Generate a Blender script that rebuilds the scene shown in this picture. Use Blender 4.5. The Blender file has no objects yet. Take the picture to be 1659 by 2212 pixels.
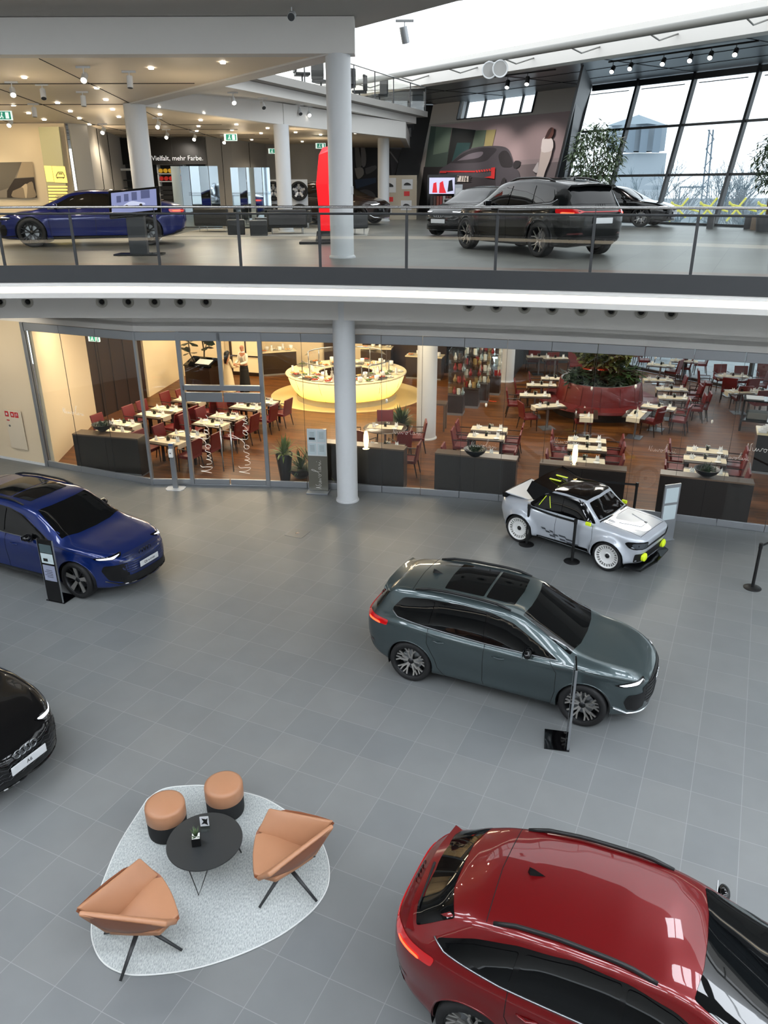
import bpy, bmesh, math, random
from mathutils import Vector, Matrix
from mathutils.bvhtree import BVHTree
from mathutils.geometry import delaunay_2d_cdt
R = math.radians; PI = math.pi; sin, cos = math.sin, math.cos
random.seed(7)
scn = bpy.context.scene
LINK = scn.collection.objects.link

# ------------------------------------------------------------ camera
EYE = Vector((0, 0, 7.2)); FPX = 1666.4
th, ro = R(22.91), R(-0.199)
Fv = Vector((0, cos(th), -sin(th)))
Rv0 = Vector((1, 0, 0)); Uv0 = Vector((0, sin(th), cos(th)))
Rv = Rv0*cos(ro)+Uv0*sin(ro); Uv = Uv0*cos(ro)-Rv0*sin(ro)
cd = bpy.data.cameras.new('camera'); cam = bpy.data.objects.new('camera', cd); LINK(cam)
cd.sensor_fit = 'VERTICAL'; cd.sensor_height = 36; cd.lens = FPX*36/2212; cd.clip_end = 600; cd.clip_start = 0.05
mw = Matrix((Rv, Uv, -Fv)).transposed().to_4x4(); mw.translation = EYE
cam.matrix_world = mw; scn.camera = cam

def G(u, v, z=0.0):
    """point of the horizontal plane z that the photograph shows at (u, v)"""
    d = Fv+Rv*((u-829.5)/FPX)-Uv*((v-1106)/FPX); t = (z-EYE.z)/d.z
    return Vector((d.x*t, d.y*t, z))
def GY(u, v, y):
    d = Fv+Rv*((u-829.5)/FPX)-Uv*((v-1106)/FPX); t = y/d.y
    return Vector((d.x*t, y, EYE.z+d.z*t))

# ------------------------------------------------------------ materials
def srgb(r, g, b):
    f = lambda c: ((c/255+0.055)/1.055)**2.4 if c > 10 else c/255/12.92
    return (f(r), f(g), f(b), 1)
MAT = {}
def mat(name, col, rough=0.5, metal=0.0, coat=0.0, emit=None, es=0.0, spec=0.5, trans=0.0, alpha=1.0, ior=1.45, noise=None, bump=None, sheen=0.0):
    if name in MAT: return MAT[name]
    m = bpy.data.materials.new(name); m.use_nodes = True
    nt = m.node_tree; b = nt.nodes['Principled BSDF']
    c = col if len(col) == 4 else srgb(*col)
    b.inputs['Base Color'].default_value = c
    b.inputs['Roughness'].default_value = rough; b.inputs['Metallic'].default_value = metal
    b.inputs['Coat Weight'].default_value = coat; b.inputs['Coat Roughness'].default_value = 0.02
    b.inputs['Specular IOR Level'].default_value = spec; b.inputs['IOR'].default_value = ior
    b.inputs['Transmission Weight'].default_value = trans; b.inputs['Alpha'].default_value = alpha
    if sheen: b.inputs['Sheen Weight'].default_value = sheen
    if emit: b.inputs['Emission Color'].default_value = emit if len(emit) == 4 else srgb(*emit); b.inputs['Emission Strength'].default_value = es
    if noise:                                                     # (scale, amount) colour variation, or (scale, amount, stretch xyz)
        tc = nt.nodes.new('ShaderNodeTexCoord'); mp = nt.nodes.new('ShaderNodeMapping')
        if len(noise) > 2: mp.inputs['Scale'].default_value = noise[2]
        nz = nt.nodes.new('ShaderNodeTexNoise'); nz.inputs['Scale'].default_value = noise[0]; nz.inputs['Detail'].default_value = 4
        mx = nt.nodes.new('ShaderNodeMix'); mx.data_type = 'RGBA'
        a = noise[1]
        mx.inputs[6].default_value = [x*(1-a) for x in c[:3]]+[1]; mx.inputs[7].default_value = [min(1, x*(1+a)) for x in c[:3]]+[1]
        nt.links.new(tc.outputs['Object'], mp.inputs[0]); nt.links.new(mp.outputs[0], nz.inputs['Vector'])
        nt.links.new(nz.outputs['Fac'], mx.inputs[0]); nt.links.new(mx.outputs[2], b.inputs['Base Color'])
        if bump:
            bp = nt.nodes.new('ShaderNodeBump'); bp.inputs['Strength'].default_value = bump; bp.inputs['Distance'].default_value = 0.01
            nt.links.new(nz.outputs['Fac'], bp.inputs['Height']); nt.links.new(bp.outputs[0], b.inputs['Normal'])
    MAT[name] = m; return m
def glassy(name, tint, refl_rough=0.0, f0=0.04, opacity=0.0, frost=0.0):
    """thin architectural pane: see through plus mirror reflection by angle"""
    if name in MAT: return MAT[name]
    m = bpy.data.materials.new(name); m.use_nodes = True; nt = m.node_tree; nt.nodes.clear()
    o = nt.nodes.new('ShaderNodeOutputMaterial'); t = nt.nodes.new('ShaderNodeBsdfTransparent'); g = nt.nodes.new('ShaderNodeBsdfGlossy')
    g.inputs['Roughness'].default_value = refl_rough; t.inputs[0].default_value = tint
    lf = nt.nodes.new('ShaderNodeLayerWeight'); lf.inputs[0].default_value = .5
    pw = nt.nodes.new('ShaderNodeMath'); pw.operation = 'POWER'; pw.inputs[1].default_value = 5; lw = nt.nodes.new('ShaderNodeMath'); lw.operation = 'MULTIPLY_ADD'; lw.inputs[1].default_value = 1-f0; lw.inputs[2].default_value = f0
    nt.links.new(lf.outputs['Facing'], pw.inputs[0]); nt.links.new(pw.outputs[0], lw.inputs[0])
    mx = nt.nodes.new('ShaderNodeMixShader')
    nt.links.new(lw.outputs[0], mx.inputs[0]); nt.links.new(t.outputs[0], mx.inputs[1]); nt.links.new(g.outputs[0], mx.inputs[2])
    last = mx.outputs[0]
    if opacity:
        df = nt.nodes.new('ShaderNodeBsdfDiffuse'); df.inputs[0].default_value = (0.8, 0.82, 0.84, 1)
        m2 = nt.nodes.new('ShaderNodeMixShader'); m2.inputs[0].default_value = opacity
        nt.links.new(last, m2.inputs[1]); nt.links.new(df.outputs[0], m2.inputs[2]); last = m2.outputs[0]
    nt.links.new(last, o.inputs[0]); MAT[name] = m; return m

# ------------------------------------------------------------ objects
def tag(o, label=None, cat=None, group=None, kind=None):
    if label: o['label'] = label
    if cat: o['category'] = cat
    if group: o['group'] = group
    if kind: o['kind'] = kind
    return o
def empty(name, loc=(0, 0, 0), rz=0.0, label=None, cat=None, group=None):
    o = bpy.data.objects.new(name, None); LINK(o); o.location = loc; o.rotation_euler = (0, 0, rz); o.empty_display_size = .1
    return tag(o, label, cat, group)
def copy_tree(o, loc=None, rz=None, label=None, group=None, parent=None):
    c = o.copy(); LINK(c)
    if parent is not None: c.parent = parent
    for ch in list(o.children): copy_tree(ch, parent=c)
    if loc is not None: c.location = loc
    if rz is not None: c.rotation_euler = (c.rotation_euler[0], c.rotation_euler[1], rz)
    if label: c['label'] = label
    if group: c['group'] = group
    return c
class MB:
    def __init__(s): s.v = []; s.f = []; s.m = []; s.M = None; s.mi = 0
    def add(s, vs, fs, mi=None):
        n = len(s.v); vs = [Vector(x) for x in vs]
        if s.M is not None: vs = [s.M @ x for x in vs]
        s.v += vs; s.f += [tuple(i+n for i in f) for f in fs]; s.m += [s.mi if mi is None else mi]*len(fs); return s
    def box(s, c, d, rz=0, M=None, taper=1.0):
        x, y, z = d[0]/2, d[1]/2, d[2]/2; k = taper
        vs = [Vector(p) for p in ((-x*k, -y*k, -z), (x*k, -y*k, -z), (x*k, y*k, -z), (-x*k, y*k, -z), (-x, -y, z), (x, -y, z), (x, y, z), (-x, y, z))]
        if rz: rot = Matrix.Rotation(rz, 3, 'Z'); vs = [rot @ v for v in vs]
        if M: vs = [M @ v for v in vs]
        return s.add([v+Vector(c) for v in vs], [(0, 3, 2, 1), (4, 5, 6, 7), (0, 1, 5, 4), (1, 2, 6, 5), (2, 3, 7, 6), (3, 0, 4, 7)])
    def tube(s, pts, r, n=8, closed=False, cap=True, flat=1.0):
        pts = [Vector(p) for p in pts]; rr = r if hasattr(r, '__len__') else [r]*len(pts); vs = []; up = Vector((0, 0, 1)); prev = None
        for i, p in enumerate(pts):
            a = pts[i-1] if i or closed else p; b = pts[(i+1) % len(pts)] if i < len(pts)-1 or closed else p
            t = (b-a).normalized()
            x = t.cross(up if abs(t.z) < .95 else Vector((1, 0, 0))).normalized() if prev is None else (prev-t*prev.dot(t)).normalized()
            prev = x; y = t.cross(x)
            for k in range(n):
                a_ = 2*PI*k/n; vs.append(p+x*cos(a_)*rr[i]+y*sin(a_)*rr[i]*flat)
        m = len(pts); fs = []
        for i in range(m if closed else m-1):
            for k in range(n):
                a = i*n+k; b = i*n+(k+1) % n; c = ((i+1) % m)*n+(k+1) % n; d = ((i+1) % m)*n+k; fs.append((a, b, c, d))
        if cap and not closed: fs += [tuple(range(n-1, -1, -1)), tuple(range((m-1)*n, m*n))]
        return s.add(vs, fs)
    def cyl(s, c, r, h, n=24, r2=None, axis='Z'):
        """base centre c, height h up the axis"""
        A = {'Z': Matrix.Identity(3), 'Y': Matrix.Rotation(-PI/2, 3, 'X'), 'X': Matrix.Rotation(PI/2, 3, 'Y')}[axis]
        r2 = r if r2 is None else r2; c = Vector(c)
        vs = [c+A @ Vector((r*cos(2*PI*k/n), r*sin(2*PI*k/n), 0)) for k in range(n)]+[c+A @ Vector((r2*cos(2*PI*k/n), r2*sin(2*PI*k/n), h)) for k in range(n)]
        return s.add(vs, [tuple(range(n-1, -1, -1)), tuple(range(n, 2*n))]+[(k, (k+1) % n, n+(k+1) % n, n+k) for k in range(n)])
    def lathe(s, prof, n=32, c=(0, 0, 0), axis='Z', sx=1.0, sy=1.0, a0=0, a1=2*PI):
        A = {'Z': Matrix.Identity(3), 'Y': Matrix.Rotation(-PI/2, 3, 'X'), 'X': Matrix.Rotation(PI/2, 3, 'Y')}[axis]; c = Vector(c)
        full = abs(a1-a0-2*PI) < 1e-6; m = n if full else n+1; vs = []
        for k in range(m):
            a = a0+(a1-a0)*k/n
            for r, z in prof: vs.append(c+A @ Vector((r*cos(a)*sx, r*sin(a)*sy, z)))
        q = len(prof); fs = []
        for k in range(n):
            k2 = (k+1) % m
            for j in range(q-1): fs.append((k*q+j, k2*q+j, k2*q+j+1, k*q+j+1))
        return s.add(vs, fs)
    def prism(s, poly, z0, z1):
        n = len(poly)
        vs = [(p[0], p[1], z0) for p in poly]+[(p[0], p[1], z1) for p in poly]
        return s.add(vs, [tuple(range(n-1, -1, -1)), tuple(range(n, 2*n))]+[(k, (k+1) % n, n+(k+1) % n, n+k) for k in range(n)])
    def sheet(s, rows, closed=False):
        """grid of points, rows of equal length"""
        q = len(rows[0]); vs = [p for r_ in rows for p in r_]
        fs = [(i*q+j, i*q+(j+1) % q, (i+1)*q+(j+1) % q, (i+1)*q+j) for i in range(len(rows)-1) for j in range(q if closed else q-1)]
        return s.add(vs, fs)
    def wall(s, pts, z0, z1, t=0.0):
        """vertical strip along a plan polyline (z0/z1 numbers), thickness t to the left"""
        P = [Vector((p[0], p[1], 0)) for p in pts]
        rows = [[(p.x, p.y, z0) for p in P], [(p.x, p.y, z1) for p in P]]
        if not t: return s.sheet(rows)
        Q = offset(P, t)
        return s.sheet([rows[0], rows[1], [(p.x, p.y, z1) for p in Q], [(p.x, p.y, z0) for p in Q], rows[0]]).add(
            [(P[0].x, P[0].y, z0), (P[0].x, P[0].y, z1), (Q[0].x, Q[0].y, z1), (Q[0].x, Q[0].y, z0), (P[-1].x, P[-1].y, z0), (P[-1].x, P[-1].y, z1), (Q[-1].x, Q[-1].y, z1), (Q[-1].x, Q[-1].y, z0)], [(0, 1, 2, 3), (7, 6, 5, 4)])
    def build(s, name, mats, parent=None, smooth=False, bevel=0.0, sub=0, loc=None, rz=0, seg=2, kind=None, auto=None):
        me = bpy.data.meshes.new(name); me.from_pydata(s.v, [], s.f)
        if not isinstance(mats, (list, tuple)): mats = [mats]
        for m in mats: me.materials.append(m)
        me.polygons.foreach_set('material_index', s.m)
        bm = bmesh.new(); bm.from_mesh(me)
        bmesh.ops.recalc_face_normals(bm, faces=bm.faces); bm.to_mesh(me); bm.free()
        o = bpy.data.objects.new(name, me); LINK(o)
        if smooth: me.polygons.foreach_set('use_smooth', [True]*len(me.polygons))
        if auto: me.set_sharp_from_angle(angle=R(auto))
        if bevel:
            b = o.modifiers.new('b', 'BEVEL'); b.width = bevel; b.segments = seg; b.limit_method = 'ANGLE'
            me.polygons.foreach_set('use_smooth', [True]*len(me.polygons)); b.harden_normals = True
        if sub:
            b = o.modifiers.new('s', 'SUBSURF'); b.levels = sub; b.render_levels = sub; me.polygons.foreach_set('use_smooth', [True]*len(me.polygons))
        if parent is not None: o.parent = parent
        if loc is not None: o.location = loc
        if rz: o.rotation_euler = (0, 0, rz)
        if kind: o['kind'] = kind
        return o
def offset(P, t):
    Q = []
    for i, p in enumerate(P):
        a = P[max(0, i-1)]; b = P[min(len(P)-1, i+1)]; d = (b-a).normalized(); Q.append(p+Vector((-d.y, d.x, 0))*t)
    return Q
def spline(pts, n=6):
    """Catmull-Rom through points"""
    P = [Vector(p) for p in pts]; out = []
    for i in range(len(P)-1):
        a, b, c, d = P[max(0, i-1)], P[i], P[i+1], P[min(len(P)-1, i+2)]
        for k in range(n):
            t = k/n; out.append(.5*((2*b)+(c-a)*t+(2*a-5*b+4*c-d)*t*t+(3*b-a-3*c+d)*t**3))
    return out+[P[-1]]
def chaikin(poly, it=2):
    for _ in range(it):
        q = []
        for i in range(len(poly)):
            a, b = poly[i], poly[(i+1) % len(poly)]
            q += [tuple(a[k]*.75+b[k]*.25 for k in range(len(a))), tuple(a[k]*.25+b[k]*.75 for k in range(len(a)))]
        poly = q
    return poly
def text(name, s, size, m, parent=None, M=None, ext=0.001, align='CENTER'):
    cu = bpy.data.curves.new(name, 'FONT'); cu.body = s; cu.size = size; cu.extrude = ext; cu.align_x = align; cu.align_y = 'CENTER'; cu.resolution_u = 3
    t = bpy.data.objects.new(name, cu); me = bpy.data.meshes.new_from_object(t); bpy.data.objects.remove(t)
    me.materials.clear(); me.materials.append(m)
    if M: me.transform(M)
    o = bpy.data.objects.new(name, me); LINK(o)
    if parent is not None: o.parent = parent
    return o
def light(name, typ, loc, power, col=(1, 1, 1), size=.2, rot=None, size2=None, spot=None, target=None):
    l = bpy.data.lights.new(name, typ); l.energy = power; l.color = col
    if typ == 'AREA':
        l.size = size
        if size2: l.shape = 'RECTANGLE'; l.size_y = size2
    else: l.shadow_soft_size = size
    if typ == 'SPOT': l.spot_size = spot or R(60); l.spot_blend = .6
    o = bpy.data.objects.new(name, l); LINK(o); o.location = loc
    if rot: o.rotation_euler = rot
    if target is not None: o.rotation_euler = (Vector(target)-Vector(loc)).to_track_quat('-Z', 'Y').to_euler()
    return o
# ------------------------------------------------------------ cars
def interp(L, x):
    if x <= L[0][0]: return L[0][1]
    for (a, fa), (b, fb) in zip(L, L[1:]):
        if x <= b: return fa+(fb-fa)*(x-a)/(b-a)
    return L[-1][1]
def smoothf(L, w):
    def f(x):
        s = 0; ks = ((-1, .12), (-.66, .16), (-.33, .16), (0, .12), (.33, .16), (.66, .16), (1, .12))
        for k, q in ks: s += q*interp(L, x+k*w)
        return s
    return f
M_GLASS = mat('car_glass', (6, 7, 8), .02, spec=.5)
M_GLOSSBLACK = mat('gloss_black', (8, 8, 9), .08, spec=.5)
M_TYRE = mat('tyre_rubber', (22, 22, 23), .75)
M_GAP = mat('panel_gap', (4, 4, 4), .9)
M_CHROME = mat('chrome', (200, 202, 205), .15, 1.0)
M_SATIN = mat('satin_aluminium', (150, 153, 156), .35, 1.0)
M_DARKMETAL = mat('dark_alloy', (52, 53, 55), .35, .8)
M_ALLOY = mat('machined_alloy', (170, 168, 164), .35, .7)
M_BLACKPL = mat('black_plastic', (16, 16, 17), .5)
M_PLATE = mat('plate_white', (196, 198, 200), .4)
M_INK = mat('ink_black', (20, 20, 20), .5)
M_DRL = mat('daytime_light', (230, 235, 240), .1, emit=(240, 246, 255), es=1.6)
M_TAIL = mat('tail_light_red', (120, 8, 12), .12, coat=1, emit=(255, 20, 24), es=.28)
M_TAILDK = mat('tail_light_dark', (70, 6, 8), .1, coat=1)
M_TAILHOT = mat('tail_light_lit', (255, 60, 40), .2, emit=(255, 60, 30), es=6)
M_MIRROR = mat('mirror_glass', (200, 205, 210), .02, 1.0)

class Car:
    def __init__(s, name, label, S, paint, loc, yaw, wheel, detail=1.0):
        s.S = S; s.W = S['W']; s.root = empty(name, loc, yaw, label, 'car'); s.paint = paint; s.det = detail
        if 'scale' in S: s.root.scale = (S['scale'],)*3
        s.bodymesh(); s.wheels(wheel)
    def bodymesh(s):
        S = s.S; W = S['W']; xr, xf = S['rear'], S['front']; xc = (xr+xf)/2; L2 = (xf-xr)/2
        sw = S.get('smooth', .07)
        top = smoothf(S['top'], sw); belt = smoothf(S['belt'], .12); rw = smoothf(S['roofw'], .12); bot = smoothf(S['bot'], .1)
        pf, pr = S.get('pf', 4.5), S.get('pr', 5.0); e = S.get('round', .13)
        nose = S.get('nose', [(0, 0), (2, 0)]); tail = S.get('tail', [(0, 0), (2, 0)])
        n_end, dx = (16, .05) if s.det >= 1 else (10, .08)
        xs = []
        xa, xb = xr+.42, xf-.42
        def endx(p, k):
            t0 = .42; a = PI/2*k/n_end                       # from 0 (inner) to 1 (tip)
            return t0*(1-sin(a))
        tip = [1-(1-sin(PI/2*k/n_end)) for k in range(n_end+1)]
        for k in range(n_end, -1, -1): xs.append(xr+.42*(1-sin(PI/2*k/n_end))*1.0)
        m = int((xb-xa)/dx)
        xs += [xa+(xb-xa)*k/m for k in range(1, m)]
        for k in range(n_end+1): xs.append(xf-.42*(1-sin(PI/2*k/n_end)))
        def plan(x):
            t = (x-xc)/L2; p = pf if t > 0 else pr
            return max(0.0, 1-abs(t)**p)**(1/p) if abs(t) < 1 else 0.0
        lower = S.get('lower', .955); waist = S.get('waist', .42)
        segs = S.get('segs', (2, 3, 4, 6, 4, 3, 8, 5, 5)) if s.det >= 1 else (1, 2, 3, 4, 3, 2, 5, 3, 3)
        fl = S.get('flare', .022); Rw = S['Ra']
        rows = []
        for x in xs:
            q = plan(x); w = W*q; k = max(q, .03)**e
            zt, zb_, zl, r = top(x), belt(x), bot(x), rw(x)
            mid = .5*(min(zt, 1.0)+zl)
            zt2 = mid+(zt-mid)*k; zl2 = mid+(zl-mid)*k; zl_b = min(zb_, zt-.03); zbelt = mid+(zl_b-mid)*k
            rr = r*q; dz = zt2-zbelt; cr = S.get('crown', .05)*min(1, max(.35, dz/.3)); h = zbelt-zl2
            ins = S.get('shoulder', .93)
            C = [(0, zl2), (.80*w, zl2), (lower*w, zl2+.05), (w*S.get('door', .972), zl2+waist*h*.75), (w*1.0, zbelt-.26*h), (w*(ins+.045), zbelt-.04), (w*ins, zbelt+min(.02, dz*.3)),
                 (min(rr, w*ins-.01*q), max(zbelt+dz*.45, zt2-cr)), (min(rr, w*ins)*.62, zt2-cr*.28), (0, zt2)]
            P = [Vector((0, y, z)) for y, z in C]
            # mirrored ghost ends keep the middle smooth
            ghosts = [Vector((0, -P[1].y, P[1].z))]+P+[Vector((0, -P[-2].y, P[-2].z))]
            row = []
            for i in range(len(P)-1):
                a, b, c, d = ghosts[i:i+4]; ns = segs[i]
                for j in range(ns):
                    t = j/ns; tt = S.get('tens', .82)
                    m1 = (c-a)*.5*tt; m2 = (d-b)*.5*tt
                    l1, l2, l3 = (b-a).length, (c-b).length, (d-c).length
                    m1 = ((b-a)*(l2/(l1+1e-6))+(c-b)*(l1/(l2+1e-6)))*(l2/(l1+l2+1e-6))*tt if l1 > 1e-5 and l2 > 1e-5 else (c-b)*.5
                    m2 = ((c-b)*(l3/(l2+1e-6))+(d-c)*(l2/(l3+1e-6)))*(l2/(l2+l3+1e-6))*tt if l3 > 1e-5 and l2 > 1e-5 else (c-b)*.5
                    if i == 6:
                        cc = c-b; nn = Vector((0, cc.z, -cc.y)).normalized()*cc.length*.16; m1 = cc+nn; m2 = cc-nn
                    p = b*(2*t**3-3*t*t+1)+m1*(t**3-2*t*t+t)+c*(-2*t**3+3*t*t)+m2*(t**3-t*t)
                    row.append(p)
            row.append(P[-1].copy()); out = []
            for p in row:
                y, z = max(0, p.y), p.z; X = x
                if x > xf-.7: X += interp(nose, z)*((x-(xf-.7))/.7)**2
                if x < xr+.7: X -= interp(tail, z)*(((xr+.7)-x)/.7)**2
                # flared arches
                for wx in S['wx']:
                    d = math.hypot(X-wx, z-S['Rt'])
                    if y > .5*W and z < zbelt: y += fl*math.exp(-((max(d, Rw)-Rw)/.055)**2)*min(1, max(0, (z-.1)/.2))
                out.append(Vector((X, y, z)))
            rows.append(out)
        q = len(rows[0])
        full = [r_+[Vector((p.x, -p.y, p.z)) for p in reversed(r_[1:-1])] for r_ in rows]
        n = len(full[0]); V = [p for r_ in full for p in r_]
        F = [(i*n+j, i*n+(j+1) % n, (i+1)*n+(j+1) % n, (i+1)*n+j) for i in range(len(full)-1) for j in range(n)]
        s.bvh = BVHTree.FromPolygons(V, F)
        inside = [False]*len(V)
        for wx in S['wx']:
            c = Vector((wx, 0, S['Rt']))
            def dist(p): return math.hypot(p.x-c.x, p.z-c.z)-Rw
            moves = {}
            for f in F:
                for a, b in zip(f, f[1:]+f[:1]):
                    da, db = dist(V[a]), dist(V[b])
                    if abs(V[a].y) < .5*W or abs(V[b].y) < .5*W: continue
                    if (da < 0) != (db < 0):
                        k = a if abs(da) <= abs(db) else b
                        moves[k] = 1
            for k in moves:
                p = V[k]; d = Vector((p.x-c.x, 0, p.z-c.z)); d = d.normalized()*Rw
                sg = 1 if p.y > 0 else -1
                nx, nz = c.x+d.x, c.z+d.z
                if nz > bot(nx)+.02:
                    h = s.bvh.ray_cast(Vector((nx, sg*3, nz)), Vector((0, -sg, 0)))
                    V[k] = Vector((nx, h[0].y if h[0] is not None else p.y, nz))
            for k, p in enumerate(V):
                if abs(p.y) > .5*W and dist(p) < -1e-4: inside[k] = True
        F2 = []
        for f in F:
            g = tuple(k for k in f if not inside[k])
            if len(g) == len(f) or (len(g) == 3 and any(inside[k] for k in f)): F2.append(g)
        mb = MB(); mb.v = V; mb.f = F2; mb.m = [0]*len(F2)
        b = mb.build('body', [s.paint], s.root, smooth=True)
        bm = bmesh.new(); bm.from_mesh(b.data); bmesh.ops.delete(bm, geom=[v for v in bm.verts if not v.link_faces], context='VERTS'); bmesh.ops.remove_doubles(bm, verts=bm.verts, dist=.0008); bmesh.ops.recalc_face_normals(bm, faces=bm.faces); bm.to_mesh(b.data); bm.free()
        b.data.polygons.foreach_set('use_smooth', [True]*len(b.data.polygons))
        s.body = b
        well = MB()
        for wx in S['wx']:
            for sg in (1, -1):
                arc = [(wx+(Rw+.004)*cos(a), S['Rt']+(Rw+.004)*sin(a)) for a in [R(-18+216*k/28) for k in range(29)]]
                yo = sg*(W-.05); yi = sg*.48*W
                well.sheet([[(x, yo, z) for x, z in arc], [(x, yi, z) for x, z in arc]])
                well.add([(x, yi, z) for x, z in arc], [tuple(range(len(arc)))])
        well.build('wheel_well', M_BLACKPL, s.root, smooth=False)
        # arch lips
        lip = MB()
        for wx in S['wx']:
            for sg in (1, -1):
                P = []
                for k in range(33):
                    a = R(-12+204*k/32); x, z = wx+(Rw+.002)*cos(a), S['Rt']+(Rw+.002)*sin(a)
                    if z < bot(x)+.03: continue
                    h = s.bvh.ray_cast(Vector((x, sg*3, z)), Vector((0, -sg, 0)))
                    if h[0] is not None: P.append(h[0]-Vector((0, sg*.006, 0)))
                if len(P) > 3: lip.tube(P, S.get('lip', .011), 6)
        lip.build('wheel_arch_trim', S.get('lipmat', s.paint), s.root, smooth=True)
    # --- projected patches
    def basis(s, d):
        if d == 'top': return None
        a = R(d); D = Vector((cos(a), sin(a), 0)); return D, Vector((-D.y, D.x, 0))
    def hit(s, p, d, off=.003):
        if d == 'top': o, v = Vector((p[0], p[1], 4)), Vector((0, 0, -1))
        elif isinstance(d, tuple):
            a, el = R(d[0]), R(d[1]); D = Vector((cos(a)*cos(el), sin(a)*cos(el), sin(el))); e1 = Vector((-sin(a), cos(a), 0)); e2 = D.cross(e1)
            o, v = e1*p[0]+e2*p[1]+D*5, -D
        else:
            D, e1 = s.basis(d); o, v = e1*p[0]+Vector((0, 0, p[1]))+D*5, -D
        h = s.bvh.ray_cast(o, v)
        if h[0] is None:
            h = s.bvh.find_nearest(o+v*(4.0 if d != 'top' else 3))
        n = h[1] if h[1].dot(v) < 0 else -h[1]
        return h[0]+n*off
    def patch(s, name, poly, d, m, off=.004, step=.06, smooth=1, parent=None, both=False, thick=0.0, ref=None):
        out = []
        if ref: poly = s.shift(poly, d, ref)
        for flip in ((1, -1) if both else (1,)):
            P = rounded(poly, .03*smooth) if smooth else poly
            if both and flip == -1:
                if d == 'top': P = [(x, -y) for x, y in P]; dd = d
                elif isinstance(d, tuple): P = [(-x, y) for x, y in P]; dd = (-d[0], d[1])
                else: P = [(-x, y) for x, y in P]; dd = -d
            else: dd = d
            B = []
            for i in range(len(P)):
                a, b = Vector(P[i]), Vector(P[(i+1) % len(P)]); k = max(1, int((b-a).length/step))
                B += [a+(b-a)*(j/k) for j in range(k)]
            xs = [p.x for p in B]; zs = [p.y for p in B]; I = []
            x = min(xs)+step/2
            while x < max(xs):
                z = min(zs)+step/2
                while z < max(zs):
                    if inpoly(x, z, B, step*.3): I.append(Vector((x, z)))
                    z += step
                x += step
            n = len(B); vs, es, fs, *_ = delaunay_2d_cdt(B+I, [(i, (i+1) % n) for i in range(n)], [list(range(n))], 1, 1e-5)
            mb = MB(); mb.add([s.hit(v, dd, off) for v in vs], [tuple(f) for f in fs])
            o = mb.build(name, m, parent or s.root, smooth=True)
            if thick:
                q = o.modifiers.new('t', 'SOLIDIFY'); q.thickness = thick; q.offset = 1
            out.append(o)
        return out if both else out[0]
    def shift(s, poly, d, ref):
        a = R(d[0] if isinstance(d, tuple) else d); k = -sin(a)*ref[0]+cos(a)*ref[1]
        return [(x+k, y) for x, y in poly]
    def line(s, mb, pts, d, r=.005, off=0.0, both=True, n=5, sub=.05, ref=None):
        if ref: pts = s.shift(pts, d, ref)
        for flip in ((1, -1) if both else (1,)):
            P = []
            for a, b in zip(pts, pts[1:]):
                a, b = Vector(a), Vector(b); k = max(1, int((b-a).length/sub)); P += [a+(b-a)*(j/k) for j in range(k)]
            P.append(Vector(pts[-1]))
            if flip == -1: P = [Vector((p.x, -p.y)) if d == 'top' else Vector((-p.x, p.y)) for p in P]
            dd = d if flip == 1 else (d if d == 'top' else ((-d[0], d[1]) if isinstance(d, tuple) else -d))
            mb.tube([s.hit(p, dd, off) for p in P], r, n)
    def wheels(s, wheel):
        S = s.S; Rt, Wt = S['Rt'], S.get('tw', .235)
        first = None
        for wx in S['wx']:
            for sg in (1, -1):
                y = sg*(s.W-.012-Wt/2+S.get('wout', 0))
                if first is None: first = wheel(Rt, Wt); w = first
                else: w = copy_tree(first)
                w.parent = s.root; w.location = (wx, y, Rt)
                w.rotation_euler = (0, 0, 0 if sg == 1 else PI)
                if wx > 0 and S.get('steer'): w.rotation_euler[2] += S['steer']
    def mirror(s, x, z, m, y=None, sc=1.0):
        y = y or s.W*1.04
        for sg in (1, -1):
            b = MB(); b.add([(-.055, sg*-.10, -.06), (.05, sg*-.09, -.05), (.055, sg*.08, -.045), (-.055, sg*.12, -.04), (-.055, sg*-.10, .075), (.045, sg*-.08, .06), (.05, sg*.07, .055), (-.055, sg*.11, .075)], [(0, 3, 2, 1), (4, 5, 6, 7), (0, 1, 5, 4), (1, 2, 6, 5), (2, 3, 7, 6), (3, 0, 4, 7)])
            me = b.build('side_mirror', m, s.root, sub=2); me.location = (x, sg*y, z); me.scale = (1.35*sc, 1.3*sc, 1.3*sc)
            g = MB(); g.box((-.052, sg*.01, .012), (.006, .13, .075)); g.build('mirror_glass', M_MIRROR, me, bevel=.002)
            h = s.hit((x*-sg, z-.06), 90*sg, -.01)
            arm = MB(); arm.tube([Vector((x, sg*y, z-.05)), h], [.03, .022], 8); arm.build('mirror_arm', M_GLOSSBLACK, s.root, smooth=True)
    def plate(s, x, z, txt, d=0, w=.52, h=.115, tilt=0):
        c = s.hit((0, z), d, .015); sgn = 1 if d == 0 else -1
        b = MB(); b.box((0, 0, 0), (.012, w, h)); o = b.build('number_plate', M_PLATE, s.root, bevel=.004); o.location = (c.x+sgn*.012, 0, z); o.rotation_euler = (0, -sgn*R(tilt), 0)
        if txt:
            M = Matrix.Translation((sgn*.0075, 0, 0)) @ Matrix.Rotation(PI/2 if sgn == 1 else -PI/2, 4, 'Z') @ Matrix.Rotation(PI/2, 4, 'X')
            text('plate_text', txt, .072, M_INK, o, M)
        return o
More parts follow.
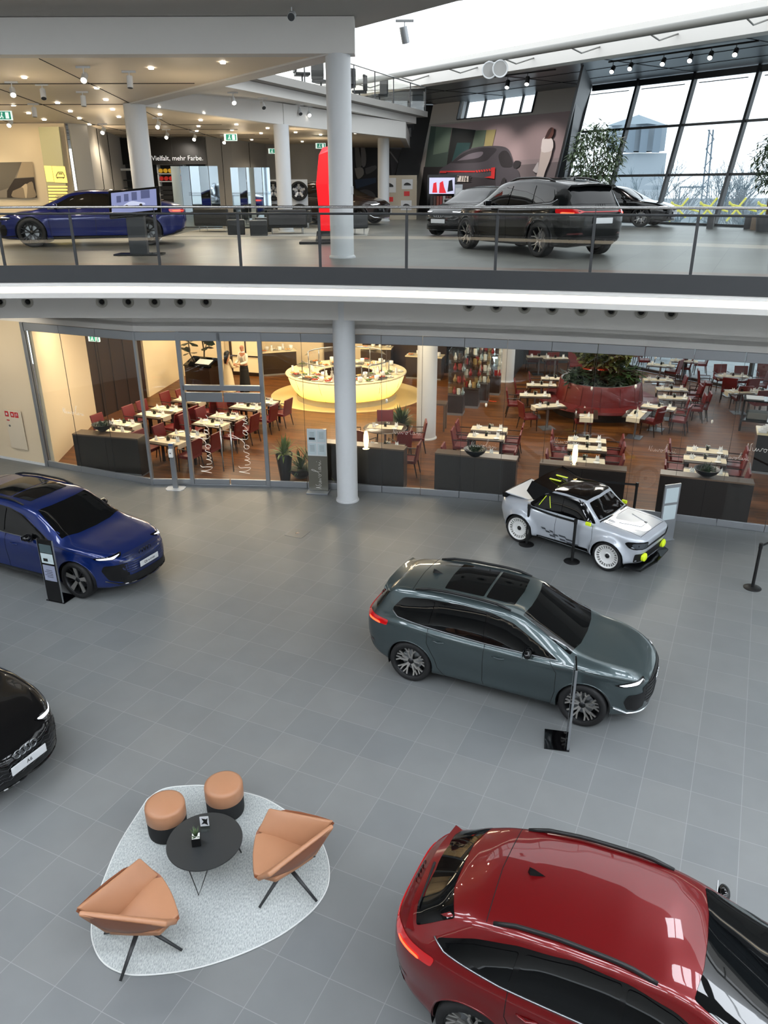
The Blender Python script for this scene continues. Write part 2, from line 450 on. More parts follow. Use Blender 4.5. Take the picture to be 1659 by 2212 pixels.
    def rings(s, z, r=.052, d=0, m=None, off=.02):
        b = MB(); sgn = 1 if d == 0 else -1
        for k in (-1.5, -.5, .5, 1.5):
            c = s.hit((k*r*1.5*sgn, z), d, off)
            b.tube([(c.x, c.y+r*cos(a), c.z+r*sin(a)) for a in [2*PI*i/20 for i in range(20)]], r*.13, 6, closed=True)
        b.build('four_ring_emblem', m or M_CHROME, s.root, smooth=True)
def rounded(P, r):
    out = []; n = len(P)
    for i in range(n):
        a, b, c = Vector(P[i-1]), Vector(P[i]), Vector(P[(i+1) % n])
        l1, l2 = (a-b).length, (c-b).length; k1, k2 = min(r, l1*.4)/l1, min(r, l2*.4)/l2
        p, q = b+(a-b)*k1, b+(c-b)*k2
        for t in (0, .25, .5, .75, 1): out.append(tuple(p*(1-t)**2+b*2*t*(1-t)+q*t*t))
    return out
def inpoly(x, y, P, margin=0):
    c = False; n = len(P)
    for i in range(n):
        a, b = P[i], P[i-1]
        if (a.y > y) != (b.y > y) and x < (b.x-a.x)*(y-a.y)/(b.y-a.y)+a.x: c = not c
        if margin:
            ab = b-a; t = max(0, min(1, ((x-a.x)*ab.x+(y-a.y)*ab.y)/(ab.length_squared+1e-9)))
            if math.hypot(a.x+ab.x*t-x, a.y+ab.y*t-y) < margin: return False
    return c

def make_wheel(spokes, rim_m, face_m, rr=.74, style='split', tyre_line=False):
    def f(Rt, Wt):
        w = empty('wheel'); h = Wt/2; r = Rt*rr
        t = MB(); t.lathe([(r, -h*.8), (r*1.03, -h*.98), (Rt*.93, -h), (Rt*.985, -h*.8), (Rt, -h*.45), (Rt, h*.45), (Rt*.985, h*.8), (Rt*.93, h), (r*1.03, h*.98), (r, h*.8)], 44, axis='Y'); t.build('tyre', M_TYRE, w, smooth=True)
        b = MB(); b.lathe([(r*.99, h*.86), (r*1.005, h*.9), (r*.985, h*.92), (r*.95, h*.8), (r*.93, h*.2), (r*.9, -h*.6), (0, -h*.6)], 40, axis='Y')
        b.build('rim_barrel', rim_m, w, smooth=True, auto=35)
        sp = MB(); dk = MB()
        def bar(a, r0, r1, w0, w1, da=0.0, mbx=sp, y0=.50, y1=.80, th_=.03):
            # tapered bar from radius r0 to r1, slanting by da
            p0 = Vector((r0*cos(a), 0, r0*sin(a))); p1 = Vector((r1*cos(a+da), 0, r1*sin(a+da))); t_ = (p1-p0).normalized(); n_ = Vector((-t_.z, 0, t_.x))
            vs = []
            for p, ww, yy in ((p0, w0, y0), (p1, w1, y1)):
                for sx, dy in ((-1, 0), (1, 0), (.6, -th_), (-.6, -th_)): vs.append(p+n_*sx*ww/2+Vector((0, h*yy+dy, 0)))
            mbx.add(vs, [(0, 1, 2, 3), (4, 7, 6, 5), (0, 4, 5, 1), (1, 5, 6, 2), (2, 6, 7, 3), (3, 7, 4, 0)])
        N = spokes
        for k in range(N):
            a = 2*PI*k/N+PI/2
            if style == 'split':
                for g in (-1, 1):
                    bar(a+g*.07, r*.12, r*.62, r*.14, r*.10, g*.16); bar(a+g*.23, r*.57, r*.965, r*.10, r*.09, g*.16); bar(a+g*.23, r*.57, r*.965, r*.09, r*.08, -g*.12)
            elif style == 'five':
                bar(a, r*.12, r*.955, r*.20, r*.34); bar(a+PI/N, r*.2, r*.955, r*.05, r*.1, .0, dk, .4, .68)
            elif style == 'turbine':
                bar(a, r*.12, r*.5, r*.14, r*.1, .12); bar(a+.12, r*.48, r*.955, r*.09, r*.05, .30); bar(a+.12, r*.48, r*.955, r*.09, r*.05, -.22)
            elif style == 'holes':
                bar(a, r*.62, r*.93, r*.075, r*.10, 0, sp, .62, .7)
            else:
                bar(a, r*.12, r*.955, r*.11, r*.07, .0); bar(a, r*.4, r*.955, r*.05, r*.05, .25)
        if style == 'holes': sp.lathe([(r*.2, h*.5), (r*.3, h*.42), (r*.62, h*.60), (r*.66, h*.66), (r*.66, h*.5)], 40, axis='Y'); sp.lathe([(r*.88, h*.72), (r*.96, h*.86), (r*1.0, h*.9), (r*.97, h*.7)], 40, axis='Y')
        sp.build('spokes', face_m, w)
        if dk.v: dk.build('inner_spokes', rim_m, w)
        hb = MB(); hb.lathe([(r*.2, h*.3), (r*.19, h*.54), (r*.11, h*.56), (r*.10, h*.6), (0, h*.6)], 20, axis='Y'); hb.build('hub_cap', rim_m if style != 'holes' else M_BLACKPL, w, smooth=True)
        if style != 'holes':
            d = MB(); d.lathe([(0, -h*.1), (r*.66, -h*.1), (r*.66, h*.0), (0, h*.0)], 28, axis='Y'); d.build('brake_disc', M_SATIN, w)
        return w
    return f

def modern(s, o):
    """details shared by the current showroom cars; o holds the measures"""
    g = o['glass']                                                 # outline of the whole side glass in (x, z)
    sidepoly = lambda P: [(-x, z) for x, z in P]                   # seen from the left side (+y) the s axis runs against x
    s.patch('window_surround', sidepoly(g), 90, M_GLOSSBLACK, .003, both=True, smooth=2)
    for P in o['panes']: s.patch('side_window', sidepoly(P), 90, M_GLASS, .013, both=True, smooth=1, step=.045)
    s.patch('windscreen', o['ws'], 'top', M_GLASS, .004, smooth=1)
    if o.get('rg'): s.patch('rear_window', o['rg'], o.get('rgd', 'top'), M_GLASS, .004, smooth=1)
    if o.get('sun'):
        for P in o['sun']: s.patch('sunroof', P, 'top', M_GLASS, .004, smooth=1)
    gap = MB()
    for P in o.get('gaps', []): s.line(gap, [(-x, z) for x, z in P], 90, .0045)
    for P in o.get('gapt', []): s.line(gap, P, 'top', .0045)
    for P in o.get('gapt1', []): s.line(gap, P, 'top', .0045, both=False)
    for P in o.get('gapf', []): s.line(gap, P, 0, .0045, both=False)
    gap.build('panel_gaps', M_GAP, s.root)
    if o.get('trim'):
        for sg in (1,):
            t = MB(); s.line(t, [(-x, z) for x, z in o['trim']], 90, .009, .006); t.build('window_trim', o.get('trimmat', M_SATIN), s.root, smooth=True)
    for x, z in o.get('handles', []):
        for sg in (1, -1):
            h1 = s.hit((-sg*(x-.1), z), 90*sg, .0); h2 = s.hit((-sg*(x+.1), z), 90*sg, .0); mid = (h1+h2)/2+Vector((0, sg*.03, 0))
            b = MB(); b.tube([h1, mid+(h1-mid)*.6, mid, mid+(h2-mid)*.6, h2], [.012, .016, .017, .016, .012], 8, flat=.7); b.build('door_handle', o.get('handlemat', s.paint), s.root, smooth=True)
    if o.get('rails'):
        x0, x1, y, up = o['rails']
        for sg in (1, -1):
            P = []
            for k in range(15):
                t = k/14; x = x0+(x1-x0)*t; yy = y if not hasattr(y, '__len__') else y[0]+(y[1]-y[0])*t; p = s.hit((x, sg*yy), 'top', 0); P.append(p+Vector((0, 0, up*min(1, min(t, 1-t)*7))))
            b = MB(); b.tube(P, .019, 8, flat=1.2); b.build('roof_rail', o.get('railmat', M_BLACKPL), s.root, smooth=True)
    if o.get('fin'):
        x = o['fin']; p = s.hit((x, 0), 'top', 0); b = MB()
        b.add([(x+.12, 0, p.z-.004), (x-.06, .032, p.z-.005), (x-.09, 0, p.z-.01), (x-.06, -.032, p.z-.005), (x-.075, 0, p.z+.062), (x-.03, 0, p.z+.055)], [(0, 1, 5), (1, 4, 5), (1, 2, 4), (0, 5, 3), (3, 5, 4), (3, 4, 2)]); b.build('roof_antenna', M_GLOSSBLACK, s.root, smooth=True, auto=40)
    if o.get('mirror'): s.mirror(o['mirror'][0], o['mirror'][1], o.get('mirmat', M_GLOSSBLACK), sc=o.get('mirsc', 1.0))
def RE(el, y, x, z): return (-y, sin(R(el))*x+cos(R(el))*z)
def FR(el, y, x, z): return (y, -sin(R(el))*x+cos(R(el))*z)
def suv(name, label, paint, loc, yaw, wheel, kind='green', plate=None, detail=1.0, scale=1.0, rearplate=None, tails=True):
    """five-door SUV; kind picks the roof and tail: green (estate-like), sportback, electric"""
    sb = kind == 'sportback'; el = kind == 'electric'
    S = dict(W=.945, rear=-2.36, front=2.33, wx=(1.41, -1.41), Rt=.365, Ra=.405, scale=scale, pf=3.6, pr=4.6, round=.10,
        top=[(-2.36, .98), (-2.26, 1.10), (-2.12, 1.30), (-1.93, 1.52), (-1.86, 1.555), (-1.4, 1.61), (-.9, 1.645), (-.35, 1.645), (.12, 1.61), (.36, 1.555), (1.26, 1.12), (1.42, 1.08), (1.75, 1.03), (2.05, .965), (2.25, .88), (2.34, .78)],
        belt=[(-2.36, .92), (-2.2, 1.02), (-1.6, 1.06), (-.5, 1.01), (.6, .99), (1.3, .985), (1.8, .93), (2.1, .86), (2.34, .74)],
        roofw=[(-2.36, .62), (-2.1, .64), (-1.8, .64), (-1.0, .67), (-.1, .68), (.36, .66), (1.28, .74), (1.5, .78), (2.0, .76), (2.34, .6)],
        bot=[(-2.36, .34), (-2.1, .27), (-1.8, .22), (1.7, .20), (2.1, .21), (2.34, .25)],
        nose=[(0, -.10), (.25, -.02), (.5, .02), (.8, .0), (1.0, -.03)], tail=[(0, -.12), (.35, -.04), (.6, .03), (.9, .03), (1.05, -.02), (1.3, -.02)])
    if sb:
        S['top'] = [(-2.36, 1.02), (-2.28, 1.11), (-2.17, 1.16), (-1.84, 1.385), (-1.55, 1.49), (-1.2, 1.56), (-.8, 1.61), (-.3, 1.62), (.12, 1.585), (.34, 1.53), (1.26, 1.105), (1.42, 1.075), (1.75, 1.02), (2.05, .955), (2.25, .87), (2.34, .77)]
        S['roofw'] = [(-2.36, .62), (-2.15, .62), (-1.8, .62), (-1.4, .63), (-.8, .66), (-.1, .66), (.36, .65), (1.28, .74), (1.5, .78), (2.0, .76), (2.34, .6)]
        S['belt'] = [(-2.36, .95), (-2.2, 1.05), (-1.7, 1.06), (-.5, .995), (.6, .975), (1.3, .975), (1.8, .925), (2.1, .855), (2.34, .74)]
        S['shoulder'] = .915; S['crown'] = .065
    if el:
        S['top'] = [(-2.34, 1.0), (-2.24, 1.12), (-2.12, 1.28), (-1.95, 1.47), (-1.84, 1.535), (-1.4, 1.60), (-.8, 1.64), (-.2, 1.63), (.28, 1.585), (.50, 1.53), (1.30, 1.08), (1.45, 1.05), (1.8, 1.01), (2.15, .955), (2.38, .88), (2.50, .78)]; S['front'] = 2.50; S['belt'] = [(-2.36, .92), (-2.2, 1.02), (-1.6, 1.06), (-.5, 1.01), (.6, .99), (1.3, .985), (1.9, .94), (2.25, .87), (2.50, .74)]; S['roofw'] = [(-2.36, .62), (-2.1, .64), (-1.8, .64), (-1.0, .67), (0, .68), (.45, .66), (1.28, .74), (1.5, .78), (2.1, .78), (2.50, .64)]
        S['nose'] = [(0, -.10), (.25, 0), (.5, .02), (.8, .0), (1.0, -.04)]; S['wx'] = (1.55, -1.40); S['Rt'] = .375; S['Ra'] = .415; S['W'] = .955
        S['bot'] = [(-2.36, .36), (-2.1, .28), (-1.8, .22), (1.7, .20), (2.1, .2), (2.34, .24)]; S['flare'] = .034
    S['W'] = S['W']
    s = Car(name, label, S, paint, loc, yaw, wheel, detail)
    if sb:
        g = [(.98, 1.02), (.22, 1.40), (-.15, 1.485), (-.6, 1.505), (-1.1, 1.43), (-1.5, 1.32), (-1.86, 1.165), (-1.75, 1.12), (-1.2, 1.065), (-.2, 1.03)]
        panes = [[(.88, 1.05), (.22, 1.37), (-.05, 1.445), (-.16, 1.455), (-.16, 1.055)], [(-.21, 1.06), (-.21, 1.47), (-.6, 1.47), (-1.02, 1.40), (-1.08, 1.10)], [(-1.13, 1.10), (-1.08, 1.39), (-1.5, 1.28), (-1.78, 1.165)]]
        rg = [RE(50, y, x, z) for y, x, z in ((.60, -1.74, 1.38), (.3, -1.84, 1.37), (-.3, -1.84, 1.37), (-.60, -1.74, 1.38), (-.64, -2.12, 1.16), (-.3, -2.19, 1.15), (.3, -2.19, 1.15), (.64, -2.12, 1.16))]; rgd = (180, 50)
    else:
        g = [(.98, 1.03), (.22, 1.425), (-.12, 1.505), (-.6, 1.53), (-1.2, 1.50), (-1.62, 1.43), (-1.80, 1.22), (-1.68, 1.125), (-1.2, 1.09), (-.2, 1.045)]
        panes = [[(.88, 1.06), (.22, 1.40), (-.05, 1.47), (-.14, 1.475), (-.14, 1.07)], [(-.20, 1.075), (-.20, 1.49), (-.6, 1.495), (-.98, 1.485), (-1.05, 1.11)], [(-1.12, 1.12), (-1.06, 1.48), (-1.58, 1.40), (-1.72, 1.21), (-1.62, 1.15)]]
        rg = [RE(35, y, x, z) for y, x, z in ((.60, -1.97, 1.48), (.3, -2.0, 1.485), (-.3, -2.0, 1.485), (-.60, -1.97, 1.48), (-.66, -2.2, 1.15), (-.3, -2.24, 1.13), (.3, -2.24, 1.13), (.66, -2.2, 1.15))]; rgd = (180, 35)
    wx0, wx1 = (1.20, .36) if not el else (1.24, .50)
    ws = [(wx0-.06, .76), (wx0+.02, .4), (wx0+.04, 0), (wx0+.02, -.4), (wx0-.06, -.76), (wx1-.02, -.60), (wx1+.03, -.3), (wx1+.04, 0), (wx1+.03, .3), (wx1-.02, .60)]
    sun = [[(.16, .46), (.19, 0), (.16, -.46), (-.30, -.48), (-.30, .48)], [(-.34, .48), (-.34, -.48), (-1.0, -.47), (-1.02, 0), (-1.0, .47)]] if not sb else None
    o = dict(glass=g, panes=panes, ws=ws, rg=rg, rgd=rgd, sun=sun, trim=[(.98, 1.025), (-.2, 1.038), (-1.2, 1.082), (-1.68, 1.12), (-1.79, 1.20)] if not sb else [(.98, 1.015), (-.2, 1.022), (-1.2, 1.058), (-1.75, 1.115), (-1.87, 1.165)],
        handles=[(.08, .88), (-.92, .90)], rails=(-1.45, .15, (.60, .625), .035) if not sb else (-1.35, .05, (.60, .63), .035), fin=-1.30 if not sb else -1.12, mirror=(.55, 1.085),
        gaps=[[(-.16, 1.04), (-.17, .75), (-.17, .38), (-.12, .25)], [(.86, 1.0), (.98, .85), (.98, .5), (.93, .27)], [(-1.12, 1.09), (-1.12, .82), (-.98, .55), (-.93, .40), (-.8, .27)], [(.86, 1.0), (1.3, .965), (1.8, .905), (2.05, .85)], [(.93, .27), (-.8, .27)]],
        gapt1=[[(-1.42, -.60), (-1.45, 0), (-1.42, .60)]] if sb else [[(-1.50, -.62), (-1.53, 0), (-1.50, .62)]])
    modern(s, o)
    # spoiler lip
    if not sb:
        b = MB(); b.sheet([[s.hit((-1.80, y), 'top', .002) for y in (-.6, -.3, 0, .3, .6)], [s.hit((-1.90, y), 'top', .012) for y in (-.61, -.3, 0, .3, .61)], [Vector((-2.06 if abs(y) < .5 else -2.02, y, 1.508-.04*abs(y))) for y in (-.62, -.3, 0, .3, .62)], [Vector((-2.03 if abs(y) < .5 else -1.99, y, 1.478-.04*abs(y))) for y in (-.61, -.3, 0, .3, .61)], [s.hit((-1.90, y), 'top', -.01) for y in (-.60, -.3, 0, .3, .60)]]); b.build('roof_spoiler', paint, s.root, smooth=True, auto=50)
    else:
        b = MB(); b.sheet([[s.hit((-2.12+.05*abs(y), y), 'top', .0) for y in (-.68, -.35, 0, .35, .68)], [Vector((-2.24+.14*y*y, y, 1.135-.05*y*y)) for y in (-.70, -.35, 0, .35, .70)], [Vector((-2.235+.14*y*y, y, 1.115-.05*y*y)) for y in (-.70, -.35, 0, .35, .70)]]); b.build('tail_spoiler', paint, s.root, smooth=True, auto=50)
        b = MB(); w0 = s.hit((-2.17, 0.08), 'top', .02); w1 = s.hit((-2.12, -.48), 'top', .02); b.tube([w0, w1], [.014, .009], 6); b.build('rear_wiper', M_BLACKPL, s.root)
    # tail lights
    zt = .96 if not sb else .97
    tl = s.patch('tail_light', [(-.30, zt+.06), (.12, zt+.05), (.34, zt+.0), (.1, zt-.06), (-.30, zt-.03)], 145, M_TAIL, .006, both=True, ref=(-2.15, .70))
    if tails:
        for t_ in tl: pass
        s.patch('lit_tail_bar', [(-.20, zt-.035), (.05, zt-.045), (.10, zt-.02), (-.18, zt-.008)], 145, M_TAILHOT, .012, both=True, smooth=1, ref=(-2.15, .70))
    bar = MB(); s.line(bar, [(-.50, zt+.0), (.50, zt+.0)], 180, .011, .002, both=False); bar.build('tail_light_bar', M_TAIL, s.root)
    s.patch('rear_diffuser', [(-.62, .27), (-.72, .42), (-.45, .47), (.45, .47), (.72, .42), (.62, .27)], 180, M_BLACKPL, .006)
    s.patch('rear_reflector', [(-.16, .50), (.18, .51), (.16, .545), (-.14, .53)], 155, M_TAILDK, .006, both=True, smooth=0, ref=(-2.25, .62))
    if rearplate is not None: s.plate(-2.3, .78, rearplate, 180)
    s.rings(1.06 if not sb else 1.06, .04, 180, M_GLOSSBLACK)
    # front
    if el:
        s.patch('radiator_grille', [(-.46, .87), (-.60, .78), (-.56, .62), (-.40, .50), (.40, .50), (.56, .62), (.60, .78), (.46, .87)], 0, mat('closed_grille_blue', (14, 26, 62), .35, coat=.5) if 'blue' in paint.name else M_GLOSSBLACK, .006)
        gr = MB()
        for k in range(7): s.line(gr, [(-.54+.012*k*k*.1, .83-.045*k), (-.25, .83-.045*k)], 0, .007, .006); 
        gr.build('grille_bars', paint, s.root)
        s.patch('headlight', [(-.22, .905), (.14, .885), (.30, .865), (.24, .83), (-.05, .835), (-.20, .86)], 38, M_GLOSSBLACK, .006, both=True, ref=((2.22 if el else 2.1), .66))
        s.patch('daytime_running_light', [(-.19, .885), (.10, .868), (.25, .858), (.20, .838), (-.05, .845)], 38, M_DRL, .010, both=True, ref=((2.22 if el else 2.1), .66))
        s.patch('side_air_intake', [(-.20, .74), (.20, .72), (.24, .62), (.14, .42), (-.10, .36), (-.22, .45)], 28, M_GLOSSBLACK, .006, both=True, ref=(2.36, .66))
        s.patch('lower_intake', [(-.62, .44), (-.5, .48), (.5, .48), (.62, .44), (.55, .31), (-.55, .31)], 0, M_BLACKPL, .006)
        lip = MB(); s.line(lip, [(-.75, .40), (-.6, .33), (0, .30), (.6, .33), (.75, .40)], 0, .014, .01, both=False); lip.build('bumper_blade', M_GLOSSBLACK, s.root)
        s.rings(.80, .05, 0, M_GLOSSBLACK, .02)
        if plate is not None: s.plate(2.3, .62, plate, 0, w=.5, h=.11)
        s.patch('sill_cladding', [(1.0, .24), (.9, .34), (-.8, .34), (-1.0, .24)], 90, M_GLOSSBLACK, .006, both=True, smooth=0)
    else:
        s.patch('radiator_grille', [(-.40, .80), (-.58, .72), (-.54, .50), (-.42, .38), (.42, .38), (.54, .50), (.58, .72), (.40, .80)], 0, M_GLOSSBLACK, .006)
        gr = MB()
        for k in range(6): s.line(gr, [(-.52, .74-.055*k), (.52, .74-.055*k)], 0, .006, .008, both=False)
        gr.build('grille_mesh', M_DARKMETAL, s.root)
        s.patch('headlight', [(-.20, .865), (.14, .835), (.30, .80), (.20, .765), (-.06, .775), (-.20, .81)], 42, M_GLOSSBLACK, .006, both=True, ref=((2.22 if el else 2.1), .66))
        s.patch('daytime_running_light', [(-.18, .845), (.10, .82), (.24, .80), (.16, .778), (-.05, .79)], 42, M_DRL, .010, both=True, ref=((2.22 if el else 2.1), .66))
        s.patch('side_air_intake', [(-.16, .64), (.12, .62), (.16, .50), (.10, .36), (-.06, .32), (-.17, .38)], 35, M_GLOSSBLACK, .006, both=True, ref=(2.2, .70))
        lip = MB(); s.line(lip, [(-.80, .40), (-.7, .30), (-.3, .27), (.3, .27), (.7, .30), (.80, .40)], 0, .015, .008, both=False); lip.build('bumper_blade', M_CHROME, s.root)
        s.rings(.66, .05, 0, M_CHROME, .02)
        if plate is not None: s.plate(2.3, .52, plate, 0)
        s.patch('fuel_flap', [(1.50, .84), (1.50, 1.0), (1.72, 1.0), (1.72, .84)], 90, paint, .0045, smooth=2)
    return s
PB = mat('paint_blue', (12, 34, 92), .3, .35, coat=.8, spec=.3); PG = mat('paint_grey_green', (60, 72, 74), .3, .55, coat=.8)
PR = mat('paint_red', (98, 8, 12), .3, .3, coat=.8, spec=.3); PK = mat('paint_black', (8, 8, 9), .15, 0, coat=.6, spec=.3)
PW = mat('paint_pale_grey', (178, 184, 192), .3, .15, coat=1)
def saloon(name, label, paint, loc, yaw, wheel, plate=None, detail=1.0, scale=1.0, gt=False, rearplate=None, tails=False, drl=True):
    """low five-door car: saloon with a big grille, or (gt) a low four-door coupe"""
    S = dict(W=.945, rear=-2.44, front=2.42, wx=(1.46, -1.46), Rt=.355, Ra=.39, scale=scale, pf=3.4, pr=4.2, round=.12, flare=.026 if gt else .016,
        top=[(-2.44, .96), (-2.30, 1.04), (-2.0, 1.10), (-1.7, 1.18), (-1.1, 1.37), (-.6, 1.43), (-.1, 1.45), (.35, 1.41), (.55, 1.36), (1.30, .96), (1.45, .93), (1.8, .89), (2.1, .83), (2.35, .72), (2.42, .64)],
        belt=[(-2.44, .88), (-2.2, .96), (-1.6, .97), (-.5, .93), (.6, .90), (1.3, .885), (1.8, .84), (2.15, .76), (2.42, .62)],
        roofw=[(-2.44, .62), (-2.1, .62), (-1.6, .54), (-1.0, .58), (0, .62), (.5, .60), (1.3, .72), (1.6, .76), (2.0, .74), (2.42, .6)],
        bot=[(-2.44, .34), (-2.1, .25), (-1.8, .19), (1.8, .17), (2.15, .17), (2.42, .20)],
        nose=[(0, -.08), (.25, .0), (.5, .03), (.7, .0), (1.0, -.03)], tail=[(0, -.12), (.35, -.04), (.6, .03), (.9, .02), (1.2, -.04)], shoulder=.91, crown=.06)
    if gt:
        S['top'] = [(-2.44, .98), (-2.30, 1.03), (-2.0, 1.09), (-1.6, 1.19), (-1.1, 1.32), (-.6, 1.385), (-.1, 1.40), (.30, 1.37), (.50, 1.32), (1.30, .93), (1.45, .90), (1.8, .87), (2.1, .80), (2.35, .68), (2.42, .60)]; S['Rt'] = .36; S['Ra'] = .395; S['shoulder'] = .88
    s = Car(name, label, S, paint, loc, yaw, wheel, detail)
    d = -.04 if gt else 0
    g = [(1.04, .93+d*.5), (.40, 1.27+d), (0, 1.335+d), (-.6, 1.325+d), (-1.1, 1.23+d), (-1.62, 1.07+d), (-1.5, 1.02+d*.5), (-.2, .965+d*.5)]
    panes = [[(.94, .96+d*.5), (.38, 1.245+d), (0, 1.305+d), (-.13, 1.305+d), (-.13, .985+d*.5)], [(-.2, .985+d*.5), (-.2, 1.305+d), (-.6, 1.295+d), (-.98, 1.23+d), (-1.05, 1.01+d*.5)], [(-1.11, 1.015+d*.5), (-1.05, 1.215+d), (-1.5, 1.075+d)]]
    modern(s, dict(glass=g, panes=panes, ws=[(1.23, .72), (1.30, .4), (1.32, 0), (1.30, -.4), (1.23, -.72), (.54, -.55), (.58, -.3), (.60, 0), (.58, .3), (.54, .55)],
        rg=[(-1.02, .48), (-1.0, 0), (-1.02, -.48), (-1.86, -.55), (-1.95, -.3), (-1.97, 0), (-1.95, .3), (-1.86, .55)], sun=[[(.35, .42), (.36, 0), (.35, -.42), (-.85, -.42), (-.87, 0), (-.85, .42)]] if gt else None,
        trim=[(1.0, .925), (-.2, .955), (-1.5, 1.01), (-1.62, 1.06)], handles=[(.05, .82), (-.95, .84)], fin=-1.0, mirror=(.78, 1.0), mirmat=paint if gt else M_GLOSSBLACK,
        gaps=[[(-.16, .96), (-.17, .6), (-.14, .22)], [(.90, .9), (1.0, .75), (.97, .24)], [(-1.12, .98), (-1.10, .72), (-.95, .45), (-.90, .24)]]))
    s.patch('headlight', [(-.24, .745), (.10, .74), (.30, .715), (.20, .665), (-.08, .665), (-.22, .695)], 40, M_GLOSSBLACK, .006, both=True, ref=(2.2, .62))
    s.patch('daytime_running_light', [(-.22, .735), (.08, .73), (.27, .712), (.10, .712), (-.20, .712)], 40, M_DRL if drl else M_CHROME, .010, both=True, ref=(2.2, .62))
    s.patch('radiator_grille', [(-.46, .68), (-.66, .60), (-.62, .46), (-.50, .33), (.50, .33), (.62, .46), (.66, .60), (.46, .68)], 0, M_GLOSSBLACK if not gt else M_GLOSSBLACK, .006)
    gr = MB()
    for k in range(6):
        z = .65-.055*k; x = -.52+.02*(k % 2)
        while x < .50: s.line(gr, [(x, z), (x+.08, z-.03), (x+.15, z)], 0, .0035, .007, both=False, n=4); x += .16
    gr.build('grille_mesh', M_DARKMETAL, s.root)
    s.patch('side_air_intake', [(-.13, .56), (.10, .55), (.12, .42), (.06, .28), (-.08, .26), (-.14, .34)], 38, M_GLOSSBLACK, .006, both=True, ref=(2.25, .70))
    lip = MB(); s.line(lip, [(-.82, .28), (-.6, .24), (0, .22), (.6, .24), (.82, .28)], 0, .013, .006, both=False); lip.build('bumper_blade', M_GLOSSBLACK, s.root)
    s.rings(.62, .052, 0, M_SATIN, .022)
    if plate is not None: s.plate(2.4, .47, plate, 0)
    s.patch('tail_light', [(-.26, .90), (.16, .895), (.32, .86), (.14, .81), (-.26, .82)], 150, M_TAIL, .006, both=True, ref=(-2.3, .62))
    if tails: s.patch('lit_tail_bar', [(-.20, .865), (.10, .86), (.2, .85), (-.18, .84)], 150, M_TAILHOT, .012, both=True, ref=(-2.3, .62))
    s.patch('rear_diffuser', [(-.62, .24), (-.72, .36), (-.45, .42), (.45, .42), (.72, .36), (.62, .24)], 180, M_BLACKPL, .006)
    s.patch('sill_cladding', [(1.02, .20), (.95, .27), (-.95, .27), (-1.02, .20)], 90, M_GLOSSBLACK, .006, both=True, smooth=0)
    return s
M_LIME = mat('lime_yellow', (206, 226, 40), .4, emit=(200, 225, 30), es=.15)
